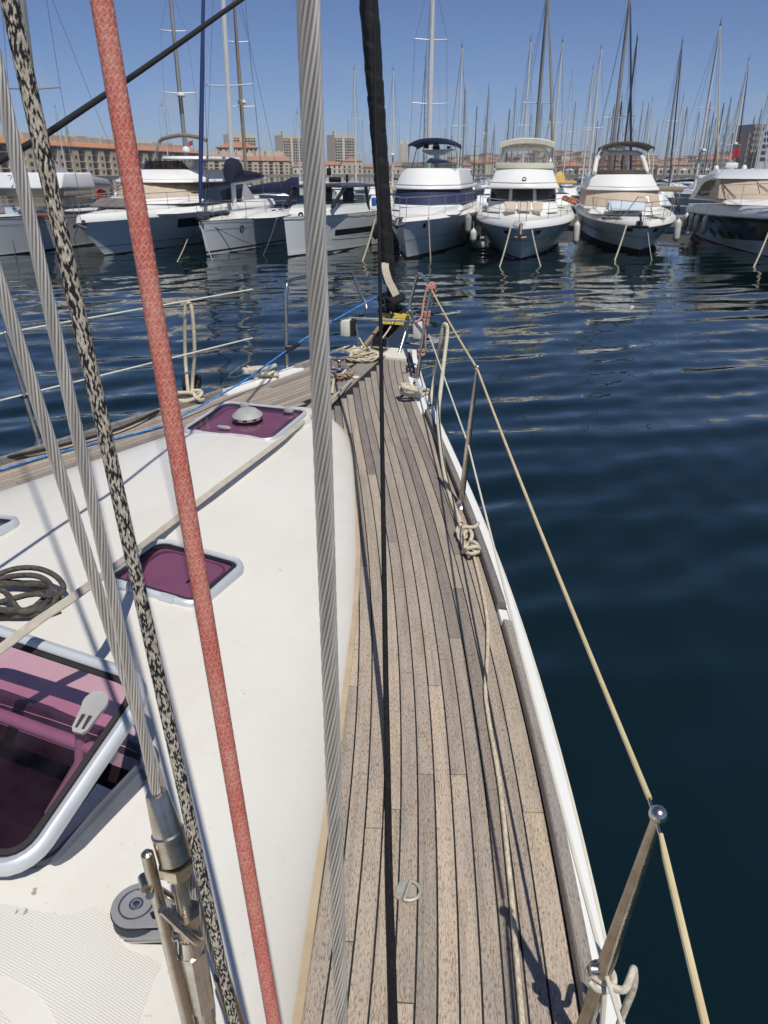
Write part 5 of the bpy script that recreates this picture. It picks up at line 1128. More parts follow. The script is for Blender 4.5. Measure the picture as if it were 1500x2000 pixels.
g = MB(); g.box(atY(1092, 356, 36), (1.3, 1.2, .12), 0, .04); g.rings([[atY(1092, 355, 36)+Vector((.28*r*math.cos(q), .2*r*math.sin(q), h)) for q in np.linspace(0, 2*math.pi, 11)[:-1]] for r, h in ((1, .02), (.9, .2), (.35, .38), (.2, .42))]); single('folded_yellow_canvas', g, mat('yellow_canvas', (.62, .43, .13), (.5, .36, .12), 5, .8), 'folded yellow canvas beside the cream bimini flybridge', 'canvas')

# ---- motor yacht with beige windscreen, left, seen from her bow quarter
B = Boat('flybridge_yacht', 'large motor yacht with taupe folded bimini and beige windscreen, left behind the red rope', 'motor yacht', (205, 499), (372, 482, 1.25), 'motor yachts moored opposite')
hull(B, 11.5, 3.9, 1.22, 1.42, 1.35, .68, 1.7, 2.7, .30, HULLG, WHITEGEL, (.0, .035, ANTIF))
stripe(B, .26, .275, .0, 1.0, ANTIF, 'hull_line'); stripe(B, .62, .90, .36, .78, GLASS, 'hull_window', .012, (1,))
block(B, (160, 330, 418), (178, 318, 396), 1.5, 2.9, 1.2, 7.2, name='foredeck_trunk', m=WHITEGEL, off=.15)
g = MB(); P = [B.q(175, 406, 2.0), B.q(246, 406, 1.8), B.q(252, 391, 3.0), B.q(196, 391, 3.2)]; g.prism(P, (0, 0, .09)); B.part('sun_pad', bevelled(g, 'sun_pad', .04), mat('grey_sunpad', (.20, .18, .17), (.16, .145, .14), 4, .8), None, 'grey sun pad on the foredeck')
block(B, (190, 352, 398), (196, 346, 385), 2.9, 3.3, 1.2, 9.3, name='cabin', m=WHITEGEL, off=.08)
block(B, (203, 345, 387), (217, 338, 355), 3.2, 4.3, 1.3, 9.2, name='windscreen', m=BEIGEC, off=.04, label='beige fabric cover over the windscreen')
# side glass on the visible flank
q0_, q1_, q2_, q3_ = B.q(327, 387, 4.6), B.q(394, 396, 8.4), B.q(396, 356, 8.6), B.q(338, 357, 5.0); g = MB()
ix = max(q0_.x, q1_.x)+.03; pts4 = [Vector((1.62, 4.7, q0_.z)), Vector((1.66, 6.2, q0_.z-.15)), Vector((1.66, 8.4, q0_.z-.12)), Vector((1.6, 8.8, q3_.z-.05)), Vector((1.56, 7.0, q3_.z+.02)), Vector((1.5, 5.4, q3_.z))]
g.prism(pts4, (.05, 0, 0)); B.part('side_window', g, GLASS)
block(B, (205, 362, 357), (209, 360, 350), 4.1, 4.2, 1.1, 10.5, name='flybridge_brow', m=WHITEGEL, off=.06)
block(B, (210, 360, 351), (235, 352, 331), 4.15, 5.0, 1.1, 10.2, name='flybridge_front', m=WHITEGEL, off=.12)
block(B, (262, 345, 332), (270, 340, 314), 5.1, 5.6, .9, 6.6, name='windshield', m=SMOKE, off=0)
block(B, (306, 400, 311), (308, 399, 305), 5.8, 5.9, .6, 9.5, name='hardtop', m=WHITEGEL, off=.05)
for x in (-.9, 1.15):
    z0_ = B.q(360, 333, 8.6).z; z1_ = B.q(360, 309, 8.6).z; g = MB(); g.rings([[Vector((x-.12, 8.4, z0_)), Vector((x+.12, 8.4, z0_)), Vector((x+.12, 9.6, z0_)), Vector((x-.12, 9.6, z0_))], [Vector((x-.08, 9.0, z1_)), Vector((x+.08, 9.0, z1_)), Vector((x+.08, 9.6, z1_)), Vector((x-.08, 9.6, z1_))]]); B.part('hardtop_pillar', bevelled(g, 'hardtop_pillar', .05), WHITEGEL)
a_, f_ = B.q(311, 277, 7.0), B.q(404, 275, 7.0); g = MB(); g.tube(smooth_path([a_, a_+Vector((.3, 0, .14)), (a_+f_)/2+Vector((0, 0, .24)), f_+Vector((-.3, 0, .12)), f_], 5), .085, 8); B.part('bimini', g, TAUPEC, None, 'taupe bimini rolled up on its frame')
tubes(B, 'bimini_frame', [[a_, B.q(298, 312, 7.6)], [f_, B.q(407, 310, 7.6)], [a_, B.q(306, 313, 9.0)]], .03, STEEL)
dome(B, 363, 291, 8.6, 8.5, flat=.7); g = MB(); p = B.q(364, 300, 8.6); g.lathe(p-Vector((0, 0, .15)), (0, 0, 1), [(.1, 0), (.07, .2)], 10); g.tube([B.q(366, 292, 8.6), B.q(366, 272, 8.6)], .015, 6); B.part('radar_post', g, STEEL)
g = MB(); p = B.q(377, 282, 9.3); g.tube([p+Vector((0, 0, -.4)), p+Vector((0, 0, .2))], .012, 5); B.part('flag_pole', g, STEEL)
g = MB(); g.rings([[p+Vector((-.02-.22*u, .03*math.sin(u*6), -.02+.2*v-.08*u)) for u in np.linspace(0, 1, 6)] for v in (0, 1)], closed=False, caps=False); B.part('flag', g, FLG)
g = MB(); P0, P1 = B.q(404, 352, 9.6), B.q(440, 405, 10.6); g.rings([[Vector((1.1, 9.3, P0.z-.05)), Vector((1.1, 10.0, P0.z-.05)), Vector((-1.2, 10.2, P0.z-.05)), Vector((-1.2, 9.3, P0.z-.05))], [Vector((1.45, 9.4, P1.z)), Vector((1.45, 11.0, P1.z)), Vector((-1.4, 11.0, P1.z)), Vector((-1.4, 9.4, P1.z))]]); B.part('aft_canvas', bevelled(g, 'aft_canvas', .06), GREYC, None, 'grey canvas enclosing the aft cockpit')
tubes(B, 'wiper', [[B.q(206, 384, 3.0), B.q(238, 368, 3.4)]], .016, BLACK); bow_rail(B, .55, .6, .26)
g = MB(); c = B.q(160, 437, -1.0); g.box(c+Vector((.05, .1, .05)), (.3, .6, .18), 0, .05); g.tube([c+Vector((-.2, -.2, -.1)), c+Vector((0, -.35, .0)), c+Vector((.25, -.1, -.15))], .06, 6); B.part('anchor', g, MATS['dark_galvanised'])
moor(B.w(B.q(373, 447, 6.0)+Vector((.0, 0, 0))), atz(346, 512, -.05), .03, 'pale mooring line between the taupe bimini yacht and the navy-covered sailboat')
moor(B.w(B.q(152, 440, -1.2)), atz(140, 470, .0), .02, 'short pale line at the bow of the taupe bimini yacht')
# ---- weekender with black hull stripe, behind the thick shroud
B = Boat('weekender_boat', 'white plumb-bowed motorboat with black hull stripe and dark hardtop, behind the thick shroud', 'motorboat', (563, 503), (735, 479, 1.2), 'motor yachts moored opposite')
hull(B, 8.6, 3.0, 1.40, 1.42, .18, .86, 2.0, 2.7, .0, HULLW, WHITEGEL, (.015, .05, ANTIF), transom=True)
stripe(B, .96, 1.0, 0, 1, WHITEGEL, 'gunwale_band', .02); stripe(B, .44, .60, .30, 1.0, BLACK, 'black_band', .014, (1, -1)); stripe(B, .40, .43, .28, 1.0, WHITEGEL, 'spray_rail', .03); stripe(B, .08, .14, .02, .3, WHITEGEL, 'lower_rail', .05)
zt = B.pt(0, 1).z
g = MB(); g.rings([[Vector((sx*hw, y_, zt+z_)) for sx, z_ in ((-1, 0), (-.92, h_), (.92, h_), (1, 0))] for y_, hw, h_ in ((1.4, .7, .08), (2.2, 1.0, .32), (3.2, 1.12, .38), (5.4, 1.18, .34), (5.6, 1.18, .05))]); B.part('cabin', bevelled(g, 'cabin', .05), WHITEGEL)
zr = B.q(650, 361, 4.5).z; g = MB(); g.rings([[Vector((x, y_, zr+dz)) for x, dz in ((-1.15, -.08), (-1.1, .0), (0, .07), (1.1, .0), (1.15, -.08), (0, -.04))] for y_ in (2.6, 2.9, 5.5, 6.4)]); B.part('hardtop', g, mat('dark_grey_hardtop', (.05, .055, .065), None, 3, .35))
tubes(B, 'pillar', [[Vector((sx*1.0, 1.9, zt+.3)), Vector((sx*1.1, 2.9, zr-.06))] for sx in (-1, 1)]+[[Vector((sx*1.12, 5.3, zt+.1)), Vector((sx*1.12, 5.0, zr-.06))] for sx in (-1, 1)], .075, BLACK)
for sx in (-1, 1):
    g = MB(); g.add([Vector((sx*1.02, 2.1, zt+.36)), Vector((sx*1.12, 4.9, zt+.36)), Vector((sx*1.11, 4.8, zr-.1)), Vector((sx*1.09, 3.0, zr-.1))], [(0, 1, 2, 3)]); B.part('side_window', g, CLEARG)
g = MB(); g.add([Vector((-1.0, 1.95, zt+.36)), Vector((1.0, 1.95, zt+.36)), Vector((1.05, 2.9, zr-.1)), Vector((-1.05, 2.9, zr-.1))], [(0, 1, 2, 3)]); B.part('windscreen', g, CLEARG)
for x in (-.5, .5): g = MB(); g.box(Vector((x, 4.6, zt+.62)), (.5, .16, .75), 0, .06); g.box(Vector((x, 4.35, zt+.35)), (.5, .5, .16), 0, .05); B.part('helm_seat', g, BLACK)
g = MB(); g.box(Vector((.1, 4.2, zr+.2)), (.42, .4, .2), 0, .05); g.box(Vector((.55, 4.4, zr+.25)), (.1, .1, .3), 0, .02); g.box(Vector((-.25, 4.4, zr+.5)), (.2, .2, .28), 0, .06); B.part('radar', g, BLACK)
g = MB(); g.lathe(Vector((-.15, 4.4, zr+.2)), (0, 0, 1), [(.02, 0), (.015, .4)], 8); B.part('radar_post', g, DOMEM)
g = MB(); P = [B.q(x, y, 1.0) for x, y in ((583, 424), (585, 417), (590, 417), (591, 424))]; g.tube(smooth_path(P, 3), .04, 6); B.part('bow_roller', g, BLACK)
pp_ = B.w(Vector((B.pt(.6, 1).x+.14, B.pt(.6, 1).y, 1.05))); fender(pp_, .72, .13, BLACKF, 'black fender on the side of the plumb-bowed motorboat', pp_+Vector((0, 0, .5)))
pp_ = B.w(Vector((B.pt(.86, 1).x+.16, B.pt(.86, 1).y, 1.42))); fender(pp_, .66, .15, BLUEF, 'blue fender at the stern of the plumb-bowed motorboat', pp_+Vector((0, 0, .3)))
g = MB(); g.box(B.w(Vector((1.0, 6.2, zt+.35))), (.2, .2, .35), 0, .04); single('blue_bucket', g, mat('blue_plastic', (.03, .12, .5), None, 5, .4), 'blue container standing in the cockpit of the motorboat', 'bucket')
BT['week'] = B

# ---- sailing yachts
def rig(B, base, top, r, m, spreaders=(), stays=True, hull_pts=None, furl=None, radar=None, nm='mast', boom=None, thin=.009):
    """mast with spreaders (fraction of height, half width) and wires, local coordinates"""
    base, top = Vector(base), Vector(top); g = MB(); g.tube([base, base.lerp(top, .6), top], [r, r, r*.7], 8); M_ = B.part(nm, g, m)
    g = MB(); g.box(top+Vector((0, 0, .06)), (.05, .32, .06)); g.tube([top, top+Vector((.05, .1, .7))], .012, 4); g.tube([top+Vector((-.12, -.1, .0)), top+Vector((-.12, -.1, .35))], .018, 4); B.part('masthead_gear', g, BLACK, M_)
    ends = []
    for fr_, hw in spreaders:
        c = base.lerp(top, fr_); g = MB(); g.tube([c+Vector((-hw, .12, .06)), c, c+Vector((hw, .12, .06))], .028 if hw > .5 else .02, 5); B.part('spreader', g, m, M_); ends.append((c, hw))
    if stays:
        g = MB(); hw0 = max([e_[1] for e_ in ends]+[.6])
        for sg in (-1, 1):
            P = [Vector((base.x+sg*(hw0+.25), base.y+.25, max(.8, base.z-.4)))]+[c+Vector((sg*hw, .12, .06)) for c, hw in ends]+[top]
            for k in range(len(P)-1): g.tube([P[k], P[k+1]], thin, 4)
        if hull_pts: g.tube([hull_pts[0], top], thin, 4); g.tube([hull_pts[1], top], thin, 4)
        B.part('stays', g, MATS['stay_wire'], M_)
    if radar:
        c = base.lerp(top, radar); g = MB(); g.lathe(c+Vector((.05, -.4, 0)), (0, 0, 1), [(.2, 0), (.26, .06), (.26, .16), (.2, .24), (0, .27)], 14); g.box(c+Vector((0, -.2, -.03)), (.08, .4, .05)); B.part('radar_dome', g, DOMEM, M_)
    if furl:
        A_, T_, rr_, mm = furl; g = MB(); A_ = Vector(A_); T_ = Vector(T_); g.tube([A_, A_.lerp(T_, .03), A_.lerp(T_, .25), A_.lerp(T_, .85), T_], [rr_*.5, rr_*.8, rr_, rr_*.6, rr_*.25], 8); B.part('furled_jib', g, mm)
    if boom:
        a_, b_, rr_, mm = boom; a_, b_ = Vector(a_), Vector(b_); g = MB(); R = []
        for k in range(8):
            u = k/7; c = a_.lerp(b_, u); h_ = rr_*(1.25-.75*u)*(1 if k else .75); R.append([c+Vector((.5*h_*math.cos(q), 0, h_*(1+math.sin(q)) if math.sin(q) > 0 else h_*(1+.35*math.sin(q)))) for q in np.linspace(0, 2*math.pi, 11)[:-1]])
        g.rings(R); B.part('sail_cover', bevelled(g, 'sail_cover', .02), mm)
    return M_
mat('stay_wire', (.22, .22, .22), None, 3, .4, .6)
# navy-covered sailing yacht (bow just left of the thick shroud)
B = Boat('moored_sailing_yacht', 'white sailing yacht with dark blue rolled jib and navy sail cover, between two motorboats', 'sailing yacht', (404, 498), (531, 482, 1.3), 'sailing yachts moored opposite')
hull(B, 9.8, 3.3, 1.22, 1.12, .35, .84, 1.7, 2.2, .0, HULLW, WHITEGEL, (.06, .11, mat('navy_boot_line', (.015, .03, .08), None, 3, .4)))
stripe(B, .985, 1.01, 0, 1, mat('grey_rubrail', (.25, .27, .28), None, 3, .4), 'rub_rail', .02); stripe(B, .73, .745, .02, .9, MATS['grey_stripe'])
block(B, (430, 530, 426), (442, 520, 414), 2.6, 3.4, 1.0, 7.4, name='coachroof', m=WHITEGEL, off=.1)
for y_ in (4.8, 5.7, 6.5): g = MB(); g.prism([Vector((1.03, y_, 1.28)), Vector((1.03, y_+.5, 1.28)), Vector((1.01, y_+.45, 1.43)), Vector((1.01, y_+.05, 1.43))], (.04, 0, 0)); B.part('coachroof_window', g, GLASS)
mb_ = B.q(458, 404, 4.2); mt_ = B.q(429, -120, 4.25); mt_ = mb_+(mt_-mb_)*1.15
jb, jt = B.q(391, 396, .35), B.q(397, 0, 2.2); jt2 = jb+(jt-jb)*1.5
rig(B, mb_, mt_, .105, MASTW, ((.42, 1.05), (.76, .8)), True, ((0, .1, 1.25), (0, 9.7, 1.2)), (jb, jt2, .095, mat('blue_sail_strip', (.012, .035, .15), (.01, .028, .11), 6, .8)))
g = MB(); mp_ = mb_+(mt_-mb_)*.0; c1 = B.q(455, 340, 4.2); c2 = B.q(457, 357, 4.2); e1 = B.q(509, 343, 7.6)
R = []
for k, (u, hh, ww) in enumerate(((-.16, .15, .14), (-.10, .75, .30), (-.03, .98, .40), (.05, .95, .40), (.11, .62, .34), (.25, .45, .24), (.55, .34, .18), (.85, .20, .12), (1.0, .05, .05))):
    c = Vector((c2.x, 4.2, c2.z)).lerp(Vector((e1.x, 8.0, e1.z-.05)), u); R.append([c+Vector((ww*math.cos(q), 0, hh*(math.sin(q)*.5+.5)*1.0)) for q in np.linspace(0, 2*math.pi, 13)[:-1]])
g.rings(R); B.part('sail_cover', bevelled(g, 'sail_cover', .02), mat('dark_navy_sailcover', (.009, .011, .035), (.006, .008, .026), 4, .9, bump=.03, bscale=3))
g = MB(); g.tube([Vector((c2.x, 4.3, c2.z-.02)), Vector((e1.x, 8.2, e1.z-.12))], .06, 8); B.part('boom', g, MASTW)
bow_rail(B, .75, .6, .0); g = MB(); c = B.q(392, 428, -.2); g.box(c+Vector((0, .3, .05)), (.25, .6, .2), 0, .04); g.tube([c+Vector((-.15, -.1, .0)), c+Vector((0, -.3, .1)), c+Vector((.15, -.1, .0))], .04, 6); B.part('anchor', g, MATS['dark_galvanised'])
# printed hexagonal mark on the bow flank
p = B.pt(.235, .70, .012); tn = (B.pt(.26, .70, .012)-B.pt(.21, .70, .012)).normalized(); g = MB()
up_ = (B.pt(.235, .76, .012)-p).normalized(); R = [[p+tn*(math.cos(q)*r*1.1)+up_*(math.sin(q)*r) for q in np.linspace(0, 2*math.pi, 7)[:-1]] for r in (.15, .085)]
g.rings(R+[R[0]], caps=False); B.part('hull_emblem', g, mat('emblem_grey', (.14, .17, .19), None, 3, .5))
pp_ = B.w(Vector((B.pt(.72, 1).x+.14, B.pt(.72, 1).y, 1.12))); fender(pp_, .85, .16, BLUEF, 'blue fender on the navy-covered sailing yacht, beside the plumb bow', pp_+Vector((0, 0, .3)))
pp_ = B.w(Vector((B.pt(.72, 1).x+.34, B.pt(.72, 1).y+.5, .78))); fender(pp_, .70, .16, BEIGEF, 'beige fender low between sailing yacht and plumb-bowed motorboat', pp_+Vector((0, 0, .5)))
pp_ = B.w(Vector((-B.pt(.16, 1).x-.14, B.pt(.16, 1).y, 1.12))); fender(pp_, .66, .13, WHITEF, 'white fender at the bow of the navy-covered sailing yacht', pp_+Vector((0, 0, .3)))
pp_ = B.w(Vector((-B.pt(.16, 1).x-.02, B.pt(.16, 1).y-.25, 1.0))); fender(pp_, .62, .13, mat('dark_blue_fender', (.02, .05, .16), None, 4, .5), 'dark blue fender beside the white one at that bow', pp_+Vector((0, 0, .3)))
moor(B.w(Vector((-.1, -.2, 1.2))), atz(416, 511, -.05), .02, 'pale line straight down from the bow of the navy-covered sailing yacht'); moor(B.w(Vector((.1, .1, 1.15))), B.w(Vector((1.25, 3.2, -.05))), .014, 'dark thin line slanting across the navy-covered yacht hull', MATS['dark_galvanised'])
moor(atz(541, 448, .9)+Vector((0, -3, 0))*0+Vector((0, 0, 0)), atz(517, 498, -.05), .03, 'pale mooring line crossing beside the beige fender') if False else moor(BT['week'].w(Vector((-.5, .2, 1.35))), atz(514, 500, -.05), .03, 'pale mooring line crossing in front of the beige fender')
# sailing yacht at the left edge
B = Boat('moored_sailing_yacht', 'long white sailing yacht with grey boom cover at the left edge', 'sailing yacht', (-92, 513), (188, 479.5, 1.6), 'sailing yachts moored opposite')
hull(B, 14.5, 3.9, 1.40, 1.25, .6, .88, 1.8, 2.1, .0, HULLW, WHITEGEL, (.0, .05, ANTIF)); stripe(B, .05, .085, 0, 1, WHITEGEL, 'boot_top', .012); stripe(B, .80, .815, 0, 1, MATS['grey_stripe'], 'pinstripe', .01); stripe(B, .99, 1.03, 0, 1, mat('mahogany_rail', (.25, .09, .055), (.2, .07, .04), 4, .5), 'toe_rail', .015)
block(B, (-50, 100, 437), (-30, 90, 420), 4.5, 5.5, 1.0, 11.5, name='coachroof', m=WHITEGEL, off=.1)
mb_ = B.q(88, 372, 5.6); mt_ = mb_+(B.q(43, 0, 5.6)-mb_)*1.5
rig(B, mb_, mt_, .14, MASTG, ((.37, 1.1), (.70, .9)), True, ((0, .0, 1.4), (0, 14.3, 1.3)))
e1 = B.q(212, 352, 11.0); g = MB(); R = []; st_ = B.q(104, 340, 5.8)
for k, (u, hh, ww) in enumerate(((0, 1.15, .2), (.06, 1.0, .32), (.14, .78, .34), (.3, .70, .32), (.6, .58, .27), (.9, .42, .2), (1.0, .15, .1))):
    c = Vector((st_.x, 5.9, st_.z-.65)).lerp(Vector((e1.x, 11.2, e1.z-.36)), u); R.append([c+Vector((ww*math.cos(q), 0, hh*(math.sin(q)*.5+.5))) for q in np.linspace(0, 2*math.pi, 13)[:-1]])
g.rings(R); B.part('sail_cover', bevelled(g, 'sail_cover', .02), GREYC, None, 'light grey cover on the boom')
a_, b_ = B.q(-40, 338, 5.0), B.q(108, 338, 5.0)
g = MB(); zt_ = B.q(50, 337, 5.0).z; zb_ = B.q(50, 369, 5.0).z; g.rings([[Vector((a_.x, 5.2, zb_)), Vector((b_.x, 5.2, zb_)), Vector((b_.x, 8.0, zb_)), Vector((a_.x, 8.0, zb_))], [Vector((a_.x, 5.6, zt_)), Vector((b_.x, 5.6, zt_)), Vector((b_.x, 7.8, zt_)), Vector((a_.x, 7.8, zt_))]]); B.part('deck_awning', bevelled(g, 'deck_awning', .08), mat('white_awning', (.72, .73, .74), (.64, .65, .67), 2, .8))
zc_ = B.q(50, 384, 5.2).z; g = MB(); g.box(Vector(((a_.x+b_.x)/2, 6.6, (zb_+zc_)/2)), (b_.x-a_.x-.1, 2.2, zb_-zc_-.01), 0, .03); B.part('awning_band', g, mat('khaki_canvas', (.36, .34, .26), None, 3, .85))
zd_ = B.q(50, 404, 5.2).z; g = MB(); g.box(Vector(((a_.x+b_.x)/2+.3, 6.7, (zc_+zd_)/2)), (b_.x-a_.x-.9, 1.9, zc_-zd_-.01), 0, .03); B.part('cockpit_screen', g, BEIGEC)
# weather cloth with its dark handwritten mark
w0, w1, w2, w3 = B.q(14, 430, 3.4), B.q(62, 430, 4.2), B.q(58, 404, 4.2), B.q(8, 404, 3.4); g = MB(); g.prism([w0, w1, w2, w3], (0, .03, 0)); B.part('weather_cloth', g, LB)
def glyph(strokes, o_, ux, uy, r, name='sail_mark'):
    g = MB()
    for S_2 in strokes: g.tube([o_+ux*x+uy*y for x, y in S_2], r, 5)
    return B.part(name, g, BLACK)
ux = (w1-w0).normalized(); o_ = w0.lerp(w2, .32)+Vector((0, -.05, 0))
glyph([[(0, .32), (.10, .36), (.05, .24), (.17, .27)], [(.20, .2), (.27, .08), (.36, .12)], [(.26, .22), (.34, .2)]], o_, ux, Vector((0, 0, 1)), .022)
glyph([[(0, .12), (.14, .14), (.16, .08), (.06, .0)]], B.q(16, 350, 5.0)+Vector((0, -.0, 0)), ux, Vector((0, 0, 1)), .016)
g = MB(); g.box(B.q(83, 420, 4.0), (1.3, .6, .12), .1, .03); B.part('wooden_plank', g, MATS['mahogany_rail'])
bow_rail(B, .9, .6, .0)
for x0, y0, x1, y1 in ((8, 442, 2, 500), (20, 442, 31, 505)): moor(B.w(B.q(x0, y0, 3.2)), atz(x1, y1, -.03), .014, 'thin dark line down the white hull at the left edge, %s' % ('leftmost' if x0 < 10 else 'right one'), MATS['dark_galvanised'])
g = MB(); p = atY(197, 382, 38); g.lathe(p-Vector((0, 0, .3)), (0, 0, 1), [(.0, 0), (.22, .08), (.32, .3), (.22, .52), (0, .6)], 14); single('red_buoy', g, mat('red_buoy', (.62, .05, .04), None, 4, .5), 'red ball fender behind the left motor yacht', 'buoy')

# ---- the fleet behind: one boat per mast seen over the front row
def fleet(name_px, xt, yt, H, m, r, spreaders=(), radar=None, furl=None, label='', xb=None, group='sailing yachts moored in the rows behind', az=None, boom=None, D=None, top_out=False):
    e = math.atan((1000-yt)/FPX)-PITCH; rd = ray(xt, yt)
    if D is None: D = (H-CAMZ)/(rd.z/rd.y)
    p = O+rd*(D/rd.y); zt_ = p.z; B = Boat.__new__(Boat); B.o = Vector((p.x, p.y-3.6, 0)); B.az = az if az is not None else rf.uniform(-.25, .25)
    A_2 = Vector((math.sin(B.az), math.cos(B.az), 0)); B.o = Vector((p.x, p.y, 0))-A_2*3.8; B.setup('sailing_boat', label, 'sailing boat', group)
    L_ = min(11, max(7.5, zt_*.62)); hull(B, L_, L_*.31, 1.1, .95, .5, .8, 1.7, 2.2, 0, HULLW, WHITEGEL, (.0, .10, rf.choice((ANTIF, NAVYH, MATS['navy_boot_line']))))
    g = MB(); g.rings([[Vector((x*s_, y_, 1.0+z_)) for x, z_ in ((-.95, 0), (-.8, h_), (.8, h_), (.95, 0))] for y_, s_, h_ in ((2.4, .5, .1), (3.2, .8, .38), (6.2, 1, .45), (6.4, 1, .1))], smooth=False); B.part('coachroof', g, WHITEGEL)
    lean = (xb is not None); base = Vector((0, 3.8, 1.3)); top = Vector((0, 3.8, zt_))
    bm_ = boom or (rf.choice((NAVYC, GREYC, NAVYW, BEIGEC, CREAMC)) if D < 130 else None)
    fu = None
    if furl: fu = (Vector((0, .25, 1.25)), Vector((0, 3.6, zt_*.96)), .085 if D < 90 else .075, furl)
    rig(B, base, top, r, m, spreaders, True, ((0, .1, 1.15), (0, L_-.2, 1.1)), fu, radar, thin=.011 if D < 80 else .014, boom=(Vector((0, 4.1, 1.95)), Vector((0, 4.1+L_*.42, 1.95)), .17, bm_) if bm_ else None)
    return B
rf = random.Random(31)
def where(px):
    for x1, t_ in ((455, 'over the arcaded building'), (640, 'left of the thick shroud'), (745, 'between thick shroud and black sail'), (800, 'right of the black sail'), (890, 'above the navy bimini'), (970, 'between navy and cream biminis'), (1086, 'above the cream bimini'), (1165, 'between cream and brown biminis'), (1285, 'above the brown bimini'), (1365, 'right of the brown bimini'), (1440, 'left above the curved hardtop')):
        if px < x1: return t_
    return 'near the white apartment block'
COLN = {}
WH_, GR_, BR_ = MASTW, MASTG, MASTB; DKM = mat('dark_mast', (.07, .07, .075), None, 3, .5, .3); NVF = mat('navy_furled_jib', (.012, .022, .07), None, 5, .85); BLF = mat('blue_furled_jib', (.04, .15, .42), (.5, .55, .6), 1.2, .8); CRF = mat('cream_furled_jib', (.55, .48, .33), None, 3, .85)
S2 = ((.38, .85), (.70, .65)); S1 = ((.52, .7),)
FLEET = [
 # x_top, y_top, height, material, radius, spreaders, radar, furl, label
 (330, -30, 13, MASTG, .11, ((.52, .95), (.80, .75)), .50, None, 'grey mast with radar dome on its lower spreader, left of the blue rolled jib'),
 (455, -25, 13, MASTG, .10, ((.46, .9), (.76, .7)), .47, BR_, 'grey mast with radar dome and brown rolled jib, right of the navy sail cover'),
 (581, 221, 9.0, MASTW, .07, ((.93, .5),), None, None, 'short bare white mast with a small crossbar, left edge of the thick shroud'),
 (692, 137, 13, WH_, .085, ((.60, .8), (.3, .7)), None, None, 'white mast between the thick shroud and the furled black sail'),
 (768, 138, 13, WH_, .085, ((.55, .7),), .28, None, 'white mast with low radar dome just right of the furled black sail'),
 (846, -60, 12.6, WH_, .125, ((.45, 1.0), (.72, .9)), None, None, 'thick white mast rising above the navy bimini'),
 (832, 116, 13.5, GR_, .08, (), None, BLF, 'mast with blue and white rolled jib left of the thick white mast'),
 (903, 92, 14, WH_, .09, ((.46, .75),), None, None, 'slim white mast just right of the navy bimini'),
 (909, 178, 12, GR_, .09, ((.5, .6),), None, None, 'shorter grey mast close behind the slim white one'),
 (955, 173, 12, GR_, .08, ((.55, .6),), None, None, 'grey mast halfway between the navy and cream biminis'),
 (966, 245, 11, GR_, .07, (), None, None, 'short grey mast just left of the cream bimini'),
 (1037, 80, 14, WH_, .09, ((.45, .7),), None, None, 'white mast rising through the left half of the cream bimini'),
 (1070, -20, 13, GR_, .11, ((.48, 1.05),), None, BR_, 'tall double grey mast with swept spreaders above the cream bimini'),
 (1099, 82, 14, WH_, .09, ((.47, .7),), None, None, 'white mast at the right corner of the cream bimini'),
 (1118, 146, 13, MASTW, .06, ((.5, .6),), None, None, 'thin pale mast next right of the cream bimini corner mast'),
 (1077, 210, 11.5, WH_, .06, (), None, None, 'short pale mast behind the cream bimini'),
 (1159, 135, 13, WH_, .085, ((.50, .6),), None, None, 'bright white mast left of the brown bimini'),
 (1175, 95, 14, WH_, .10, ((.45, 1.0),), None, None, 'white mast with one long spreader just left of the brown bimini'),
 (1231, -10, 12.5, GR_, .10, ((.42, .8),), None, NVF, 'grey mast with thick navy rolled jib above the brown bimini'),
 (1245, 74, 14.5, DKM, .085, ((.5, .7), (.3, .6)), None, None, 'dark mast rising through the middle of the brown bimini'),
 (1215, 190, 11.5, GR_, .06, (), None, None, 'thin grey mast behind the left half of the brown bimini'),
 (1267, 206, 11.5, GR_, .06, (), None, None, 'dark-topped short mast above the brown bimini'),
 (1275, 194, 11.5, WH_, .08, (), None, None, 'short white mast at the right end of the brown bimini'),
 (1333, 82, 14, GR_, .09, ((.48, .7),), None, NVF, 'grey mast with navy rolled jib right of the brown bimini'),
 (1335, 190, 12, WH_, .08, ((.4, .6),), None, None, 'shorter white mast beside the one with the navy jib'),
 (1407, 50, 14.5, WH_, .10, ((.52, .8),), .25, CRF, 'tall white mast left of the curved hardtop, with pale rolled jib'),
 (1463, 118, 13.5, WH_, .09, ((.35, .7),), .35, NVF, 'white mast with radar dome and navy jib above the hardtop'),
 (1428, 195, 11.5, GR_, .08, ((.5, .6),), None, None, 'tan-grey short mast between the two tall masts at right'),
 (1447, 186, 11.5, MASTW, .07, (), None, None, 'short white mast close left of the radar-domed mast'),
 (1487, 218, 11, GR_, .07, (), None, None, 'short grey mast in front of the white apartment block'),
 (1500, 190, 12, MASTW, .07, (), None, BLF, 'mast with bright blue rolled jib at the right edge'),
 (1008, 175, 12, GR_, .07, (), None, None, 'grey mast rising over the left end of the cream bimini'),
 (1256, 205, 11, GR_, .055, (), None, None, 'very thin mast between dark mast and short white mast'),
 (1285, 240, 10.5, GR_, .055, (), None, None, 'very thin low mast right of the brown bimini end'),
 (108, 210, 11, MASTW, .06, (), None, None, 'short white pole mast behind the flecked rope'),
 (317, 206, 11, MASTW, .07, ((.97, .6),), None, None, 'pale mast between the red rope and the radar mast'),
 (128, 245, 10, MASTG, .05, (), .1, None, 'thin mast carrying a small dome left of the red rope'),
]
for (xt, yt, H, m_, r_m, sp_, rad, fu, lab) in FLEET:
    H = H*(1 if yt > 0 else 1); fleet(None, xt, yt, H, m_, r_m*1.2, sp_, rad, fu, lab)
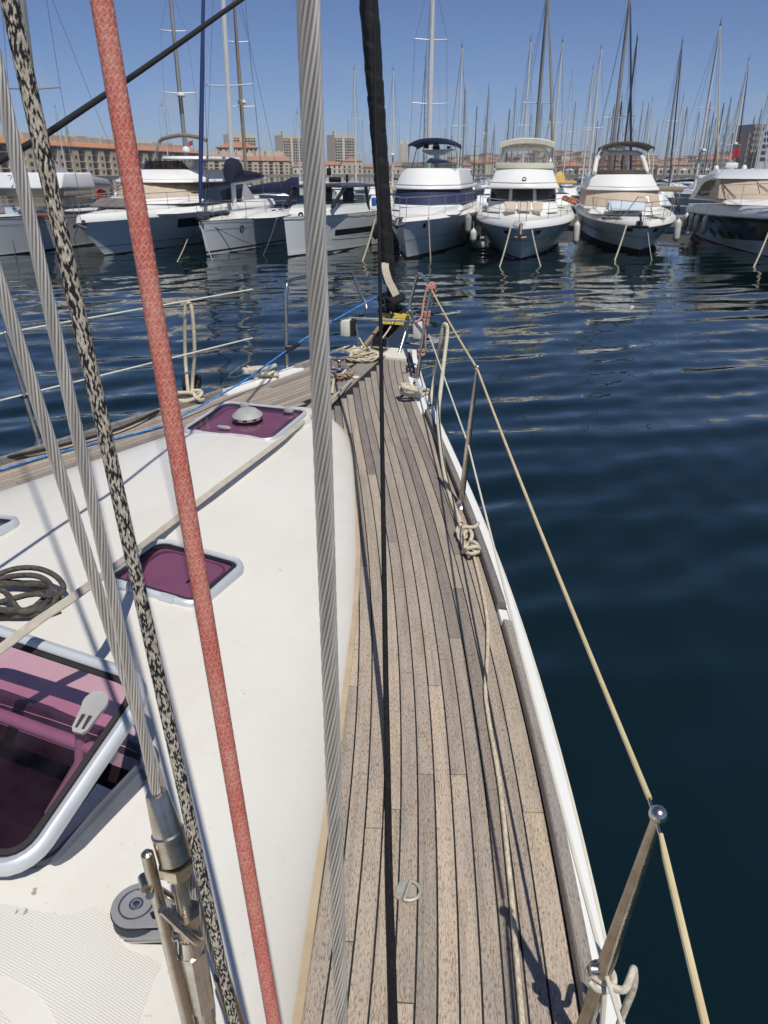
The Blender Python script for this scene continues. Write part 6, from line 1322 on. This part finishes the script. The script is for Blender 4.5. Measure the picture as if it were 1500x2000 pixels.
# second navy boom seen left of the thick shroud
a_, b_ = atY(462, 377, 41), atY(584, 366, 39); g = MB(); R = []
for k in range(10):
    u = k/9; c = Vector(a_).lerp(Vector(b_), u)+Vector((0, 0, .10*math.sin(math.pi*u))); hh = .16+.16*u+.16*(u > .8); R.append([c+Vector((0, .18*math.cos(q), hh*math.sin(q))) for q in np.linspace(0, 2*math.pi, 11)[:-1]])
g.rings(R); single('boom_cover', bevelled(g, 'boom_cover', .02), NAVYC, 'long navy boom cover left of the thick shroud', 'sail cover')
# anonymous far masts: faint poles of boats too far to tell apart
for k in range(46):
    xt = rf.choice((rf.uniform(590, 1500), rf.uniform(900, 1500), rf.uniform(940, 1500))); yt = rf.uniform(196, 285); H = rf.uniform(9.5, 13)
    rd = ray(xt, yt); D = min(260, (H-CAMZ)/(rd.z/rd.y)); p = O+rd*(D/rd.y); B = Boat.__new__(Boat); B.az = rf.uniform(-.3, .3); B.o = Vector((p.x, p.y, 0)); mm_ = rf.choice((MASTW, MASTG, MASTG, MASTB, DKM)); B.setup('distant_sailboat', '%s distant boat with %s bare mast %s' % (('taller' if yt < 235 else 'lower'), {'white_mast': 'white', 'grey_alloy_mast': 'grey', 'brown_mast': 'brown', 'dark_mast': 'dark'}[mm_.name], where(xt)), 'sailing boat', 'distant boats in the forest of masts')
    g = MB(); g.tube([(0, 0, 1), (0, 0, p.z)], [.085, .06], 6); M_ = B.part('mast', g, mm_)
    g = MB(); c = Vector((0, 0, p.z*.55)); g.tube([c+Vector((-.7, 0, 0)), c+Vector((.7, 0, 0))], .025, 4); B.part('spreader', g, MASTG, M_)
    g = MB(); g.tube([(0, -3.3, 1), (0, 0, p.z)], .012, 4); g.tube([(0, 4.5, 1), (0, 0, p.z)], .012, 4); g.tube([(-1.1, .2, 1), (-.7, 0, p.z*.55), (0, 0, p.z)], .011, 4); g.tube([(1.1, .2, 1), (.7, 0, p.z*.55), (0, 0, p.z)], .011, 4); B.part('stays', g, MATS['stay_wire'], M_)
    g = MB(); g.rings([[Vector((x*s_, y_, z_)) for x, z_ in ((-.7, -.1), (-1.2, 1.0), (-.7, 1.05), (-.5, 1.05+hh), (.5, 1.05+hh), (.7, 1.05), (1.2, 1.0), (.7, -.1))] for y_, s_, hh in ((-3.6, .06, 0), (-2.4, .55, .05), (-.5, .95, .35), (2.0, 1.0, .4), (2.3, 1, .05), (4.6, .85, .0))]); B.part('hull', g, rf.choice((HULLW, HULLW, HULLG)))
# small motor boats moored in the rows behind, seen through the gaps
def small_boat(px, py, D, label, az, colr, cov, L_=6.5):
    rd = ray(px, py); B = Boat.__new__(Boat); p = O+rd*(D/rd.y); B.o = Vector((p.x, p.y, 0)); B.az = az; B.setup('small_motorboat', label, 'motorboat', 'small motorboats in the rows behind')
    hull(B, L_, L_*.36, 1.0, .85, .8, .75, 1.6, 2.6, 0, colr, WHITEGEL, (0, .12, ANTIF))
    g = MB(); g.rings([[Vector((x*s_, y_, .95+z_)) for x, z_ in ((-.85, 0), (-.65, h_), (.65, h_), (.85, 0))] for y_, s_, h_ in ((L_*.3, .6, .1), (L_*.45, 1, .65), (L_*.8, 1, .7), (L_*.85, 1, .1))], smooth=False); B.part('cabin', bevelled(g, 'cabin', .05), WHITEGEL)
    g = MB(); g.add([Vector((x*s_, y_-.03, z_)) for x, s_, y_, z_ in ((-.72, 1, L_*.41, 1.42), (.72, 1, L_*.41, 1.42), (.60, 1, L_*.45, 1.58), (-.60, 1, L_*.45, 1.58))], [(0, 1, 2, 3)]); B.part('windscreen', g, GLASS)
    g = MB(); g.rings([[Vector((-.9, y_, 1.95)), Vector((0, y_, 2.1)), Vector((.9, y_, 1.95)), Vector((0, y_, 2.0))] for y_ in (L_*.45, L_*.9)]); B.part('top_cover', g, cov)
    return B
SB = [(930, 388, 47, 'small white motorboat with grey cover seen left of the cream bimini yacht', GREYC), (905, 378, 58, 'white motorboat close behind the navy bimini yacht on its right', CREAMC), (945, 370, 66, 'white motorboat deep in the gap between navy and cream biminis', CREAMC), (918, 366, 80, 'far white motorboat above the pontoon', GREYC), (938, 362, 95, 'farthest white motorboat in that gap', CREAMC),
      (1112, 385, 50, 'motorboat with dark cover between the cream and brown biminis', NAVYC), (1120, 368, 72, 'white motorboat with yellow canvas between cream and brown biminis', mat('ochre_canvas', (.42, .30, .14), None, 4, .85)), (1345, 380, 50, 'white motorboat with bright blue cover left of the curved hardtop', mat('bright_blue_canvas', (.02, .10, .42), None, 4, .8)), (1338, 366, 66, 'white motorboat farther behind left of the hardtop', GREYC), (1310, 360, 78, 'far motorboat behind the brown bimini awning', NAVYC),
      (500, 377, 76, 'white motorboat across the inner basin above the navy boom cover', CREAMC), (535, 375, 88, 'second white motorboat across the inner basin', GREYC), (560, 374, 80, 'small motorboat left of the thick shroud in the inner basin', GREYC), (470, 378, 84, 'motorboat behind the navy sail cover', NAVYC), (690, 366, 62, 'cream motor cruiser behind the dark hardtop', CREAMC), (715, 362, 75, 'white motor cruiser between dark hardtop and furled sail', BEIGEC), (652, 368, 70, 'motorboat seen through the clear side window', BEIGEC),
      (225, 372, 60, 'white motorboat behind the taupe bimini yacht', GREYC), (60, 372, 62, 'white motorboat behind the grey boom cover', CREAMC)]
for k, (x, y, D, lab, cv) in enumerate(SB): small_boat(x, y, D, lab, rf.uniform(-.4, .4)+(math.pi*.5 if k in (10, 11, 12) else 0), rf.choice((HULLW, HULLG)), cv, 6.5 if D < 70 else 8)
# cream cruiser with tan canvas behind the weekender
B = small_boat(705, 352, 46, 'cream and tan canopied cruiser just behind the dark hardtop', .3, HULLW, mat('tan_canvas', (.50, .36, .19), None, 3, .85), 8.5)
# pontoon with piles seen between navy and cream biminis
CONC = mat('pontoon_grey', (.24, .23, .21), (.17, .165, .15), 1.5, .85)
g = MB(); g.box((1.0, 47.5, .45), (46, 2.4, .5), math.radians(-11)); PT = single('pontoon', g, CONC, 'grey floating pontoon behind the front row of boats', 'pontoon')
for k, xx in enumerate((-16, -8.5, 4.9, 5.9, 12.4, 20)):
    g = MB(); yy = 47.5-xx*math.tan(math.radians(11)); g.tube([(xx, yy-1.4, -.5), (xx, yy-1.4, 1.55)], .16, 8); g.lathe((xx, yy-1.4, 1.55), (0, 0, 1), [(.18, 0), (.1, .1), (0, .12)], 8); single('mooring_pile', g, mat('pile_wood', (.16, .12, .085), (.1, .08, .06), 5, .85), 'dark wooden mooring pile beside the pontoon, '+where(750+xx*1450/46), 'pile', 'piles along the pontoon')

# ================================================================== quay and city
QUAY = mat('quay_stone', (.34, .31, .26), (.26, .24, .2), .2, .85)
def quay(P):
    g = MB(); V = [Vector((x, y, z)) for x, y in P for z in (-1, 1.1)]; n_ = len(P); g.add(V, [(2*i_, 2*((i_+1) % n_), 2*((i_+1) % n_)+1, 2*i_+1) for i_ in range(n_)]+[tuple(2*i_+1 for i_ in range(n_))]); return g
def az_pt(px, D): r = ray(px, 335); d = Vector((r.x, r.y)).normalized(); return d*D
ql = az_pt(-120, 300); qa = az_pt(400, 600); qb = az_pt(900, 560); qc = az_pt(1600, 470)
o_ = single('quay', quay([(ql.x, ql.y), (qa.x, qa.y), (qb.x, qb.y), (qc.x, qc.y), (qc.x*2.5, qc.y*2.5), (0, 2200), (ql.x*3.5, ql.y*3.5)]), QUAY, 'stone quay along the far side of the harbour', None, None, 'structure')
WALLS = [mat('wall_'+n_, c, tuple(x*.86 for x in c), .12, .9) for n_, c in (('sand', (.56, .48, .36)), ('cream', (.64, .58, .45)), ('ochre', (.54, .41, .26)), ('pinkish', (.53, .41, .33)), ('pale', (.66, .63, .56)), ('greybeige', (.44, .41, .36)))]
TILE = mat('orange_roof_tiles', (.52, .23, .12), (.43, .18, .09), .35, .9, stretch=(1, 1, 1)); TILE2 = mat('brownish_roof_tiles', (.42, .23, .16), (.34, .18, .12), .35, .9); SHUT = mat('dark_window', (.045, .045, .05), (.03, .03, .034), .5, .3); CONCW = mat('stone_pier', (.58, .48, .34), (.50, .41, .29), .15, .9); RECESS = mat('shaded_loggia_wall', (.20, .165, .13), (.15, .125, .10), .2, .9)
class Bld:
    def __init__(s, name, label, p0, p1, depth, cat='building', group=None):
        """front from p0 to p1 (left to right as seen), local x along front, y back, z up"""
        s.p0 = Vector((p0[0], p0[1], 1.1)); d = Vector((p1[0]-p0[0], p1[1]-p0[1])); s.L = d.length; s.az = math.atan2(d.y, d.x); s.root = empty(name, s.p0, label, cat, group, s.az); s.dp = depth
    def box(s, g, x0, x1, y0, y1, z0, z1): return g.box(((x0+x1)/2, (y0+y1)/2, (z0+z1)/2), (x1-x0, y1-y0, z1-z0))
    def part(s, name, g, m, par=None, kind=None): return part(name, g, m, par or s.root, None, True, kind)
    def hip(s, g, x0, x1, y0, y1, z, h, ov=.6, ridge=None):
        x0 -= ov; x1 += ov; y0 -= ov; y1 += ov; ins = min((y1-y0)/2, (x1-x0)/2*.9); ym = (y0+y1)/2
        g.add([(x0, y0, z), (x1, y0, z), (x1, y1, z), (x0, y1, z), (x0+ins, ym, z+h), (x1-ins, ym, z+h)], [(0, 1, 5, 4), (1, 2, 5), (2, 3, 4, 5), (3, 0, 4), (3, 2, 1, 0)]); return g
def ztop(py, D): r = ray(750, py); return CAMZ+D*r.z/r.y-1.1
# long arcaded quay building at left (orange roof, deep loggias between stone piers)
def arcade(label, px0, D0, px1, D1, zE, npier, pw, roofm, rh, dep=18, floors=4, pent=True, group=None):
    a_, b_ = az_pt(px0, D0), az_pt(px1, D1); B = Bld('quay_building', label, a_, b_, dep); L_ = B.L
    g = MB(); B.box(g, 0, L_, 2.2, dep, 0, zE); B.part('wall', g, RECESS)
    fh = zE/floors
    for k in range(1, floors+1):
        g = MB(); B.box(g, 0, L_, .5, 2.4, k*fh-.35, k*fh-.02); B.part('balcony_slab', g, WALLS[4])
    pitch = L_/npier
    pm_ = MB(); B.box(pm_, 0, pw, .0, 2.6, 0, zE-fh*.42); pme = pm_.mesh('pier'); pme.materials.append(CONCW)
    wm_ = MB(); wm_.box((0, 0, 0), (pw*.38, .12, fh*.46)); wme = wm_.mesh('window'); wme.materials.append(SHUT)
    for k in range(npier):
        o = part('pier', pme, CONCW, B.root, None, True); o.location = (k*pitch+pitch*.2, 0, 0)
        for f_ in range(floors):
            z = f_*fh+fh*.28
            if z+fh*.45 < zE-fh*.42: part('window', wme, SHUT, o, None, True).location = (pw/2, -.02, z+fh*.22)
    g = MB()
    for k in range(npier):
        for f_ in range(floors):
            for q in range(2): B.box(g, k*pitch+pitch*.2+pw+.8+q*(pitch-pw)*.42, k*pitch+pitch*.2+pw+.8+(q*.42+.3)*(pitch-pw), 2.12, 2.3, f_*fh+.4, f_*fh+fh*.75)
    B.part('loggia_windows', g, SHUT, None, 'stuff')
    g = MB(); g.add([(-1, -.6, zE), (L_+1, -.6, zE), (L_+1, dep*.45, zE+rh), (-1, dep*.45, zE+rh), (L_+1, dep+.6, zE), (-1, dep+.6, zE)], [(0, 1, 2, 3), (3, 2, 4, 5), (0, 3, 5), (1, 4, 2), (0, 5, 4, 1)]); B.part('roof', g, roofm)
    if pent:
        g = MB()
        xx = 2
        while xx < L_-8:
            wd_ = rf.uniform(6, 16); B.box(g, xx, min(L_, xx+wd_), dep*.35, dep*.8, zE+rh*.5, zE+rh+rf.uniform(1.0, 2.6)); xx += wd_+rf.uniform(.5, 3)
        for k in range(40): x_ = rf.uniform(0, L_); B.box(g, x_, x_+.9, dep*.5, dep*.55, zE+rh, zE+rh+rf.uniform(2.2, 3.6))
        B.part('penthouse', g, WALLS[1], None, 'stuff')
    return B
arcade('long arcaded quay building with orange tiled roof at the left', -60, 385, 396, 600, ztop(283, 400), 19, 6.2, TILE, 3.2)
arcade('arcaded quay building with red striped awning roof left of the thick shroud', 402, 600, 570, 640, ztop(313, 600), 8, 5.6, TILE2, 4.0, pent=True)
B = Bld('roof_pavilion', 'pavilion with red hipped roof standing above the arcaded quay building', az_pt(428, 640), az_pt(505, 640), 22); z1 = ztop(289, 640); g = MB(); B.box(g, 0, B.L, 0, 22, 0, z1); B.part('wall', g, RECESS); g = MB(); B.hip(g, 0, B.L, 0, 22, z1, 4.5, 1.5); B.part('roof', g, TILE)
for k in range(9): g = MB(); B.box(g, k*B.L/9+.5, k*B.L/9+1.1, -.5, .1, 0, z1); B.part('column', g, WALLS[2])
# tower blocks
def tower(label, x0, x1, ytop, D, wall, floors=14, cols=9):
    a_, b_ = az_pt(x0, D), az_pt(x1, D+12); B = Bld('tower_block', label, a_, b_, 16, group='tower blocks over the old town'); L_ = B.L; H_ = ztop(ytop, D); g = MB(); B.box(g, 0, L_, 0, 16, 0, H_); B.box(g, L_*.05, L_*.12, 2, 6, H_, H_+3.2); B.part('wall', g, wall)
    fh = H_/floors; z0 = max(0, H_-12*fh); me = MB(); me.box((L_*.42/2, -.1, fh*.5), (L_*.36/4*1, .3, fh*.55)); g1 = MB(); g2 = MB()
    wmb = MB(); wmb.box((0, 0, 0), (L_/cols*.62, .3, fh*.55)); wme = wmb.mesh('window'); wme.materials.append(SHUT)
    for f_ in range(int(floors*.30), floors-1):
        for c_ in range(cols):
            if c_ == 3: continue
            o = part('window', wme, SHUT, B.root, None, True); o.location = ((c_+.5)*L_/cols, -.02, f_*fh+fh*.55)
        g2.box((L_/2, -.35, f_*fh+.12), (L_, .7, .22))
    B.part('floor_bands', g2, WALLS[4], None, 'stuff'); g = MB(); B.box(g, 3*L_/cols, 4*L_/cols, -.8, .1, 0, H_+.6); B.part('pilaster', g, wall); return B
tower('beige tower block above the arcaded building, leftmost of the three', 456, 503, 263, 800, WALLS[1]); tower('beige tower block half hidden by the thick shroud, middle of the three', 556, 596, 264, 800, WALLS[1]); tower('beige tower block right of the thick shroud, rightmost of the three', 655, 697, 263, 800, WALLS[1])
# houses
HN = [0]
def house(x0, x1, ytop, D, wall, roofm, label, group, rh=2.6, dep=14, win=True, yb=None, storeys=None):
    a_, b_ = az_pt(x0, D), az_pt(x1, D*rf.uniform(.985, 1.015)); B = Bld('town_house', label, a_, b_, dep, group=group); L_ = B.L; H_ = max(5, ztop(ytop, D)-rh*.8); z0 = 0
    g = MB(); B.box(g, 0, L_, 0, dep, 0, H_); B.part('wall', g, wall)
    g = MB(); B.hip(g, 0, L_, 0, dep, H_, rh, .5); ro = B.part('roof', g, roofm); g = MB(); x_ = L_*rf.uniform(.2, .8); B.box(g, x_, x_+.9, dep*.35, dep*.42, H_+rh*.3, H_+rh+1.0); B.part('chimney', g, wall, ro)
    if win:
        fh = 3.3; nf = int(H_/fh); nc = max(2, int(L_/3.6)); g = MB(); zlo = max(0, nf-8)
        for f_ in range(zlo, nf):
            for c_ in range(nc): g.box(((c_+.5)*L_/nc, -.03, f_*fh+1.9), (1.35, .25, 2.0))
        B.part('windows', g, SHUT, None, 'stuff')
        g = MB()
        for f_ in range(zlo, nf): g.box((L_/2, -.05, f_*fh+.35), (L_, .35, .25))
        B.part('string_course', g, WALLS[4], None, 'stuff')
    return B
# near-quay fronts, each told apart
house(600, 668, 316, 640, WALLS[1], TILE, 'cream quay front with red roof right of the thick shroud', 'quay fronts'); house(668, 708, 309, 655, WALLS[0], TILE, 'sand coloured quay front with red roof under the right tower block', 'quay fronts', dep=20); house(572, 604, 320, 650, WALLS[4], TILE2, 'pale quay front partly behind the thick shroud', 'quay fronts')
house(708, 744, 330, 640, WALLS[0], TILE2, 'low sand coloured quay front left of the furled sail', 'quay fronts'); house(764, 800, 318, 610, WALLS[0], TILE2, 'low beige house right of the furled sail', 'quay fronts'); house(800, 838, 322, 600, WALLS[2], TILE2, 'ochre quay house behind the navy bimini', 'quay fronts'); house(838, 880, 312, 610, WALLS[3], TILE, 'pinkish quay house behind the navy bimini frame', 'quay fronts')
house(884, 906, 314, 590, WALLS[1], TILE2, 'narrow cream quay front right of the navy bimini', 'quay fronts'); house(906, 922, 317, 595, WALLS[5], TILE2, 'grey quay front between two cream ones', 'quay fronts'); house(922, 948, 312, 590, WALLS[1], TILE, 'cream quay front with red hipped roof left of the cream bimini', 'quay fronts'); house(948, 968, 310, 585, WALLS[4], TILE2, 'pale quay front beside the cream bimini', 'quay fronts')
house(1086, 1130, 318, 570, WALLS[5], TILE, 'grey beige quay front with many windows right of the cream bimini', 'quay fronts'); house(1130, 1168, 322, 560, WALLS[0], TILE2, 'sand coloured quay front left of the brown bimini', 'quay fronts'); house(1170, 1222, 318, 560, WALLS[5], TILE2, 'quay front seen through the smoked panel, left half', 'quay fronts'); house(1222, 1282, 316, 560, WALLS[0], TILE, 'quay front seen through the smoked panel, right half', 'quay fronts')
house(1284, 1312, 318, 545, WALLS[1], TILE2, 'cream quay front right of the brown bimini', 'quay fronts'); house(1312, 1352, 316, 545, WALLS[5], TILE2, 'grey quay front behind the masts right of the brown bimini', 'quay fronts'); house(1352, 1430, 306, 520, WALLS[1], TILE, 'wide pale quay front with orange roof above the curved hardtop', 'quay fronts', dep=24); house(1428, 1462, 312, 525, WALLS[4], TILE2, 'pale quay front left of the grey apartment block', 'quay fronts')
# pair of church towers
for k, (x, lab) in enumerate(((783, 'left one of two slim beige church towers'), (795, 'right one of two slim beige church towers'))):
    p = az_pt(x, 900); zt_ = ztop(280, 900); g = MB(); g.box((p.x, p.y, zt_/2), (4.2, 4.2, zt_)); g.lathe((p.x, p.y, zt_), (0, 0, 1), [(2.3, 0), (1.9, 1.2), (1.2, 3.4), (0, 5.0)], 8); single('church_tower', g, WALLS[0], lab, 'tower', 'pair of church towers')
# grey and white apartment blocks at right
B = Bld('apartment_block', 'grey stepped apartment block left of the white one', az_pt(1452, 520), az_pt(1480, 525), 20); H_ = ztop(250, 520); g = MB(); B.box(g, 2, B.L, 0, 20, 0, H_); B.box(g, 0, 2, 1, 18, 0, H_-4); B.part('wall', g, mat('grey_concrete', (.34, .325, .30), None, .2, .9))
g = MB(); fh = 3.2
for f_ in range(2, int(H_/fh)): 
    for c_ in range(3): g.box((B.L*(c_+.6)/3.4, -.03, f_*fh+1.6), (B.L*.2, .3, 1.5))
B.part('windows', g, SHUT, None, 'stuff')
B = Bld('apartment_block', 'white apartment block with rows of dark windows at the right edge', az_pt(1475, 500), az_pt(1560, 500), 18); H_ = ztop(240, 500); g = MB(); B.box(g, 4, B.L, 0, 18, 0, H_); B.box(g, 0, 4, 0, 18, 0, H_-6); B.box(g, 7, 10, 5, 10, H_, H_+3.5); B.part('wall', g, mat('white_render', (.66, .65, .60), None, .2, .8))
wmb = MB(); wmb.box((0, 0, 0), (2.6, .3, 1.7)); wme = wmb.mesh('window'); wme.materials.append(SHUT)
for f_ in range(2, int(H_/3.2)-1):
    for c_ in range(int(B.L/4)): part('window', wme, SHUT, B.root, None, True).location = (c_*4+2.6, -.03, f_*3.2+1.7)
HTILE = (mat('faded_hill_tiles', (.44, .27, .20), (.35, .21, .16), .35, .9), mat('pale_hill_tiles', (.46, .35, .28), (.38, .28, .22), .35, .9))
# hillside town behind, in three receding bands
def hill_y(px):
    return float(np.interp(px, [560, 700, 760, 860, 890, 960, 1040, 1100, 1160, 1260, 1330, 1400, 1500], [334, 333, 326, 318, 306, 302, 300, 293, 300, 306, 312, 300, 296]))
cnt = 0
for band, (D, dy, wmin, wmax) in enumerate(((1150, 0, 7, 13), (1000, 9, 8, 15), (860, 18, 10, 18), (720, 27, 13, 25))):
    x = 575 if band else 870
    while x < 1500:
        wd_ = rf.uniform(wmin, wmax); y_ = hill_y(x+wd_/2)+dy+rf.uniform(-4, 4)
        wl_ = rf.choice(WALLS[:4]+WALLS[:2]+[WALLS[3], WALLS[5]]); tl_ = rf.choice((HTILE[0], HTILE[1], TILE2, HTILE[0], TILE, HTILE[1]))
        if not (445 < x < 705 and band == 0): house(x, x+wd_, y_, D*rf.uniform(.97, 1.03), wl_, tl_, '%s house with %s roof, %s, %s' % (wl_.name[5:], {'orange_roof_tiles': 'orange', 'pale_hill_tiles': 'pale'}.get(tl_.name, 'brownish'), ('in the top row', 'high on the hill', 'mid hill', 'low on the hill')[band], where(x+wd_/2)), 'houses on the hill behind the harbour', rf.uniform(.9, 1.9), 12, band > 0); cnt += 1
        x += wd_*rf.uniform(.85, 1.05)
# parasols / kiosks along the quay
for k in range(14):
    x = 880+k*45+rf.uniform(-12, 12); p = az_pt(x, 480+rf.uniform(-15, 15)); g = MB(); g.tube([(p.x, p.y, 1.1), (p.x, p.y, 4.2)], .08, 6); g.lathe((p.x, p.y, 3.7), (0, 0, 1), [(2.6, 0), (1.3, .6), (0, 1.0)], 8); single('parasol', g, rf.choice((CREAMC, CREAMC, BEIGEC)), 'cream parasol on the far quay, '+where(x), 'parasol', 'parasols along the far quay')
# mountains inland
def ridge(name, D, prof, m, dep):
    g = MB(); F_ = []; B_ = []; T_ = []
    for x, y in prof:
        p = az_pt(x, D); q = az_pt(x, D+dep); z = ztop(y, D)+1.1+rf.uniform(-2, 2); F_.append(Vector((p.x, p.y, -2))); T_.append(Vector(((p.x+q.x)/2, (p.y+q.y)/2, max(0, z)))); B_.append(Vector((q.x, q.y, -2)))
    g.rings([F_, [f.lerp(t, .6)+Vector((0, 0, 8)) for f, t in zip(F_, T_)], T_, B_], closed=False, caps=False); single(name, g, m, 'low blue mountains inland', None, None, 'structure')
xs = np.arange(380, 1010, 12); ys = [float(np.interp(x, [380, 520, 580, 640, 690, 705, 720, 760, 800, 850, 900, 1010], [338, 336, 326, 328, 322, 319, 324, 330, 318, 320, 326, 337])) for x in xs]
ridge('hills', 5200, list(zip(xs, ys)), mat('scrub_hills', (.16, .16, .12), (.11, .12, .08), .01, .95), 1500)

# labels of look-alikes that still coincide: tell them apart by their order from left to right
from collections import defaultdict
_g = defaultdict(list)
for o in list(SC.objects):
    if o.parent is None and 'label' in o: _g[o['label']].append(o)
_ord = ('leftmost', 'second from left', 'third from left', 'fourth from left', 'fifth from left', 'sixth from left')
for lab, os_ in _g.items():
    if 2 <= len(os_) <= 6 and len(lab.split()) <= (13 if len(os_) > 2 else 15):
        os_.sort(key=lambda o: o.location.x/max(.1, o.location.y))
        for k, o in enumerate(os_): o['label'] = lab+', '+('rightmost' if k == len(os_)-1 else _ord[k])

# ------------------------------------------------------------------ thin summer haze over the harbour
g = MB(); g.box((0, 0, 55), (60000, 60000, 118)); m = bpy.data.materials.new('haze_air'); m.use_nodes = True; t = m.node_tree; t.nodes.clear()
o_ = t.nodes.new('ShaderNodeOutputMaterial'); v = t.nodes.new('ShaderNodeVolumePrincipled'); v.inputs['Color'].default_value = (.86, .92, 1, 1); v.inputs['Density'].default_value = .00019; v.inputs['Anisotropy'].default_value = 0
t.links.new(v.outputs[0], o_.inputs['Volume']); single('haze', g, m, None, None, None, 'stuff', rebase=False)
